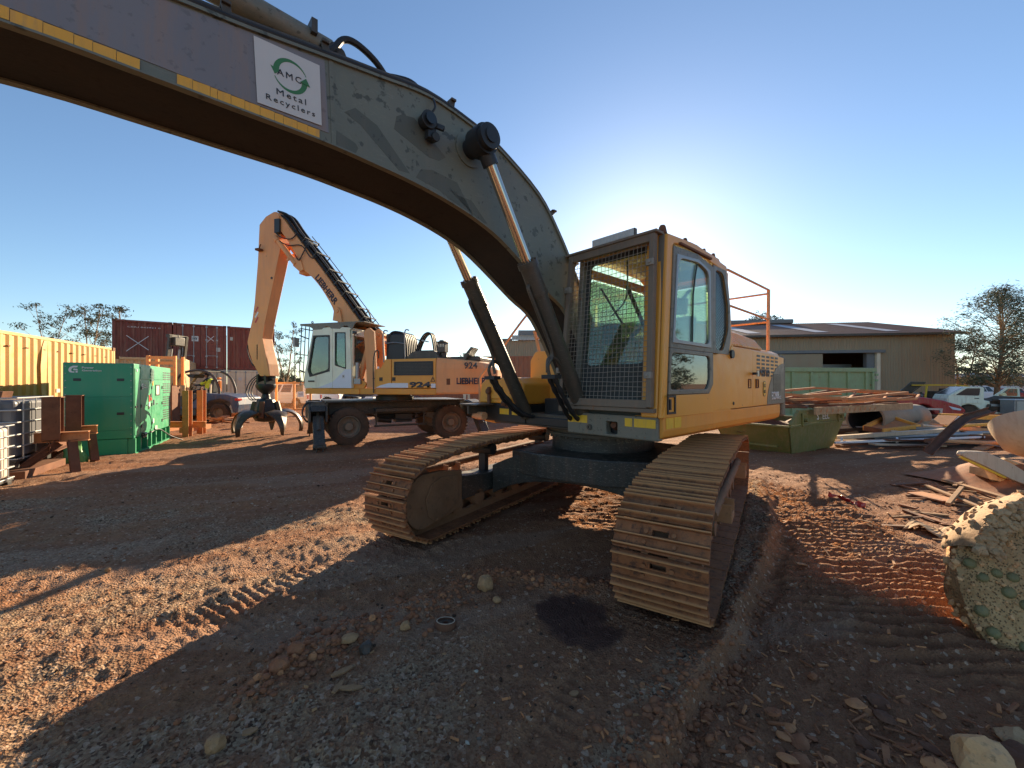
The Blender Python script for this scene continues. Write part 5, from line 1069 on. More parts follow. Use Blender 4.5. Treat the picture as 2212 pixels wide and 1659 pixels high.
# ================================================================ CONTAINERS
def corr_sheet(m,p0,p1,z0,z1,nrm,pitch=.28,depth=.036,flat=.35):
    p0=Vector((p0[0],p0[1],0)); p1=Vector((p1[0],p1[1],0)); L=(p1-p0).length; d=(p1-p0)/L; n=Vector((nrm[0],nrm[1],0)); k=max(1,round(L/pitch)); pt=L/k; pts=[]
    for i in range(k):
        for f,o in ((0,0),(flat*.8,0),(.5,1),(.5+flat*.8,1)): pts.append(p0+d*((i+f)*pt)-n*(depth*o))
    pts.append(p1); m.grid([[(q.x,q.y,z0) for q in pts],[(q.x,q.y,z1) for q in pts]]); return m
def container(label,o,fwd,z,mat,front='wall',L=6.06,Wd=2.44,Ht=2.59,roof=True,nm='shipping_container',group=None,far=False):
    F=Fr(o,fwd); t=thing(nm,label,'container',(o[0],o[1],z),F.ang,group); w2=Wd
    m=MB(); m.box(0,.12,-w2,-w2+.14,0,Ht); m.box(0,.12,-.14,0,0,Ht); m.box(L-.12,L,-w2,-w2+.14,0,Ht); m.box(L-.12,L,-.14,0,0,Ht)
    for y0 in (-w2,-.10): m.box(.12,L-.12,y0,y0+.10,.01,.15); m.box(.12,L-.12,y0+.02,y0+.08,Ht-.09,Ht-.01)
    for x0 in (0,L-.10): m.box(x0,x0+.10,-w2+.14,-.14,.01,.14); m.box(x0,x0+.10,-w2+.14,-.14,Ht-.12,Ht-.01)
    m.build('corner_frame',M[mat],t,.012)
    m=MB()
    for x0 in (-.008,L-.165):
        for y0 in (-w2-.006,-.156):
            for z0 in (-.002,Ht-.112): m.box(x0,x0+.175,y0,y0+.163,z0,z0+.116)
    m.build('corner_castings',M['rust'] if mat!='cwhite' else M['galv'],t,.01,kind='stuff')
    m=MB(); corr_sheet(m,(.12,-.012),(L-.12,-.012),.15,Ht-.09,(0,1)); corr_sheet(m,(.12,-w2+.012),(L-.12,-w2+.012),.15,Ht-.09,(0,-1)); corr_sheet(m,(L-.012,-w2+.14),(L-.012,-.14),.14,Ht-.12,(1,0)); m.build('side_sheets',M[mat],t,fix=False,kind='stuff')
    m=MB(); m.box(.1,L-.1,-w2+.05,-.05,Ht-.05,Ht-.02); m.box(.1,L-.1,-w2+.05,-.05,.10,.14); m.build('roof',M[mat],t)
    if front=='wall':
        m=MB(); corr_sheet(m,(.03,-w2+.14),(.03,-.14),.14,Ht-.12,(-1,0),.24,.045); m.build('end_wall',M[mat],t,fix=False)
    else:
        for k,(ya,yb) in enumerate(((-.15,-w2/2+.006),(-w2/2-.006,-w2+.15))):
            a,b=min(ya,yb),max(ya,yb); m=MB(); m.box(.02,.06,a,b,.15,Ht-.13)
            for j in range(5): 
                z0=.20+(Ht-.4)/5*j; m.box(.005,.022,a+.07,b-.07,z0,z0+(Ht-.4)/5-.09)
            dr=m.build('container_door',M[mat],t,.008)
            for f in (.28,.74):
                y=a+(b-a)*f; m=MB(); m.cyl((-.02,y,.05),(-.02,y,Ht-.05),.018,8); m.build('locking_bar',M['galv'],dr)
                m=MB(); 
                for z0 in (.12,.75,1.7,Ht-.15): m.box(-.045,.005,y-.05,y+.05,z0-.04,z0+.04)
                m.build('bar_brackets',M['galv'],dr,kind='stuff')
                m=MB(); m.bar((-.035,y,.78+.02*k),(-.045,y+(.38 if f<.5 else -.38)*1,.78),.03,.02); m.build('door_lever',M['galv'],dr)
    return t,F
r_=(.822,.570); aw=(-.570,.822); A0=(-21.0,21.5)
def rowpos(i): return (A0[0]+r_[0]*2.485*i, A0[1]+r_[1]*2.485*i)
# frames whose y runs left: container spans y in [-w,0]
cz=-.15
c0,F0=container('maroon container with a scratched white cross on its end, left of the upper row',rowpos(0),aw,cz+2.60,'cred','wall')
c1,F1=container('maroon container with barred doors and a white MT sticker, middle of the upper row',rowpos(1),aw,cz+2.60,'cred','door')
c2,F2=container('maroon ribbed container end, right of the upper row behind the long stick',rowpos(2),aw,cz+2.60,'cred','wall')
container('pale container end under the left maroon container, mostly hidden',rowpos(0),aw,cz,'ccream','wall')
container('grey white container with barred doors behind the blue forklift',rowpos(1),aw,cz,'cwhite','door')
w3,_=container('grey white container with barred doors and paper label beside the orange gate',rowpos(2),aw,cz,'cwhite','door')
def slab(t,y0,y1,z0,z1,x,name,mat,th=.004): return MB().box(x-th,x,y0,y1,z0,z1).build(name,M[mat],t)
slab(c1,-1.13,-.82,1.60,1.90,-.0,'sticker','sticker'); text('MT',M['ink'],c1,(-.006,-.86,1.68),(0,-1,0),(0,0,1),.22,.13,bold=.04)
slab(c1,-2.15,-1.95,1.05,1.28,.0,'sticker','label'); slab(c2,-.12,-.28,1.75,1.95,.02,'sticker','label'); slab(w3,-.55,-.72,1.95,2.15,0.0,'sticker','sticker'); slab(w3,-.95,-1.15,1.2,1.9,0.0,'sticker','cwhite')
for t_,(y0,y1,z0,z1),x in ((c0,(-.55,-1.45,.9,1.75),.015),(c1,(-1.50,-1.85,1.55,1.95),-.001)):
    for a,b in (((y0,z0),(y1,z1)),((y0,z1),(y1,z0+.1))): MB().bar((x,a[0],a[1]),(x,b[0],b[1]),.03,.006,(1,0,0)).build('painted_cross',M['whiteink'],t_)
text('CEIU 043921 0',M['whiteink'],c0,(.0,-.60,2.18),(0,-1,0),(0,0,1),1.35,.07); text('767 762.8',M['greyink'],w3,(-.002,-1.7,2.2),(0,-1,0),(0,0,1),.5,.07)
for i in range(7): text(random.choice(['MAX GR 30480 KG','TARE 2230 KG','NET 28250 KG','CU CAP 33.2']),M['greyink'],bpy.data.objects['shipping_container.004'],(.0,-.35-1.05*(i%2),.9+.14*i),(0,-1,0),(0,0,1),.5,.05)
# long cream yellow container on the left
fe=(-13.56,14.0); dr_=(.394,-.919)   # from the far end towards the camera
yc,FY=container('cream yellow ribbed shipping container with rust patches along the left edge',(-13.56,14.0),(.394,-.919),-.05,'cyel','wall',L=6.06,Ht=2.88)
# its visible long side must be the one at local y=0 (left of travel towards the camera)
for k in range(9):
    x=.55+.62*k; MB().box(x,x+.09,-.035,.002,2.52,2.545).build('vent_slot',M['rust'],yc)
MB().prism([(3.62,1.15),(3.80,1.15),(3.84,2.1),(3.78,2.6),(3.70,2.78),(3.56,2.79),(3.60,2.0)],'y',-.005,.0015).build('rust_patch',M['cyel'],yc)
MB().box(3.05,3.2,-.01,.004,1.42,1.52).build('sticker',M['label'],yc)
container('dull cream container standing low behind the green generator',D(247,800,18.0)[:2],(-.54,.84),-.05,'ccream','wall',L=6.06,Ht=2.86)
# ================================================================ GENERATOR
gF=Fr((-9.04,9.8),(-.478,.878)); gn=thing('generator','tall green enclosed diesel generator set with white lettering on its end','generator',(gF.o[0],gF.o[1],0),gF.ang)
# local: x away along the long side, y left = screen left; end face at x=0, long side at y=0
GL,GW,GB,GT=3.42,1.22,.18,2.09
m=MB(); m.box(0,GL,0,GW,GB+.12,GT); m.build('enclosure',M['green'],gn,.015)
m=MB(); m.box(.0,GL-.05,.12,GW-.02,-.09,GB+.115)
bs=m.build('base_tank',M['green'],gn,.01)
for i,x in enumerate([.02,.42,.95,1.3,1.75,2.3,2.75,3.2]): MB().box(x,x+.07,-.02,.12,-.06,GB+.11).build('base_rib',M['green'],bs,.004)
m=MB(); m.box(.0,GL-.05,-.03,.10,-.10,-.05); m.build('base_rail',M['green'],bs)
for i,(x0,x1) in enumerate([(.12,.40),(.52,.9),(1.05,1.28),(1.4,1.7),(1.85,2.2)]): MB().box(x0,x1,.10,.118,-.03,GB+.05).build('base_opening',M['greend'],bs)
m=MB(); 
for (x0,x1,z0,z1) in ((.03,.40,.36,1.98),(.43,1.36,.40,1.68),(1.39,2.42,.40,1.68),(.43,1.36,1.72,2.02),(1.39,2.42,1.72,2.02)):
    o=MB().box(x0,x1,-.014,-.001,z0,z1).build('side_door' if x1-x0>.5 and z0<1 else 'side_panel',M['green'],gn,.004)
for x in (.47,1.36,2.37):
    for z in (.55,1.05,1.5): MB().box(x-.03,x+.03,-.03,-.014,z-.04,z+.04).build('door_hinge',M['black'],gn)
o=MB(); 
for z in (1.70,1.78,1.86,1.94): o.box(1.25,1.55,-.03,-.0145,z-.025,z+.01)
o.box(1.25,1.55,-.022,-.0145,1.62,2.0); o.build('hinge_plate',M['greend'],gn)
m=MB(); m.frame([(1.72,1.28),(2.10,1.28),(2.10,1.58),(1.72,1.58)],[(1.75,1.31),(2.07,1.31),(2.07,1.55),(1.75,1.55)],.05,'y',-.028,-.0145); m.build('window_seal',M['black'],gn); MB().prism(rflat([(1.75,1.31),(2.07,1.31),(2.07,1.55),(1.75,1.55)],.05),'y',-.022,-.016).build('window_pane',M['label'],gn)
for j in range(22):
    z=.55+.065*j; 
    if j%6==5: continue
    MB().box(2.55,2.95,-.006,.003,z,z+.03).build('louvre',M['black'],gn)
    MB().box(3.05,3.38,-.006,.003,z,z+.03).build('louvre',M['black'],gn)
for (x,z,w_,h_,mt) in ((1.13,1.22,.10,.17,'redpaint'),(1.13,1.06,.10,.12,'whiteink'),(1.30,1.30,.09,.09,'black'),(1.30,1.2,.08,.08,'redpaint'),(1.45,1.62,.07,.12,'tape'),(1.55,1.1,.09,.14,'navyink'),(1.5,.60,.09,.12,'whiteink'),(1.75,.40,.20,.10,'label'),(.12,1.05,.16,.04,'black'),(.95,1.05,.12,.025,'black'),(1.85,1.05,.12,.025,'black'),(1.1,.98,.1,.08,'black')):
    MB().box(x-w_/2,x+w_/2,-.026,-.0146,z-h_/2,z+h_/2).build('latch' if mt=='black' else 'warning_sticker',M[mt],gn)
MB().cyl((.13,-.014,1.93),(.13,-.025,1.93),.03,12).build('plug',M['whitec'],gn)
m=MB(); m.ring((.55,-.03,.33),(.75,-.03,.33),.02,.05,12); m.box(.5,.8,-.05,0,.25,.29); m.build('cable_gland',M['black'],gn)
MB().tube(smoothpts([(1.15,-.05,.32),(1.6,-.12,.36),(2.2,-.25,.1),(2.6,-.45,-.08)]),.016,6).build('power_cable',M['rubber'],gn)
# end face panels, handles, bolts
for z0,z1 in ((GB+.13,.50),(.51,1.29),(1.30,2.07)): MB().box(-.010,-.0005,.03,GW-.03,z0,z1).build('end_panel',M['green'],gn,.004)
for y,z in ((.24,1.70),(.24,.90),(.98,1.70),(.98,.90)): MB().box(-.02,-.010,y-.065,y+.065,z-.03,z+.03).build('recessed_handle',M['black'],gn,.006)
for y in (.05,GW-.05):
    for k in range(11): MB().cyl((-.010,y,.40+.16*k),(-.02,y,.40+.16*k),.012,6).build('panel_bolt',M['galv'],gn)
MB().box(.10,.11,.15,.85,.02,.05,).build('base_stripe',M['label'],gn)
def cmark(x,y,z,s,ax):  # round bracket shaped maker's mark
    P=lambda a,b:(x,y-a*s,z+b*s) if ax=='e' else (x+a*s,y,z+b*s)
    m=MB(); out=[(1.0,1.0),(.45,1.0),(.12,.78),(0,.5),(0,.25),(.12,.05),(.3,0),(.62,0),(.62,.16),(.36,.18),(.28,.32),(.30,.5),(.45,.72),(.92,.78)]
    m.add([P(a,b) for a,b in out],[tuple(range(len(out)))]); m.add([P(a,b) for a,b in ((.52,.34),(1,.34),(.92,.56),(.72,.56),(.60,.62),(.50,.52))],[(0,1,2,3,4,5)]); m.add([P(a,b) for a,b in ((.75,0),(.95,0),(.98,.26),(.76,.26))],[(0,1,2,3)])
    o=m.build('maker_mark',M['whiteink'],gn); md=o.modifiers.new('d','SOLIDIFY'); md.thickness=.002
cmark(-.013,1.12,1.86,.155,'e'); cmark(.50,-.017,1.47,.14,'s')
def gtx(s,o,ax,w_,h_): return text(s,M['whiteink'],gn,o,(0,-1,0) if ax=='e' else (1,0,0),(0,0,1),w_,h_,bold=.03)
gtx('Power',(-.013,.90,1.955),'e',.20,.042); gtx('Generation',(-.013,.90,1.89),'e',.33,.042); gtx('Power',(.68,-.017,1.555),'s',.18,.034); gtx('Generation',(.68,-.017,1.50),'s',.30,.034)
# ================================================================ LEFT EDGE: totes, trestle
def tote(label,o,ang,z,mat,sc=1.,h=1.0):
    t=thing('bulk_liquid_tote',label,'liquid tote',(o[0],o[1],z),ang); t.scale=(sc,sc,sc)
    m=MB(); m.box(-.56,.56,-.46,.46,.16,.16+h-.03); m.build('tank',M[mat],t,.07,seg=4)
    MB().cyl((0,0,.12+h),(0,0,.18+h),.09,20).build('lid',M['black'],t)
    for z_ in [.16+h*k/5 for k in range(6)]:
        m=MB(); P=[(-.60,-.50,z_),(.60,-.50,z_),(.60,.50,z_),(-.60,.50,z_),(-.60,-.50,z_)]
        for a,b in zip(P[:-1],P[1:]): m.tube([a,b],.013,6)
        m.build('cage_bar',M['cage'],t)
    for x,y in [(-.6,-.3),(-.6,0),(-.6,.3),(.6,-.3),(.6,0),(.6,.3)]+[(x,y) for x in (-.4,0,.4) for y in (-.5,.5)]: MB().tube([(x,y,.14),(x,y,.16+h)],.011,6).build('cage_post',M['cage'],t)
    m=MB(); m.box(-.6,.6,-.5,.5,.10,.14)
    for x in (-.52,0,.52): m.box(x-.07,x+.07,-.48,.48,0,.10)
    m.build('pallet',M['black'],t,.01)
    return t
TA=math.atan2(.878,-.478)
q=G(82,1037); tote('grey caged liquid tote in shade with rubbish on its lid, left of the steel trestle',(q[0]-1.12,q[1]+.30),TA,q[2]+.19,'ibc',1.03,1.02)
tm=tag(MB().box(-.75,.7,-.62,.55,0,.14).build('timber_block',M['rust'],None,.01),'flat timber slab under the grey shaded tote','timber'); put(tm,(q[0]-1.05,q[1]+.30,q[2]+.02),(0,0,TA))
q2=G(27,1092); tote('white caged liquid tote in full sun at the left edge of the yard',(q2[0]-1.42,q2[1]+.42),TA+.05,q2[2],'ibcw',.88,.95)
bk=thing('scrap_bucket','small brown rusty tin standing on the grey tote lid','tin',(q[0]-.95,q[1]+.2,q[2]+1.40),.2); m=MB(); m.prism([(-.13,0),(.13,0),(.16,.12),(-.16,.12)],'y',-.1,.1); m.build('body',M['rust'],bk,.008); MB().bar((-.2,0,.02),(-.3,-.02,.2),.03,.02).build('handle',M['rust'],bk)
for k,(dx_,mt,nm_,lb) in enumerate(((-1.05,'redpaint','rag','crumpled red rag lying on the grey tote lid'),(-1.30,'black','hose_coil','short black hose coil lying on the grey tote lid'))):
    pts=[(.12*math.cos(a*1.3)+.02*a,.09*math.sin(a*1.3),.02*math.sin(a*2)+.03) for a in range(9)]; o=MB().tube(smoothpts(pts),.022,6).build(nm_,M[mt]); tag(o,lb,nm_.replace('_',' ')); put(o,(q[0]+dx_-.3,q[1]+.25,q[2]+1.40))
trF=Fr((-8.42,7.75),(-.58,.81)); tz=gzs(0,7.7); tt=thing('steel_trestle','brown rusty steel beam trestle with splayed legs in front of the green generator','trestle',(trF.o[0],trF.o[1],tz),trF.ang)
def hbeam(m,p0,p1,w_=.2,h_=.2,t=.014,up=(0,0,1)):
    p0=Vector(p0);p1=Vector(p1); d=(p1-p0).normalized(); u=Vector(up); x=d.cross(u).normalized(); u=x.cross(d).normalized()
    m.bar(p0,p1,t,h_-2*t,u); m.bar(p0+u*(h_/2-t/2),p1+u*(h_/2-t/2),w_,t,u); m.bar(p0-u*(h_/2-t/2),p1-u*(h_/2-t/2),w_,t,u); return m
for x in (0,1.45):
    m=MB(); hbeam(m,(x,.18,.62),(x,.18,1.40),.24,.24,.014,(1,0,0)); m.box(x-.13,x+.13,.05,.31,1.40,1.415); m.build('upright_beam',M['rust'],tt)
    m=MB(); hbeam(m,(x,.42,.66),(x,-.16 if x else -.30,.66),.15,.18); m.build('cross_beam',M['rustlight'],tt)
    for s,yy in ((1,.55),(-1,-.35)):
        m=MB(); hbeam(m,(x,yy*.2,.56),(x-.38,yy*(1.25 if s>0 else .55),.0),.13,.13,.012); m.build('splayed_leg',M['rust'],tt)
m=MB(); hbeam(m,(-.1,.2,.50),(1.6,.2,.50),.2,.2); m.build('long_beam',M['rust'],tt)
MB().bar((0.1,.5,.5),(-.35,.75,.02),.03,.03).build('brace_rod',M['rustlight'],tt)
bg_=thing('plastic_sack','crumpled green plastic sack hanging behind the rusty trestle','sack',D(160,960,8.6),0); m=MB(); P=[]
for i in range(9):
    row=[]
    for j in range(13):
        a=j/12*6.283; rr=.17*(1-.25*math.sin(i*.7))*(1+.15*math.sin(3*a+i)+.1*random.random()); row.append((rr*math.cos(a),rr*.7*math.sin(a),.22-.085*i))
    P.append(row)
m.grid(P,True); m.add([P[0][j] for j in range(12)],[tuple(range(12))]); m.build('sheet',M['greenbag'],bg_)
# ================================================================ STILLAGE, SCRAP, FORKLIFT
sp=thing('steel_stillage','orange brown rusty stillage with two upright posts right of the generator','stillage',(-10.5,13.25,gzs(0,13)),R(95))
for x,y in ((0,0),(.75,.04)):
    m=MB(); hbeam(m,(x,y,0),(x,y,1.48),.19,.19,.02,(1,0,0)); m.build('post',M['rustlight'],sp); m=MB(); m.ring((x,y-.02,1.53),(x,y+.02,1.53),.03,.06,12); m.build('lifting_eye',M['rust'],sp)
for y in (.12,.9): m=MB(); m.box(-.1,1.3,y-.06,y+.06,.12,.28); m.build('side_rail',M['rustlight'],sp)
for x in (.35,): m=MB(); hbeam(m,(x,.9,.35),(x,-.35,.35),.12,.2); m.build('cross_beam',M['rustlight'],sp)
cr=thing('orange_crate','orange steel crate with slatted side standing behind the generator','crate',D(320,800,16.5),.3); cr.location[2]=1.55
for x in (0,.9):
    for y in (0,.7): MB().box(x-.05,x+.05,y-.05,y+.05,0,1.2).build('post',M['orangegate'],cr)
for z in (.4,.62,.84,1.06): MB().box(.05,.85,-.03,0,z,z+.12).build('slat',M['orangegate'],cr)
MB().box(0,.8,0,.7,-1.6,-.02).build('pallet_stack',M['rust'],cr)
nmz=['long','short','wide','narrow','bent','split']
for k in range(22):
    vx=random.uniform(425,512); vy=random.uniform(908,926); g=G(vx,vy); L=random.uniform(.35,1.1); mt=random.choice(['wood','rustlight','rust','galv'])
    o=MB().box(-L/2,L/2,-random.uniform(.05,.16),.08,-.02,.03).build('broken_board',M[mt]); tag(o,'weathered board in the heap between stillage and grab','scrap board','boards heaped in front of the forklift')
    put(o,(g[0],g[1]+random.uniform(0,.5),g[2]+.05+.42*max(0,1-abs(vx-478)/60)*random.random()),(random.uniform(-.35,.35),random.uniform(-.35,.35),random.uniform(0,3)))
bt_=tag(MB().frame([(-.09,-.09),(.09,-.09),(.09,.09),(-.09,.09)],[(-.06,-.06),(.06,-.06),(.06,.06),(-.06,.06)],.02,'y',-.3,.3).build('box_section_tube',M['galv']),'short square steel tube showing its open end beside the grab','steel tube'); g=G(513,926); put(bt_,(g[0],g[1],g[2]+.1),(0,0,.3))
fk=thing('forklift','large dusty blue forklift with raised mast driven by a seated person','forklift',(-14.5,19.5,-.14),R(176))
m=MB(); m.prism([(1.9,.28),(1.9,.85),(1.2,1.02),(.5,1.0),(.35,1.02),(-.1,1.02),(-.1,.28)],'y',-.75,.75); m.build('chassis',M['dark'],fk,.04)
m=MB(); m.prism([(1.0,.30),(.9,.55),(-.1,.60),(-.45,.55),(-.75,.95),(-1.3,1.05),(-1.75,.92),(-1.9,.45),(-2.1,.42),(-2.16,.8),(-2.1,1.12),(-1.6,1.26),(-.4,1.32),(-.1,1.05),(.3,.72),(1.2,.66)],'y',-.80,.80); m.build('counterweight',M['blue'],fk,.05)
m=MB(); m.prism([(.45,.72),(-.12,1.06),(-.42,1.325),(.5,1.24),(.9,1.1),(.9,.72)],'y',-.78,.78); m.build('side_cover',M['dark'],fk,.03); text('70',M['whiteink'],fk,(.28,.79,.90),(-1,0,0),(0,0,1),.24,.13,bold=.03)
def fwheel(x,y,r,w_=.3):
    s=1 if y>0 else -1; ty=MB().lathe([(r*.55,-w_/2),(r*.9,-w_/2),(r,-w_/3),(r,w_/3),(r*.9,w_/2),(r*.55,w_/2),(r*.55,-w_/2)],(x,y,r),'y',26).build('tyre',M['tyre'],fk); MB().lathe([(r*.55,s*w_*.45),(r*.45,s*w_*.2),(r*.2,s*w_*.3),(0,s*w_*.3)],(x,y,r),'y',20).build('rim',M['rim'],ty,fix=False)
for x,r in ((1.35,.46),(-1.28,.43)):
    for y in (-.75,.75): fwheel(x,y,r)
for y in (-.45,.45):
    m=MB(); m.bar((1.95,y,.1),(1.45,y,4.05),.12,.10,(1,0,0)); m.bar((2.08,y*.7,.1),(1.58,y*.7,3.9),.10,.08,(1,0,0)); m.build('mast_channel',M['dark'],fk)
    MB().cyl((1.98,y*.5,.3),(1.6,y*.5,3.4),.05,10).build('mast_cylinder',M['galv'],fk)
for z in (.5,2.2,4.0): MB().box(1.93-.12*z,2.1-.12*z,-.5,.5,z-.07,z+.07).build('mast_cross_member',M['dark'],fk)
m=MB(); m.box(1.3,1.7,-.2,.35,3.55,3.95); m.cyl((1.5,.0,3.95),(1.5,0,4.1),.06); m.build('mast_head',M['dark'],fk,.03); MB().box(1.45,1.75,-.25,.25,2.7,2.85).build('mast_cross_member',M['dark'],fk,.03)
for y in (-.35,.35): m=MB(); m.box(2.2,2.26,y-.07,y+.07,.15,.7); m.box(2.2,3.3,y-.07,y+.07,.15,.20); m.build('fork',M['black'],fk)
for y in (-.5,.5): MB().tube(smoothpts([(1.45,y,1.0),(1.25,y,1.7),(.85,y,2.18),(.3,y,2.36),(-.3,y,2.33),(-.75,y,2.05),(-.98,y,1.6),(-1.02,y,1.28)]),.055,8).build('guard_arch',M['dark'],fk)
for x in (.7,.45,.2,-.05,-.3): MB().box(x-.03,x+.03,-.5,.5,2.32,2.36).build('roof_bar',M['dark'],fk)
m=MB(); m.prism([(.75,2.2),(.2,2.2),(.35,2.02),(.6,2.05)],'y',-.2,.4); m.build('roof_tarp',M['black'],fk,.03)
m=MB(); m.box(-1.0,-.9,.35,.5,1.95,2.05); m.box(-1.05,-.95,.4,.5,1.4,1.9); m.build('tail_light_stack',M['orangelens'],fk,.02)
MB().box(-2.17,-2.0,.55,.82,.98,1.10).build('tail_light',M['redlens'],fk,.02)
m=MB(); m.box(-.35,.15,-.25,.25,1.25,1.38); m.prism([(-.28,1.35),(-.38,1.95),(-.5,1.93),(-.45,1.35)],'y',-.22,.22); m.build('seat',M['black'],fk,.03)
m=MB(); m.tube([(1.0,0,1.1),(.72,0,1.62)],.03,8); m.lathe([(.17,-.015),(.19,0),(.17,.015)],(.70,0,1.64),'x',18); m.build('steering_wheel',M['black'],fk)
m=MB(); m.bar((-.45,.35,1.3),(-.50,.38,1.75),.06,.06); m.bar((-.3,.36,1.3),(-.28,.38,1.55),.05,.05); m.build('arm_rest',M['cwhite'],fk)
# driver: one skinned body
def person(label,loc,rot,joints,edges,rad,parts):
    t=thing('person',label,'person',loc,rot); me=bpy.data.meshes.new('body'); me.from_pydata(joints,edges,[]); o=bpy.data.objects.new('body',me); COL.objects.link(o); o.parent=t
    md=o.modifiers.new('skin','SKIN'); sv=me.skin_vertices[0].data
    for i,r in enumerate(rad): sv[i].radius=(r,r) if not isinstance(r,tuple) else r
    sv[0].use_root=True; o.modifiers.new('sub','SUBSURF').levels=1; me.materials.append(M['navy']); return t,o
J=[(-.12,0,1.45),(-.14,0,1.62),(-.10,0,1.80),(-.06,0,1.95),(-.02,0,2.02),(.28,.12,1.44),(.62,.14,1.36),(.72,.15,1.06),(.84,.15,1.04),(.28,-.12,1.44),(.62,-.14,1.36),(.72,-.15,1.06),(.84,-.15,1.04),(-.08,.20,1.90),(.14,.26,1.70),(.42,.20,1.68),(.56,.15,1.70),(-.08,-.20,1.90),(.14,-.26,1.70),(.42,-.20,1.66),(.56,-.15,1.68),(-.12,.09,1.44),(-.12,-.09,1.44)]
E_=[(0,1),(1,2),(2,3),(3,4),(0,21),(21,5),(5,6),(6,7),(7,8),(0,22),(22,9),(9,10),(10,11),(11,12),(3,13),(13,14),(14,15),(15,16),(3,17),(17,18),(18,19),(19,20)]
Rr_=[.14,.14,.15,.12,.05,.08,.065,.05,.045,.08,.065,.05,.045,.075,.05,.04,.03,.075,.05,.04,.03,.10,.10]
pt,pb=person('person in a yellow hi vis shirt driving the blue forklift',(-14.5,19.5,-.14),R(176),J,E_,Rr_,None)
m=MB(); m.lathe([(0,-.14),(.06,-.125),(.085,-.06),(.092,.0),(.085,.06),(.05,.105),(0,.12)],(0.02,0,2.17),'z',14); m.lathe([(0,-.03),(.02,-.02),(.022,.0),(0,.03)],(.115,0,2.15),'z',6); m.build('head',M['skin'],pt)
m=MB(); m.lathe([(.098,-.02),(.104,.04),(.075,.11),(0,.135)],(.0,0,2.18),'z',14); m.box(-.11,-.04,-.07,.07,2.06,2.2); m.box(.02,.16,-.07,.07,2.215,2.235); m.build('cap_and_hair',M['hair'],pt,.01)
m=MB(); m.lathe([(.10,1.42),(.165,1.46),(.175,1.62),(.185,1.80),(.15,1.94),(.06,2.0)],(-.11,0,0),'z',16); 
for s in (1,-1): m.cyl((-.08,s*.17,1.90),(.10,s*.255,1.72),.075,10)
m.build('hi_vis_shirt',M['hivis'],pt)
for s in (1,-1):
    m=MB(); m.box(.55,.62,s*.13-.03,s*.13+.03,1.67,1.72)
    for f in range(4): m.tube([(.61,s*.13-.03+.018*f,1.71-.01*f),(.66,s*.12-.03+.018*f,1.72-.01*f),(.67,s*.12-.03+.018*f,1.685-.01*f)],.009,5)
    m.tube([(.57,s*.10,1.70),(.61,s*.085,1.73)],.01,5); m.build('hand',M['skin'],pt)
# ================================================================ GATE, POLE, CARS BEHIND
g=G(597,889); gt=thing('mesh_gate','orange steel framed mesh gate standing left of the material handler','gate',(g[0],g[1],g[2]),R(4)); GWd=2.15; GH=1.95
for x in (0,GWd*.52,GWd): MB().box(x-.06,x+.06,-.05,.05,0,GH if x else GH+.2).build('post',M['orangegate'],gt)
for z in (.12,GH-.10): MB().box(.06,GWd-.06,-.04,.04,z-.06,z+.06).build('rail',M['orangegate'],gt)
m=MB()
for k in range(40): m.box(.1+k*.05,.106+k*.05,-.005,.005,.2,GH-.16)
for k in range(9): m.box(.06,GWd-.06,-.008,-.005,.3+.18*k,.305+.18*k)
m.build('mesh_infill',M['orangegate'],gt,kind='stuff')
MB().box(1.35,1.75,-.06,-.045,.95,1.3).build('notice_board',M['whitec'],gt); text('PRIVATE',M['ink'],gt,(1.42,-.063,1.1),(1,0,0),(0,0,1),.26,.07)
pl_=tag(MB().cyl((0,0,0),(0,0,6.2),.06,10,.045).build('light_pole',M['dark']),'thin dark pole standing beside the gum tree behind the gate','pole'); q=D(637,700,44); put(pl_,(q[0],q[1],-.35))
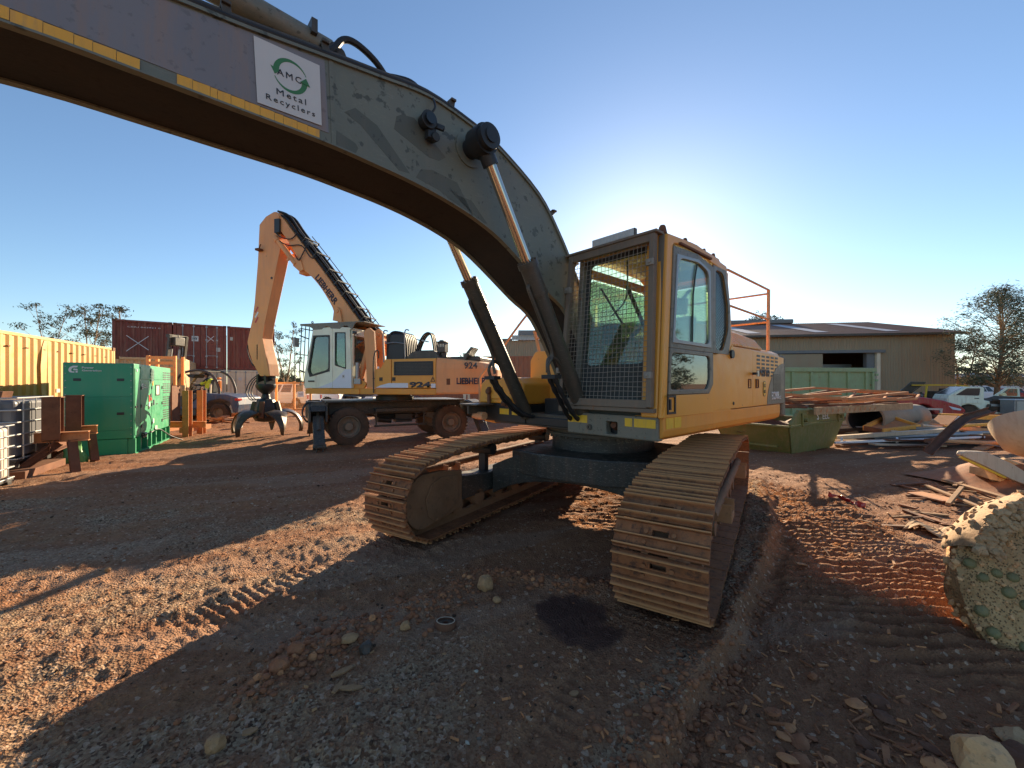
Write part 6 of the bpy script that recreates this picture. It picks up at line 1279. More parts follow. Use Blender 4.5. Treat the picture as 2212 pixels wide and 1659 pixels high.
def car(label,loc,ang,body='wagon',mat='whitec',L=4.8,Wd=1.85,Hc=1.8,group=None):
    t=thing('parked_car' if body!='ute' else 'parked_ute',label,'car' if body!='ute' else 'ute',loc,ang,group); h=Wd/2; b=.32; bl=Hc*.56
    if body=='ute': low=[(L/2,b+.1),(L/2,bl-.15),(L/2-.2,bl-.02),(L/2-1.3,bl+.03),(-L/2,bl),(-L/2,b+.1)]; cab=[(L/2-1.25,bl),(L/2-1.9,Hc-.02),(L/2-3.0,Hc-.02),(L/2-3.15,bl)]
    elif body=='sedan': low=[(L/2,b),(L/2,bl-.2),(L/2-.25,bl-.08),(L/2-1.3,bl+.02),(-L/2+.9,bl+.02),(-L/2,bl-.05),(-L/2,b)]; cab=[(L/2-1.2,bl),(L/2-1.95,Hc-.02),(-L/2+1.5,Hc-.02),(-L/2+.7,bl)]
    else: low=[(L/2,b+.05),(L/2,bl-.12),(L/2-.2,bl-.02),(L/2-1.15,bl+.03),(-L/2,bl),(-L/2,b+.05)]; cab=[(L/2-1.1,bl),(L/2-1.65,Hc-.02),(-L/2+.2,Hc-.02),(-L/2+.02,bl)]
    wa=[L/2-.85,-L/2+.95]
    lowp=[low[-1]]
    for xw in sorted(wa): lowp+=[(xw-.42,b+.02),(xw-.34,b+.30),(xw-.12,b+.42),(xw+.12,b+.42),(xw+.34,b+.30),(xw+.42,b+.02)]
    MB().prism(lowp+low[:-1],'y',-h,h).build('body',M[mat],t,.05)
    m=MB(); n=len(cab); cx_=sum(p[0] for p in cab)/n; top=[p for p in cab]
    vs=[(x,s*(h-.04 if z<bl+.1 else h-.22),z) for s in (1,-1) for x,z in cab]; m.add(vs,[(0,1,2,3),(7,6,5,4),(0,4,5,1),(1,5,6,2),(2,6,7,3),(3,7,4,0)]); m.build('cabin',M[mat],t,.05)
    for s in (1,-1):
        def PT(f,g_): 
            a=Vector((cab[0][0]*(1-f)+cab[3][0]*f,bl)); b_=Vector((cab[1][0]*(1-f)+cab[2][0]*f,Hc-.02)); p=a*(1-g_)+b_*g_; y=(h-.04)*(1-g_)+(h-.22)*g_; return (p.x,s*(y+.006),p.y)
        nw=2 if body=='ute' else 3
        for k in range(nw):
            f0=.06+.9*k/nw; f1=f0+.9/nw-.05; q_=[PT(f0,.14),PT(f1,.14),PT(f1,.86),PT(f0,.86)]; MB().add(q_+[(a,c-s*.01,d_) for a,c,d_ in q_],[(0,1,2,3),(7,6,5,4),(0,4,5,1),(1,5,6,2),(2,6,7,3),(3,7,4,0)]).build('side_window',M['darkglass'],t)
    for e,(ia,ib) in ((1,(0,1)),(-1,(3,2))):
        a=Vector(cab[ia]);b_=Vector(cab[ib]); p=a*.88+b_*.12; q_=a*.12+b_*.88; q4=[(p.x+e*.008,-(h-.14),p.y),(p.x+e*.008,h-.14,p.y),(q_.x+e*.008,h-.28,q_.y),(q_.x+e*.008,-(h-.28),q_.y)]; MB().add(q4+[(x-e*.012,y,z) for x,y,z in q4],[(0,1,2,3),(7,6,5,4),(0,4,5,1),(1,5,6,2),(2,6,7,3),(3,7,4,0)]).build('windscreen' if e>0 else 'rear_window',M['darkglass'],t)
    for x in wa:
        for s in (1,-1):
            ty=MB().lathe([(.2,-.11),(.31,-.12),(.35,-.08),(.35,.08),(.31,.12),(.2,.11),(.2,-.11)],(x,s*(h-.13),.35),'y',20).build('tyre',M['tyre'],t); MB().lathe([(.21,s*.10),(.18,s*.06),(.05,s*.08),(0,s*.08)],(x,s*(h-.13),.35),'y',16).build('rim',M['galv'],ty,fix=False)
    for s in (1,-1): MB().box(L/2-.02,L/2+.012,s*(h-.35)-.17,s*(h-.35)+.17,bl-.32,bl-.16).build('headlight',M['lamp'],t,.01); MB().box(-L/2-.01,-L/2+.02,s*(h-.15)-.08,s*(h-.15)+.08,bl-.4,bl-.1).build('tail_light',M['redlens'],t)
    MB().box(L/2-.01,L/2+.01,-.4,.4,b+.1,b+.25).build('grille',M['black'],t)
    if body=='ute':
        m=MB(); m.box(-L/2+.03,L/2-3.2,-h+.1,h-.1,bl-.3,bl-.25); m.build('tray_floor',M['black'],t)
    return t
def carat(vx,d,ang,label,**k): q=D(vx,830,d); return car(label,(q[0],q[1],gzs(0,d)),R(ang),**k)
carat(622,33,168,'white four wheel drive wagon parked just behind the orange mesh gate',mat='whitec',L=4.9,Hc=1.92)
carat(640,40,10,'pale ute cab parked under the small gum tree, behind the white wagon',body='ute',mat='white',L=5.1,Hc=1.9)
carat(672,36,190,'white ute facing left with its bonnet seen under the white handler cab',body='ute',mat='whitec',L=5.0,Hc=1.78)
carat(726,38,5,'dark car parked behind the front wheel of the material handler',body='sedan',mat='black',L=4.6,Hc=1.45)
carat(775,40,0,'dark wagon parked to the right of the black car behind the handler',mat='dark',L=4.5,Hc=1.6)
carat(850,37,-8,'grey sedan parked behind the middle of the handler',body='sedan',mat='galv',L=4.5,Hc=1.45)
carat(935,39,4,'maroon wagon parked behind the rear wheel of the handler',mat='cred',L=4.6,Hc=1.7)
tb=thing('white_cabinet','white cabinets on a low bench behind the handler slew ring','cabinet',D(805,880,24),.1); tb.location[2]=-.17
MB().box(-.4,.1,-.3,.3,.55,1.0).build('cabinet_box',M['whitec'],tb,.01); MB().box(1.0,1.25,-.3,.3,.62,.95).build('cabinet_box',M['whitec'],tb,.01); MB().box(-3.5,3.0,-.5,.5,.35,.52).build('bench_top',M['shedtrim'],tb); MB().box(-3.3,2.8,-.4,.4,0,.35).build('bench_base',M['rust'],tb)
# pale slatted fence far behind the handler's rear wheel
pf=thing('pale_fence','pale slatted fence panel behind the tail of the handler','fence',D(1000,890,26),.05); pf.location[2]=-.18
for k in range(14): MB().box(.02+.28*k,.20+.28*k,-.01,.01,.1,1.25).build('slat',M['white'],pf)
for z in (.3,1.1): MB().box(0,4.0,.011,.05,z,z+.06).build('rail',M['white'],pf)
# ================================================================ BUILDINGS
def sheetwall(m,p0,p1,z0,z1,n,pitch=.19,depth=.03): return corr_sheet(m,p0,p1,z0,z1,n,pitch,depth)
q=D(1027,830,25.5); tc,_=container('brown container with white vertical lettering behind the tool box',(q[0],q[1]+2.0),(.99,-.12),-.15,'cbrown','wall',L=6.06,Ht=3.45-.0)
tx=thing('x','x','x'); bpy.data.objects.remove(tx)
for i,ch in enumerate('TRITON'): text(ch,M['whiteink'],tc,(.55,-2.47,2.45-.36*i),(1,0,0),(0,0,1),.26,.24,bold=.03) 
wb=thing('workshop_building','beige workshop with a pale corrugated roof behind the brown container','building',(0,0,-.25),0)
a=D(1069,830,34)[:2]; b=(a[0]+9.5,a[1]-.6)
m=MB(); sheetwall(m,a,b,0,5.45,(-.06,-1)); sheetwall(m,(a[0]+.6,a[1]+9),a,0,5.45,(-1,0)); m.build('wall',M['shedwall'],wb,fix=False)
m=MB(); rr_=[]; n=60
for i in range(n*2+1):
    f=i/(n*2); x=a[0]+1.4+(b[0]-a[0]-1.2)*f; z=.06*(i%2); rr_.append((x,z))
m.grid([[(x,a[1]-.35,5.42+z) for x,z in rr_],[(x,a[1]+3.2,6.25+z) for x,z in rr_]]); m.build('roof_sheets',M['roofpale'],wb,fix=False)
MB().box(a[0]-.1,a[0]+1.45,a[1]-.2,a[1]+9,5.45,5.6).build('roof_edge',M['shedtrim'],wb)
m=MB(); m.box(a[0]+2.0,b[0]+3,a[1]+3.3,a[1]+9,5.2,6.75); m.build('upper_wall',M['shedtrim'],wb)
lb=thing('low_shed','long low shed with a rusty roof behind the handler engine hood','building',(0,0,-.25),0)
a2=D(870,830,38)[:2]; b2=D(1067,830,36)[:2]
m=MB(); sheetwall(m,a2,b2,0,3.55,(0,-1)); m.build('wall',M['cbrown'],lb,fix=False)
m=MB(); P0=[];P1=[]
for i in range(161):
    f=i/160; x=a2[0]+(b2[0]-a2[0])*f; y=a2[1]+(b2[1]-a2[1])*f; P0.append((x,y-.4,3.52+.05*(i%2))); P1.append((x,y+6,4.55+.05*(i%2)))
m.grid([P0,P1]); m.build('roof_sheets',M['roofpale'],lb,fix=False)
# big shed on the right
S1=(33.2,30.7); fd=Vector((-.988,.152)); sh=thing('large_shed','large beige corrugated shed with an open doorway and rusty roof on the right','building',(S1[0],S1[1],-.25),math.atan2(fd.y,fd.x))
SL,SW,SE,SR=30.,20.,5.75,7.95      # x runs left along the front, y runs towards the camera (front face y=0)
d0,d1,dh=5.35,9.05,4.25
m=MB(); sheetwall(m,(0,0),(d0-.3,0),0,SE,(0,1)); sheetwall(m,(d1,0),(SL,0),0,4.15,(0,1)); m.build('wall',M['shedwall'],sh,fix=False)
m=MB(); sheetwall(m,(d0-.3,0.02),(SL,0.02),dh+.02,SE,(0,1)); m.build('upper_wall',M['shedwall'],sh,fix=False)
m=MB(); sheetwall(m,(0,-SW),(0,0),0,SE,(-1,0)); m.build('end_wall',M['shedwall'],sh,fix=False); MB().add([(0,-SW,SE),(0,0,SE),(0,-SW/2,SR)],[(0,1,2)]).build('gable',M['shedwall'],sh,fix=False); m=MB(); m.add([(SL,-SW,0),(SL,0,0),(SL,0,SE),(SL,-SW/2,SR),(SL,-SW,SE)],[(0,1,2,3,4)]); m.build('end_wall',M['shedwall'],sh,fix=False)
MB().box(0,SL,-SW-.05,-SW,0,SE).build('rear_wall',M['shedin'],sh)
MB().box(d0-.6,d1+4.5,.05,.22,dh,dh+.22).build('door_track',M['shedtrim'],sh); MB().box(d0-.30,d0-.05,-.1,.14,0,dh).build('door_jamb',M['cwhite'],sh); MB().box(d0-.04,d0+.5,-.5,-.1,0,dh).build('inner_column',M['shedtrim'],sh); MB().box(d0,d1,-3,-2.7,2.9,3.5).build('inner_beam',M['galv'],sh)
MB().box(d1,d1+4.3,.06,.12,.1,dh-.05).build('sliding_door',M['shedwall'],sh)
m=MB(); n=150; A=[];B=[];Cc=[]
for i in range(n*2+1):
    x=-.5+(SL+1)*i/(n*2); z=.05*(i%2); A.append((x,.5,SE-.08+z)); B.append((x,-SW/2,SR+z)); Cc.append((x,-SW-.5,SE-.08+z))
m.grid([A,B,Cc]); m.build('roof_sheets',M['shedroof'],sh,fix=False)
sl_=(SR-SE+.08)/(SW/2+.5)
for x in (3.2,8.2,13.2,18.2,23.2): MB().add([(x,-.6,SE-.08+1.1*sl_+.07),(x+1.0,-.6,SE-.08+1.1*sl_+.07),(x+1.0,-SW/2+1.5,SR-1.5*sl_+.07),(x,-SW/2+1.5,SR-1.5*sl_+.07)],[(0,1,2,3)]).build('skylight_sheet',M['skylight'],sh)
MB().box(6.5,SL-2,-SW/2-.6,-SW/2+.6,SR-.02,SR+.42).build('ridge_vent',M['shedtrim'],sh,.1)
MB().box(-.6,SL+.5,.45,.6,SE-.22,SE-.06).build('gutter',M['dark'],sh)
# ================================================================ TREES
def tree(label,x,y,z0,h,crown,r0=.16,leaves=5000,ls=.09,fork=.35,seed=1,group=None,nl=40,name='gum_tree',lean=0):
    rnd=random.Random(seed); t=thing(name,label,'tree',(x,y,z0),0,group); m=MB(); ph=rnd.uniform(0,6.28)
    def trunkp(f,k=0): # two leaders parting above the fork
        s_=max(0,f-fork)*(1 if k else -1)*.16*h; return Vector((math.cos(ph)*s_+.12*math.sin(f*5+seed)+lean*f,math.sin(ph)*s_+.1*math.cos(f*4),f*h*.93))
    for k in (0,1): m.tube([trunkp(i/14,k) for i in range(15)],[max(.015,r0*(1-.88*i/14)*(1 if i/14<fork else .8)) for i in range(15)],7,False)
    clumps=[]
    for i in range(nl):
        f=fork*.8+(1.02-fork*.8)*((i+.5)/nl)**.9; g_=(f-fork*.8)/(1.02-fork*.8); prof=math.sin(math.pi*min(1,.16+.84*g_))**.75*(.75+.35*math.sin(i*2.4+seed))
        a=i*2.399+rnd.uniform(-.5,.5); r=crown*.5*prof*rnd.uniform(.45,1.15); c=trunkp(min(1,f),i%2)+Vector((r*math.cos(a),r*math.sin(a),rnd.uniform(-.1,.25)*crown*.2)); clumps.append(c)
        s0=trunkp(max(fork*.7,f-.10-.18*r/max(crown,1)),i%2); mid=s0.lerp(c,.5)+Vector((0,0,-.06*r+rnd.uniform(-.08,.12))); L=(c-s0).length
        m.tube(smoothpts([s0,mid,c],3),[r0*.30*(1-.13*q)*(1-.5*g_) for q in range(7)],5,False)
        for q in range(3):
            e=c+Vector((rnd.gauss(0,1),rnd.gauss(0,1),rnd.gauss(.1,.6)))*crown*.085; m.tube([mid.lerp(c,.5+.15*q),c.lerp(e,.5)+Vector((0,0,.05)),e],[r0*.09,r0*.06,r0*.03],4,False)
    m.build('trunk',M['bark'],t); n=leaves; V=np.empty((n,4,3)); tint=np.empty(n); w_=[rnd.uniform(.3,1.7) for _ in clumps]; idx=rnd.choices(range(len(clumps)),w_,k=n)
    for i,k in enumerate(idx):
        c=clumps[k]; s_=crown*.052*(.6+.5*w_[k]); p=c+Vector((rnd.gauss(0,s_),rnd.gauss(0,s_),rnd.gauss(0,s_*.55)))
        a=Vector((rnd.gauss(0,1),rnd.gauss(0,1),rnd.gauss(-.5,.8))).normalized(); b=a.orthogonal().normalized(); q=ls*rnd.uniform(.6,1.3)
        V[i]=[p-a*q,p-b*q*.3,p+a*q,p+b*q*.3]; tint[i]=(k*7919%13)/13*.6+rnd.random()*.4
    me=bpy.data.meshes.new('crown'); me.vertices.add(n*4); me.vertices.foreach_set('co',V.reshape(-1).astype('f')); me.loops.add(n*4); me.loops.foreach_set('vertex_index',np.arange(n*4,dtype='i')); me.polygons.add(n); me.polygons.foreach_set('loop_start',(np.arange(n)*4).astype('i')); me.update(calc_edges=True)
    at=me.color_attributes.new('tint','FLOAT_COLOR','POINT'); tt_=np.repeat(tint,4); at.data.foreach_set('color',np.stack([tt_,tt_,tt_,np.ones_like(tt_)],1).astype('f').ravel()); me.materials.append(M['leaf'])
    o=bpy.data.objects.new('crown',me); COL.objects.link(o); o.parent=t; return t
def treeat(vx,vtop,d,label,**k):
    q=D(vx,vtop,d); z0=gzs(0,d)-.1; return tree(label,q[0],q[1],z0,q[2]-z0,**k)
treeat(2158,612,27,'tall gum tree with a pale trunk standing before the white bus',crown=5.6,r0=.17,leaves=17000,ls=.09,fork=.30,seed=5,nl=95)
treeat(2240,655,33,'broad gum tree at the right edge, leaning into the picture',crown=7.0,r0=.2,leaves=9000,ls=.10,fork=.25,seed=8,nl=70)
treeat(2078,722,40,'dark bushy gum tree tucked against the shed corner',crown=4.2,r0=.16,leaves=6500,ls=.13,fork=.06,seed=11,nl=50)
treeat(1640,672,62,'gum tree top showing over the large shed roof behind the handrail',crown=9,r0=.3,leaves=3200,ls=.26,seed=3)
treeat(2018,706,66,'small tree top poking over the right end of the shed roof',crown=5,r0=.2,leaves=1300,ls=.24,seed=13)
treeat(112,645,40,'thin gum tree, leftmost of those behind the yellow container',crown=4.0,r0=.12,leaves=1500,ls=.12,seed=21,nl=32)
treeat(198,652,38,'fuller gum tree, middle of those behind the yellow container',crown=4.6,r0=.14,leaves=2600,ls=.12,seed=22,fork=.3,nl=42)
treeat(262,650,44,'thin gum tree above the left maroon container',crown=4.6,r0=.14,leaves=1400,ls=.13,seed=25,nl=30)
treeat(614,690,46,'spindly gum tree between the container stack and the material handler',crown=3.6,r0=.15,leaves=2100,ls=.12,seed=31,fork=.15,nl=42)
treeat(628,812,60,'low round bush behind the parked utes',crown=5.5,r0=.12,leaves=2600,ls=.2,seed=33,fork=.05,name='bush')
treeat(1010,760,70,'gum tree far behind the low shed',crown=5,r0=.2,leaves=1000,ls=.26,seed=35)
for k,(x,y,h) in enumerate(((31,3,7),(34,8,8),(38,13,8))):
    tree('gum tree outside the view to the right, %s of the row'%['first','second','third','fourth','fifth','sixth'][k],x,y,0,h,7.0,.2,7000,ls=.2,seed=40+k,fork=.06,nl=50)
# far tree line and hills
m=MB(); 
def farline(name,label,x0,x1,y,h,mat,seed):
    rnd=random.Random(seed); V=[]; n=2600
    for i in range(n):
        x=rnd.uniform(x0,x1); hh=h*(.55+.45*math.sin(x*.05+seed)*math.sin(x*.017)); c=Vector((x,y+rnd.uniform(-6,6),rnd.random()**.7*max(.6,hh)-.3)); q=rnd.uniform(.3,.8); a=Vector((rnd.gauss(0,1),rnd.gauss(0,1),rnd.gauss(0,.6))).normalized(); b=a.orthogonal(); V+=[c-a*q,c-b*q*.7,c+a*q,c+b*q*.7]
    mm=MB(); mm.add(V,[(4*i,4*i+1,4*i+2,4*i+3) for i in range(n)]); o=mm.build(name,M[mat],fix=False,kind='stuff'); return o
farline('distant_scrub','',-140,230,150,3.2,'leaf',2); farline('distant_scrub','',-200,-20,110,2.6,'leaf',4)

q=(13.5,3.2); car('white car parked outside the view to the right of the skips',(q[0],q[1],-.05),R(80),body='sedan',mat='whitec',L=4.5,Hc=1.45)
# ================================================================ RIGHT: SKIPS AND SCRAP
skA=G(1710,981); skd=Vector((.83,.557)).normalized(); kF=Fr((skA[0],skA[1]),(skd.x,skd.y))
sk=thing('skip_bin','olive green steel skip lettered STEEL with raised sides, piled with rusty frames','skip',(skA[0],skA[1],skA[2]-.02),kF.ang)
# local: x along the lettered side going right/away, y left = away; footprint x 0..2.55, y 0..1.6 at ground; flares out at top
B_=[(.0,0),(2.45,0),(2.45,1.55),(0,1.55)]; T_=[(-.42,-.12),(2.87,-.12),(2.87,1.67),(-.42,1.67)]; zt=.70
def lerp2(a,b,f): return (a[0]*(1-f)+b[0]*f,a[1]*(1-f)+b[1]*f)
m=MB()
for i in range(4):
    a,b,c,d=B_[i],B_[(i+1)%4],T_[(i+1)%4],T_[i]; n=Vector((b[1]-a[1],-(b[0]-a[0]))).normalized()*.03
    m.add([(*a,0),(*b,0),(*c,zt),(*d,zt),(a[0]-n.x,a[1]-n.y,0),(b[0]-n.x,b[1]-n.y,0),(c[0]-n.x,c[1]-n.y,zt),(d[0]-n.x,d[1]-n.y,zt)],[(0,1,2,3),(7,6,5,4),(3,2,6,7),(0,4,5,1),(0,3,7,4),(1,5,6,2)])
m.build('body',M['skip'],sk); MB().prism(B_,'z',.02,.05).build('floor',M['stain'],sk)
m=MB(); 
for i in range(4): a,b=T_[i],T_[(i+1)%4]; m.bar((*a,zt+.0),(*b,zt+.0),.07,.05)
m.build('rim',M['skip'],sk,.01)
for y in (-.12,1.67):
    s=-1 if y<0 else 1
    pr=[(-.40,zt+.03),(.02,zt+.34),(2.62,zt+.34),(2.87,zt+.18),(2.87,zt+.03)]; MB().prism(pr,'y',y-.018,y+.018).build('raised_side',M['skip'],sk,.005)
    m=MB(); m.bar((.02,y,zt+.35),(2.62,y,zt+.35),.06,.04); m.bar((-.40,y,zt+.035),(.02,y,zt+.345),.06,.03); m.build('side_rail',M['skip'],sk)
    for x in (.15,2.35): m=MB(); m.box(x,x+.05,y+s*.02,y+s*.06,zt-.02,zt+.30); m.box(x,x+.3,y+s*.02,y+s*.05,zt+.22,zt+.28); m.cyl((x+.18,y+s*.02,zt+.12),(x+.18,y+s*.10,zt+.12),.04,10); m.build('lifting_lug',M['skip'],sk,.006)
text('STEEL',M['whiteink'],sk,(1.05,-.142,zt+.09),(1,.0,0),(0,0,1),.78,.16,bold=.02)
for x in (.3,1.2,2.1): MB().box(x,x+.12,-.02,1.57,-.05,.02).build('skid',M['skip'],sk)
MB().bar((-.13,.25,.18),(-.13,1.3,.18),.03,.05).build('tipping_bar',M['skip'],sk)
P_=[]
for i in range(9): P_.append([(-.30+i*.37,j*.26,.52+.10*math.sin(i*2.1+j)+.1*random.random()) for j in range(7)])
MB().grid(P_).build('scrap_fill',M['rust'],sk,kind='stuff')
bnF=Fr(D(1887,830,22.0)[:2],(-.99,-.14)); bn=thing('large_skip_bin','long pale green steel bin with upright ribs standing in front of the shed','skip',(bnF.o[0],bnF.o[1],-.16),bnF.ang)
m=MB(); m.box(0,7.2,-.04,0,.1,2.45); m.box(0,.04,-2.4,-.045,.1,2.45); m.box(7.16,7.2,-2.4,-.045,.1,2.45); m.box(0,7.2,-2.44,-2.405,.1,2.45); m.build('body',M['binp'],bn); MB().box(-.08,7.3,-.06,.12,2.40,2.62).build('top_rail',M['binp'],bn,.02); MB().box(-.05,7.25,-.06,.10,0,.2).build('bottom_rail',M['binp'],bn,.02); MB().box(-.08,.12,-2.4,-.07,2.40,2.62).build('top_rail',M['binp'],bn,.02)
for x in [.05,.45,1.55,2.65,3.75,4.85,5.95,7.0]: MB().box(x,x+.13,.001,.11,.21,2.39).build('rib',M['binp'],bn,.01)
for z in (2.2,1.9): MB().box(-.12,.04,.0,.16,z,z+.12).build('door_hinge',M['binp'],bn,.01)
# rusty frames piled across the skip
def W_(vx,vy,d): return Vector(D(vx,vy,d))
fr_specs=[('large rusty square tube frame lying flat on top of the skip pile',[(1650,848,11.0),(1830,862,10.6),(1960,848,13.0),(1760,838,14.0)],.07,'rustlight'),
 ('second rusty tube frame under the top one on the skip pile',[(1690,862,10.6),(1772,884,10.3),(1975,858,13.4),(1800,842,14.2)],.06,'rust'),
 ('pale edged rusty frame sticking out furthest right over the skip',[(1830,866,10.8),(1978,862,12.2),(1985,853,13.6),(1850,846,13.8)],.06,'rustlight'),
 ('low rusty frame resting on the near left rim of the skip',[(1610,872,9.6),(1740,880,10.0),(1760,868,12.0),(1640,862,12.0)],.06,'rust')]
for lb,pts,th,mt in fr_specs:
    P=[W_(*p) for p in pts]; P=[Vector((p.x,p.y,max(p.z,.88))) for p in P]; c=sum(P,Vector())/4; t=thing('tube_frame',lb,'steel frame',tuple(c))
    for i in range(4): m=MB(); m.bar(P[i]-c,P[(i+1)%4]-c,th,th); m.build('tube',M[mt],t,.006)
    m=MB(); m.bar((P[0]+P[1])/2-c,(P[2]+P[3])/2-c,th*.9,th*.9); m.build('tube',M[mt],t)
up_=[((1648,836),(1650,846)),]
for k,(vx,dv) in enumerate(((1654,0),(1668,1))):
    a=W_(vx,858,10.3); o=tag(MB().bar((0,0,0),(0,.0,.42),.035,.035).build('steel_upright',M['whitesteel'],None,.004),['short pale steel upright on the skip pile, left one of a pair','short pale steel upright on the skip pile, right one of a pair'][k],'steel upright'); put(o,(a.x,a.y,1.0),(0,.04,0))
for k in range(16):
    x0=random.uniform(1600,1720); x1=x0+random.uniform(120,260); d=random.uniform(9.9,13.2); z=.93+.018*k; a=W_(x0,860,d); b=W_(min(x1,1985),860,d+random.uniform(.2,1.6)); a.z=z; b.z=z+random.uniform(-.06,.12); b.z=max(b.z,.95); c=(a+b)/2
    o=MB().bar(a-c,b-c,random.uniform(.03,.10),random.uniform(.03,.07)).build('steel_length',M[random.choice(['rust','rustlight','rust','rail'])]); o.location=c; tag(o,'rusty steel length across the frames on the olive skip','steel length','steel lengths piled on the skip')
pj=thing('perforated_panel','long pale cellular steel panel with a row of cut marks hanging over the skip side','steel panel',(0,0,0)); a=W_(1760,898,9.75); b=W_(1970,868,12.0); d=(b-a).normalized(); L=(b-a).length
pj.location=a; pj.rotation_euler=(0,0,math.atan2(d.y,d.x)); MB().box(0,L,-.02,.02,.02,.20).build('plate',M['concrete'],pj)
for k in range(11): MB().prism([(.2+.26*k,.05),(.27+.26*k,.10),(.25+.26*k,.16),(.19+.26*k,.11)],'y',-.024,-.018).build('cut_mark',M['rustlight'],pj)
# large pipe
pp=thing('large_pipe','wide grey pipe with a dark open end lying behind the olive skip','pipe',(0,0,0)); a=W_(1868,900,12.6); b=W_(1975,925,15.6); a.z=.22+.30; b.z=.35; pp.location=a; d=b-a
m=MB(); m.ring((0,0,0),d*1.0,.43,.48,36); m.build('pipe_wall',M['pipe'],pp); m=MB(); m.ring((0,0,0)+tuple() if False else (d*.01)[:],(d*.99)[:],.415,.428,36); m.build('dark_lining',M['darkin'],pp)
# scrap lengths in the long pile on the right
def bentbar(name,label,cat,pts,wd,th,mat,group=None,shape='bar'):
    P=[W_(*p) for p in pts]; c=sum(P,Vector())/len(P); m=MB()
    for a,b in zip(P[:-1],P[1:]):
        if shape=='tube': m.cyl(a-c,b-c,wd/2,10)
        elif shape=='channel':
            d=(b-a).normalized(); x=d.cross(Vector((0,-.6,.8))).normalized(); u=x.cross(d).normalized(); m.bar(a-c,b-c,wd,.012,u)
            for s in (-1,1): m.bar(a-c+x*s*wd/2+u*th/2,b-c+x*s*wd/2+u*th/2,.014,th,u)
        else: m.bar(a-c,b-c,wd,th)
    o=m.build(name,M[mat]); o.location=c; tag(o,label,cat,group); return o
bentbar('bent_channel','bent brown steel channel leaning out of the scrap pile towards the track','steel channel',[(1836-0,986,10.2) if False else (2003,978,8.6),(2058,925,9.4),(2085,905,9.9),(2140,888,10.6)],.16,.08,'rust',shape='channel')
bentbar('painted_channel','long white painted channel lying along the foot of the scrap pile','steel channel',[(1803,945,11.4),(2065,928,11.6)],.16,.10,'whitesteel')
bentbar('white_rail','thin white rail below the white channel at the foot of the scrap pile','rail',[(1803,956,10.9),(2050,947,11.0),(2212,940,11.2)],.05,.05,'whitec')
for k,vx in enumerate((1818,1938)): bentbar('short_post',['short white post joining channel and rail, left one','short white post joining channel and rail, right one'][k],'post',[(vx,946,11.1),(vx,956,11.0)],.05,.05,'whitec')
tf=thing('triangle_frame','dull yellow triangular hopper frame with an orange lip on the scrap pile','steel frame',tuple(W_(1925,925,12)))
A_=W_(1868,925,12)-tf.location; Bq=W_(1918,900,13)-tf.location; Cq=W_(1985,922,12.2)-tf.location; Dq=W_(1905,932,11.6)-tf.location
for a,b,mt in ((A_,Bq,'orange'),(Bq,Cq,'orange'),(A_,Dq,'rust'),(Dq,Cq,'orange')): m=MB(); m.bar(a,b,.10,.14); m.build('side',M[mt],tf,.008)
MB().add([tuple(A_),tuple(Bq),tuple(Cq),tuple(Dq)],[(0,1,2,3)]).build('inner_plate',M['rustlight'],tf)
bentbar('orange_tube','long orange tube with a kinked end across the scrap pile','tube',[(2040,922,12.2),(2120,918,12.3),(2168,914,12.2),(2190,898,12.1)],.09,.09,'orange',shape='tube')
bentbar('orange_beam','flat orange beam along the back of the scrap pile','beam',[(2030,898,14.2),(2192,903,14.0)],.14,.16,'orange')
bentbar('tilted_plate','tilted brown plate standing up in the middle of the scrap pile','plate',[(2012,932,12.6),(2048,898,13.4)],.45,.03,'rustlight')
bentbar('tilted_plate','grey dented sheet leaning next to the tilted brown plate','plate',[(2040,925,12.9),(2062,899,13.6)],.5,.02,'galv')
bentbar('grey_pipe','long grey pipe with curled right end low in the scrap pile','pipe',[(2060,935,11.8),(2180,934,11.8),(2200,926,11.8),(2203,916,11.9)],.09,.09,'galv',shape='tube')
bentbar('grey_pipe','second grey pipe just under the curled one','pipe',[(2070,948,11.3),(2215,950,11.2)],.08,.08,'galv',shape='tube')
bentbar('long_rod','thin dark rod running along the top back of the scrap pile','rod',[(2080,893,15),(2215,897,14.8)],.07,.07,'rust',shape='tube')
rl=thing('low_barrier','low welded steel barrier rail standing behind the large pipe','barrier',(0,0,0)); a=W_(1880,880,17); b=W_(2036,881,16.2)
rl.location=(a.x,a.y,0); L=(b-a).length; rl.rotation_euler=(0,0,math.atan2((b-a).y,(b-a).x))
for z in (.60,.18): MB().bar((0,0,z),(L,0,z),.06,.07).build('rail',M['galv'],rl)
for x in (.05,L*.35,L*.7,L-.05): MB().bar((x,0,-.25),(x,0,.62),.07,.07,(1,0,0)).build('post',M['galv'],rl)
cat_=['rusty','grey','pale','brown']
kinds=[('steel_pipe','tube'),('steel_flat','bar'),('angle_iron','channel')]
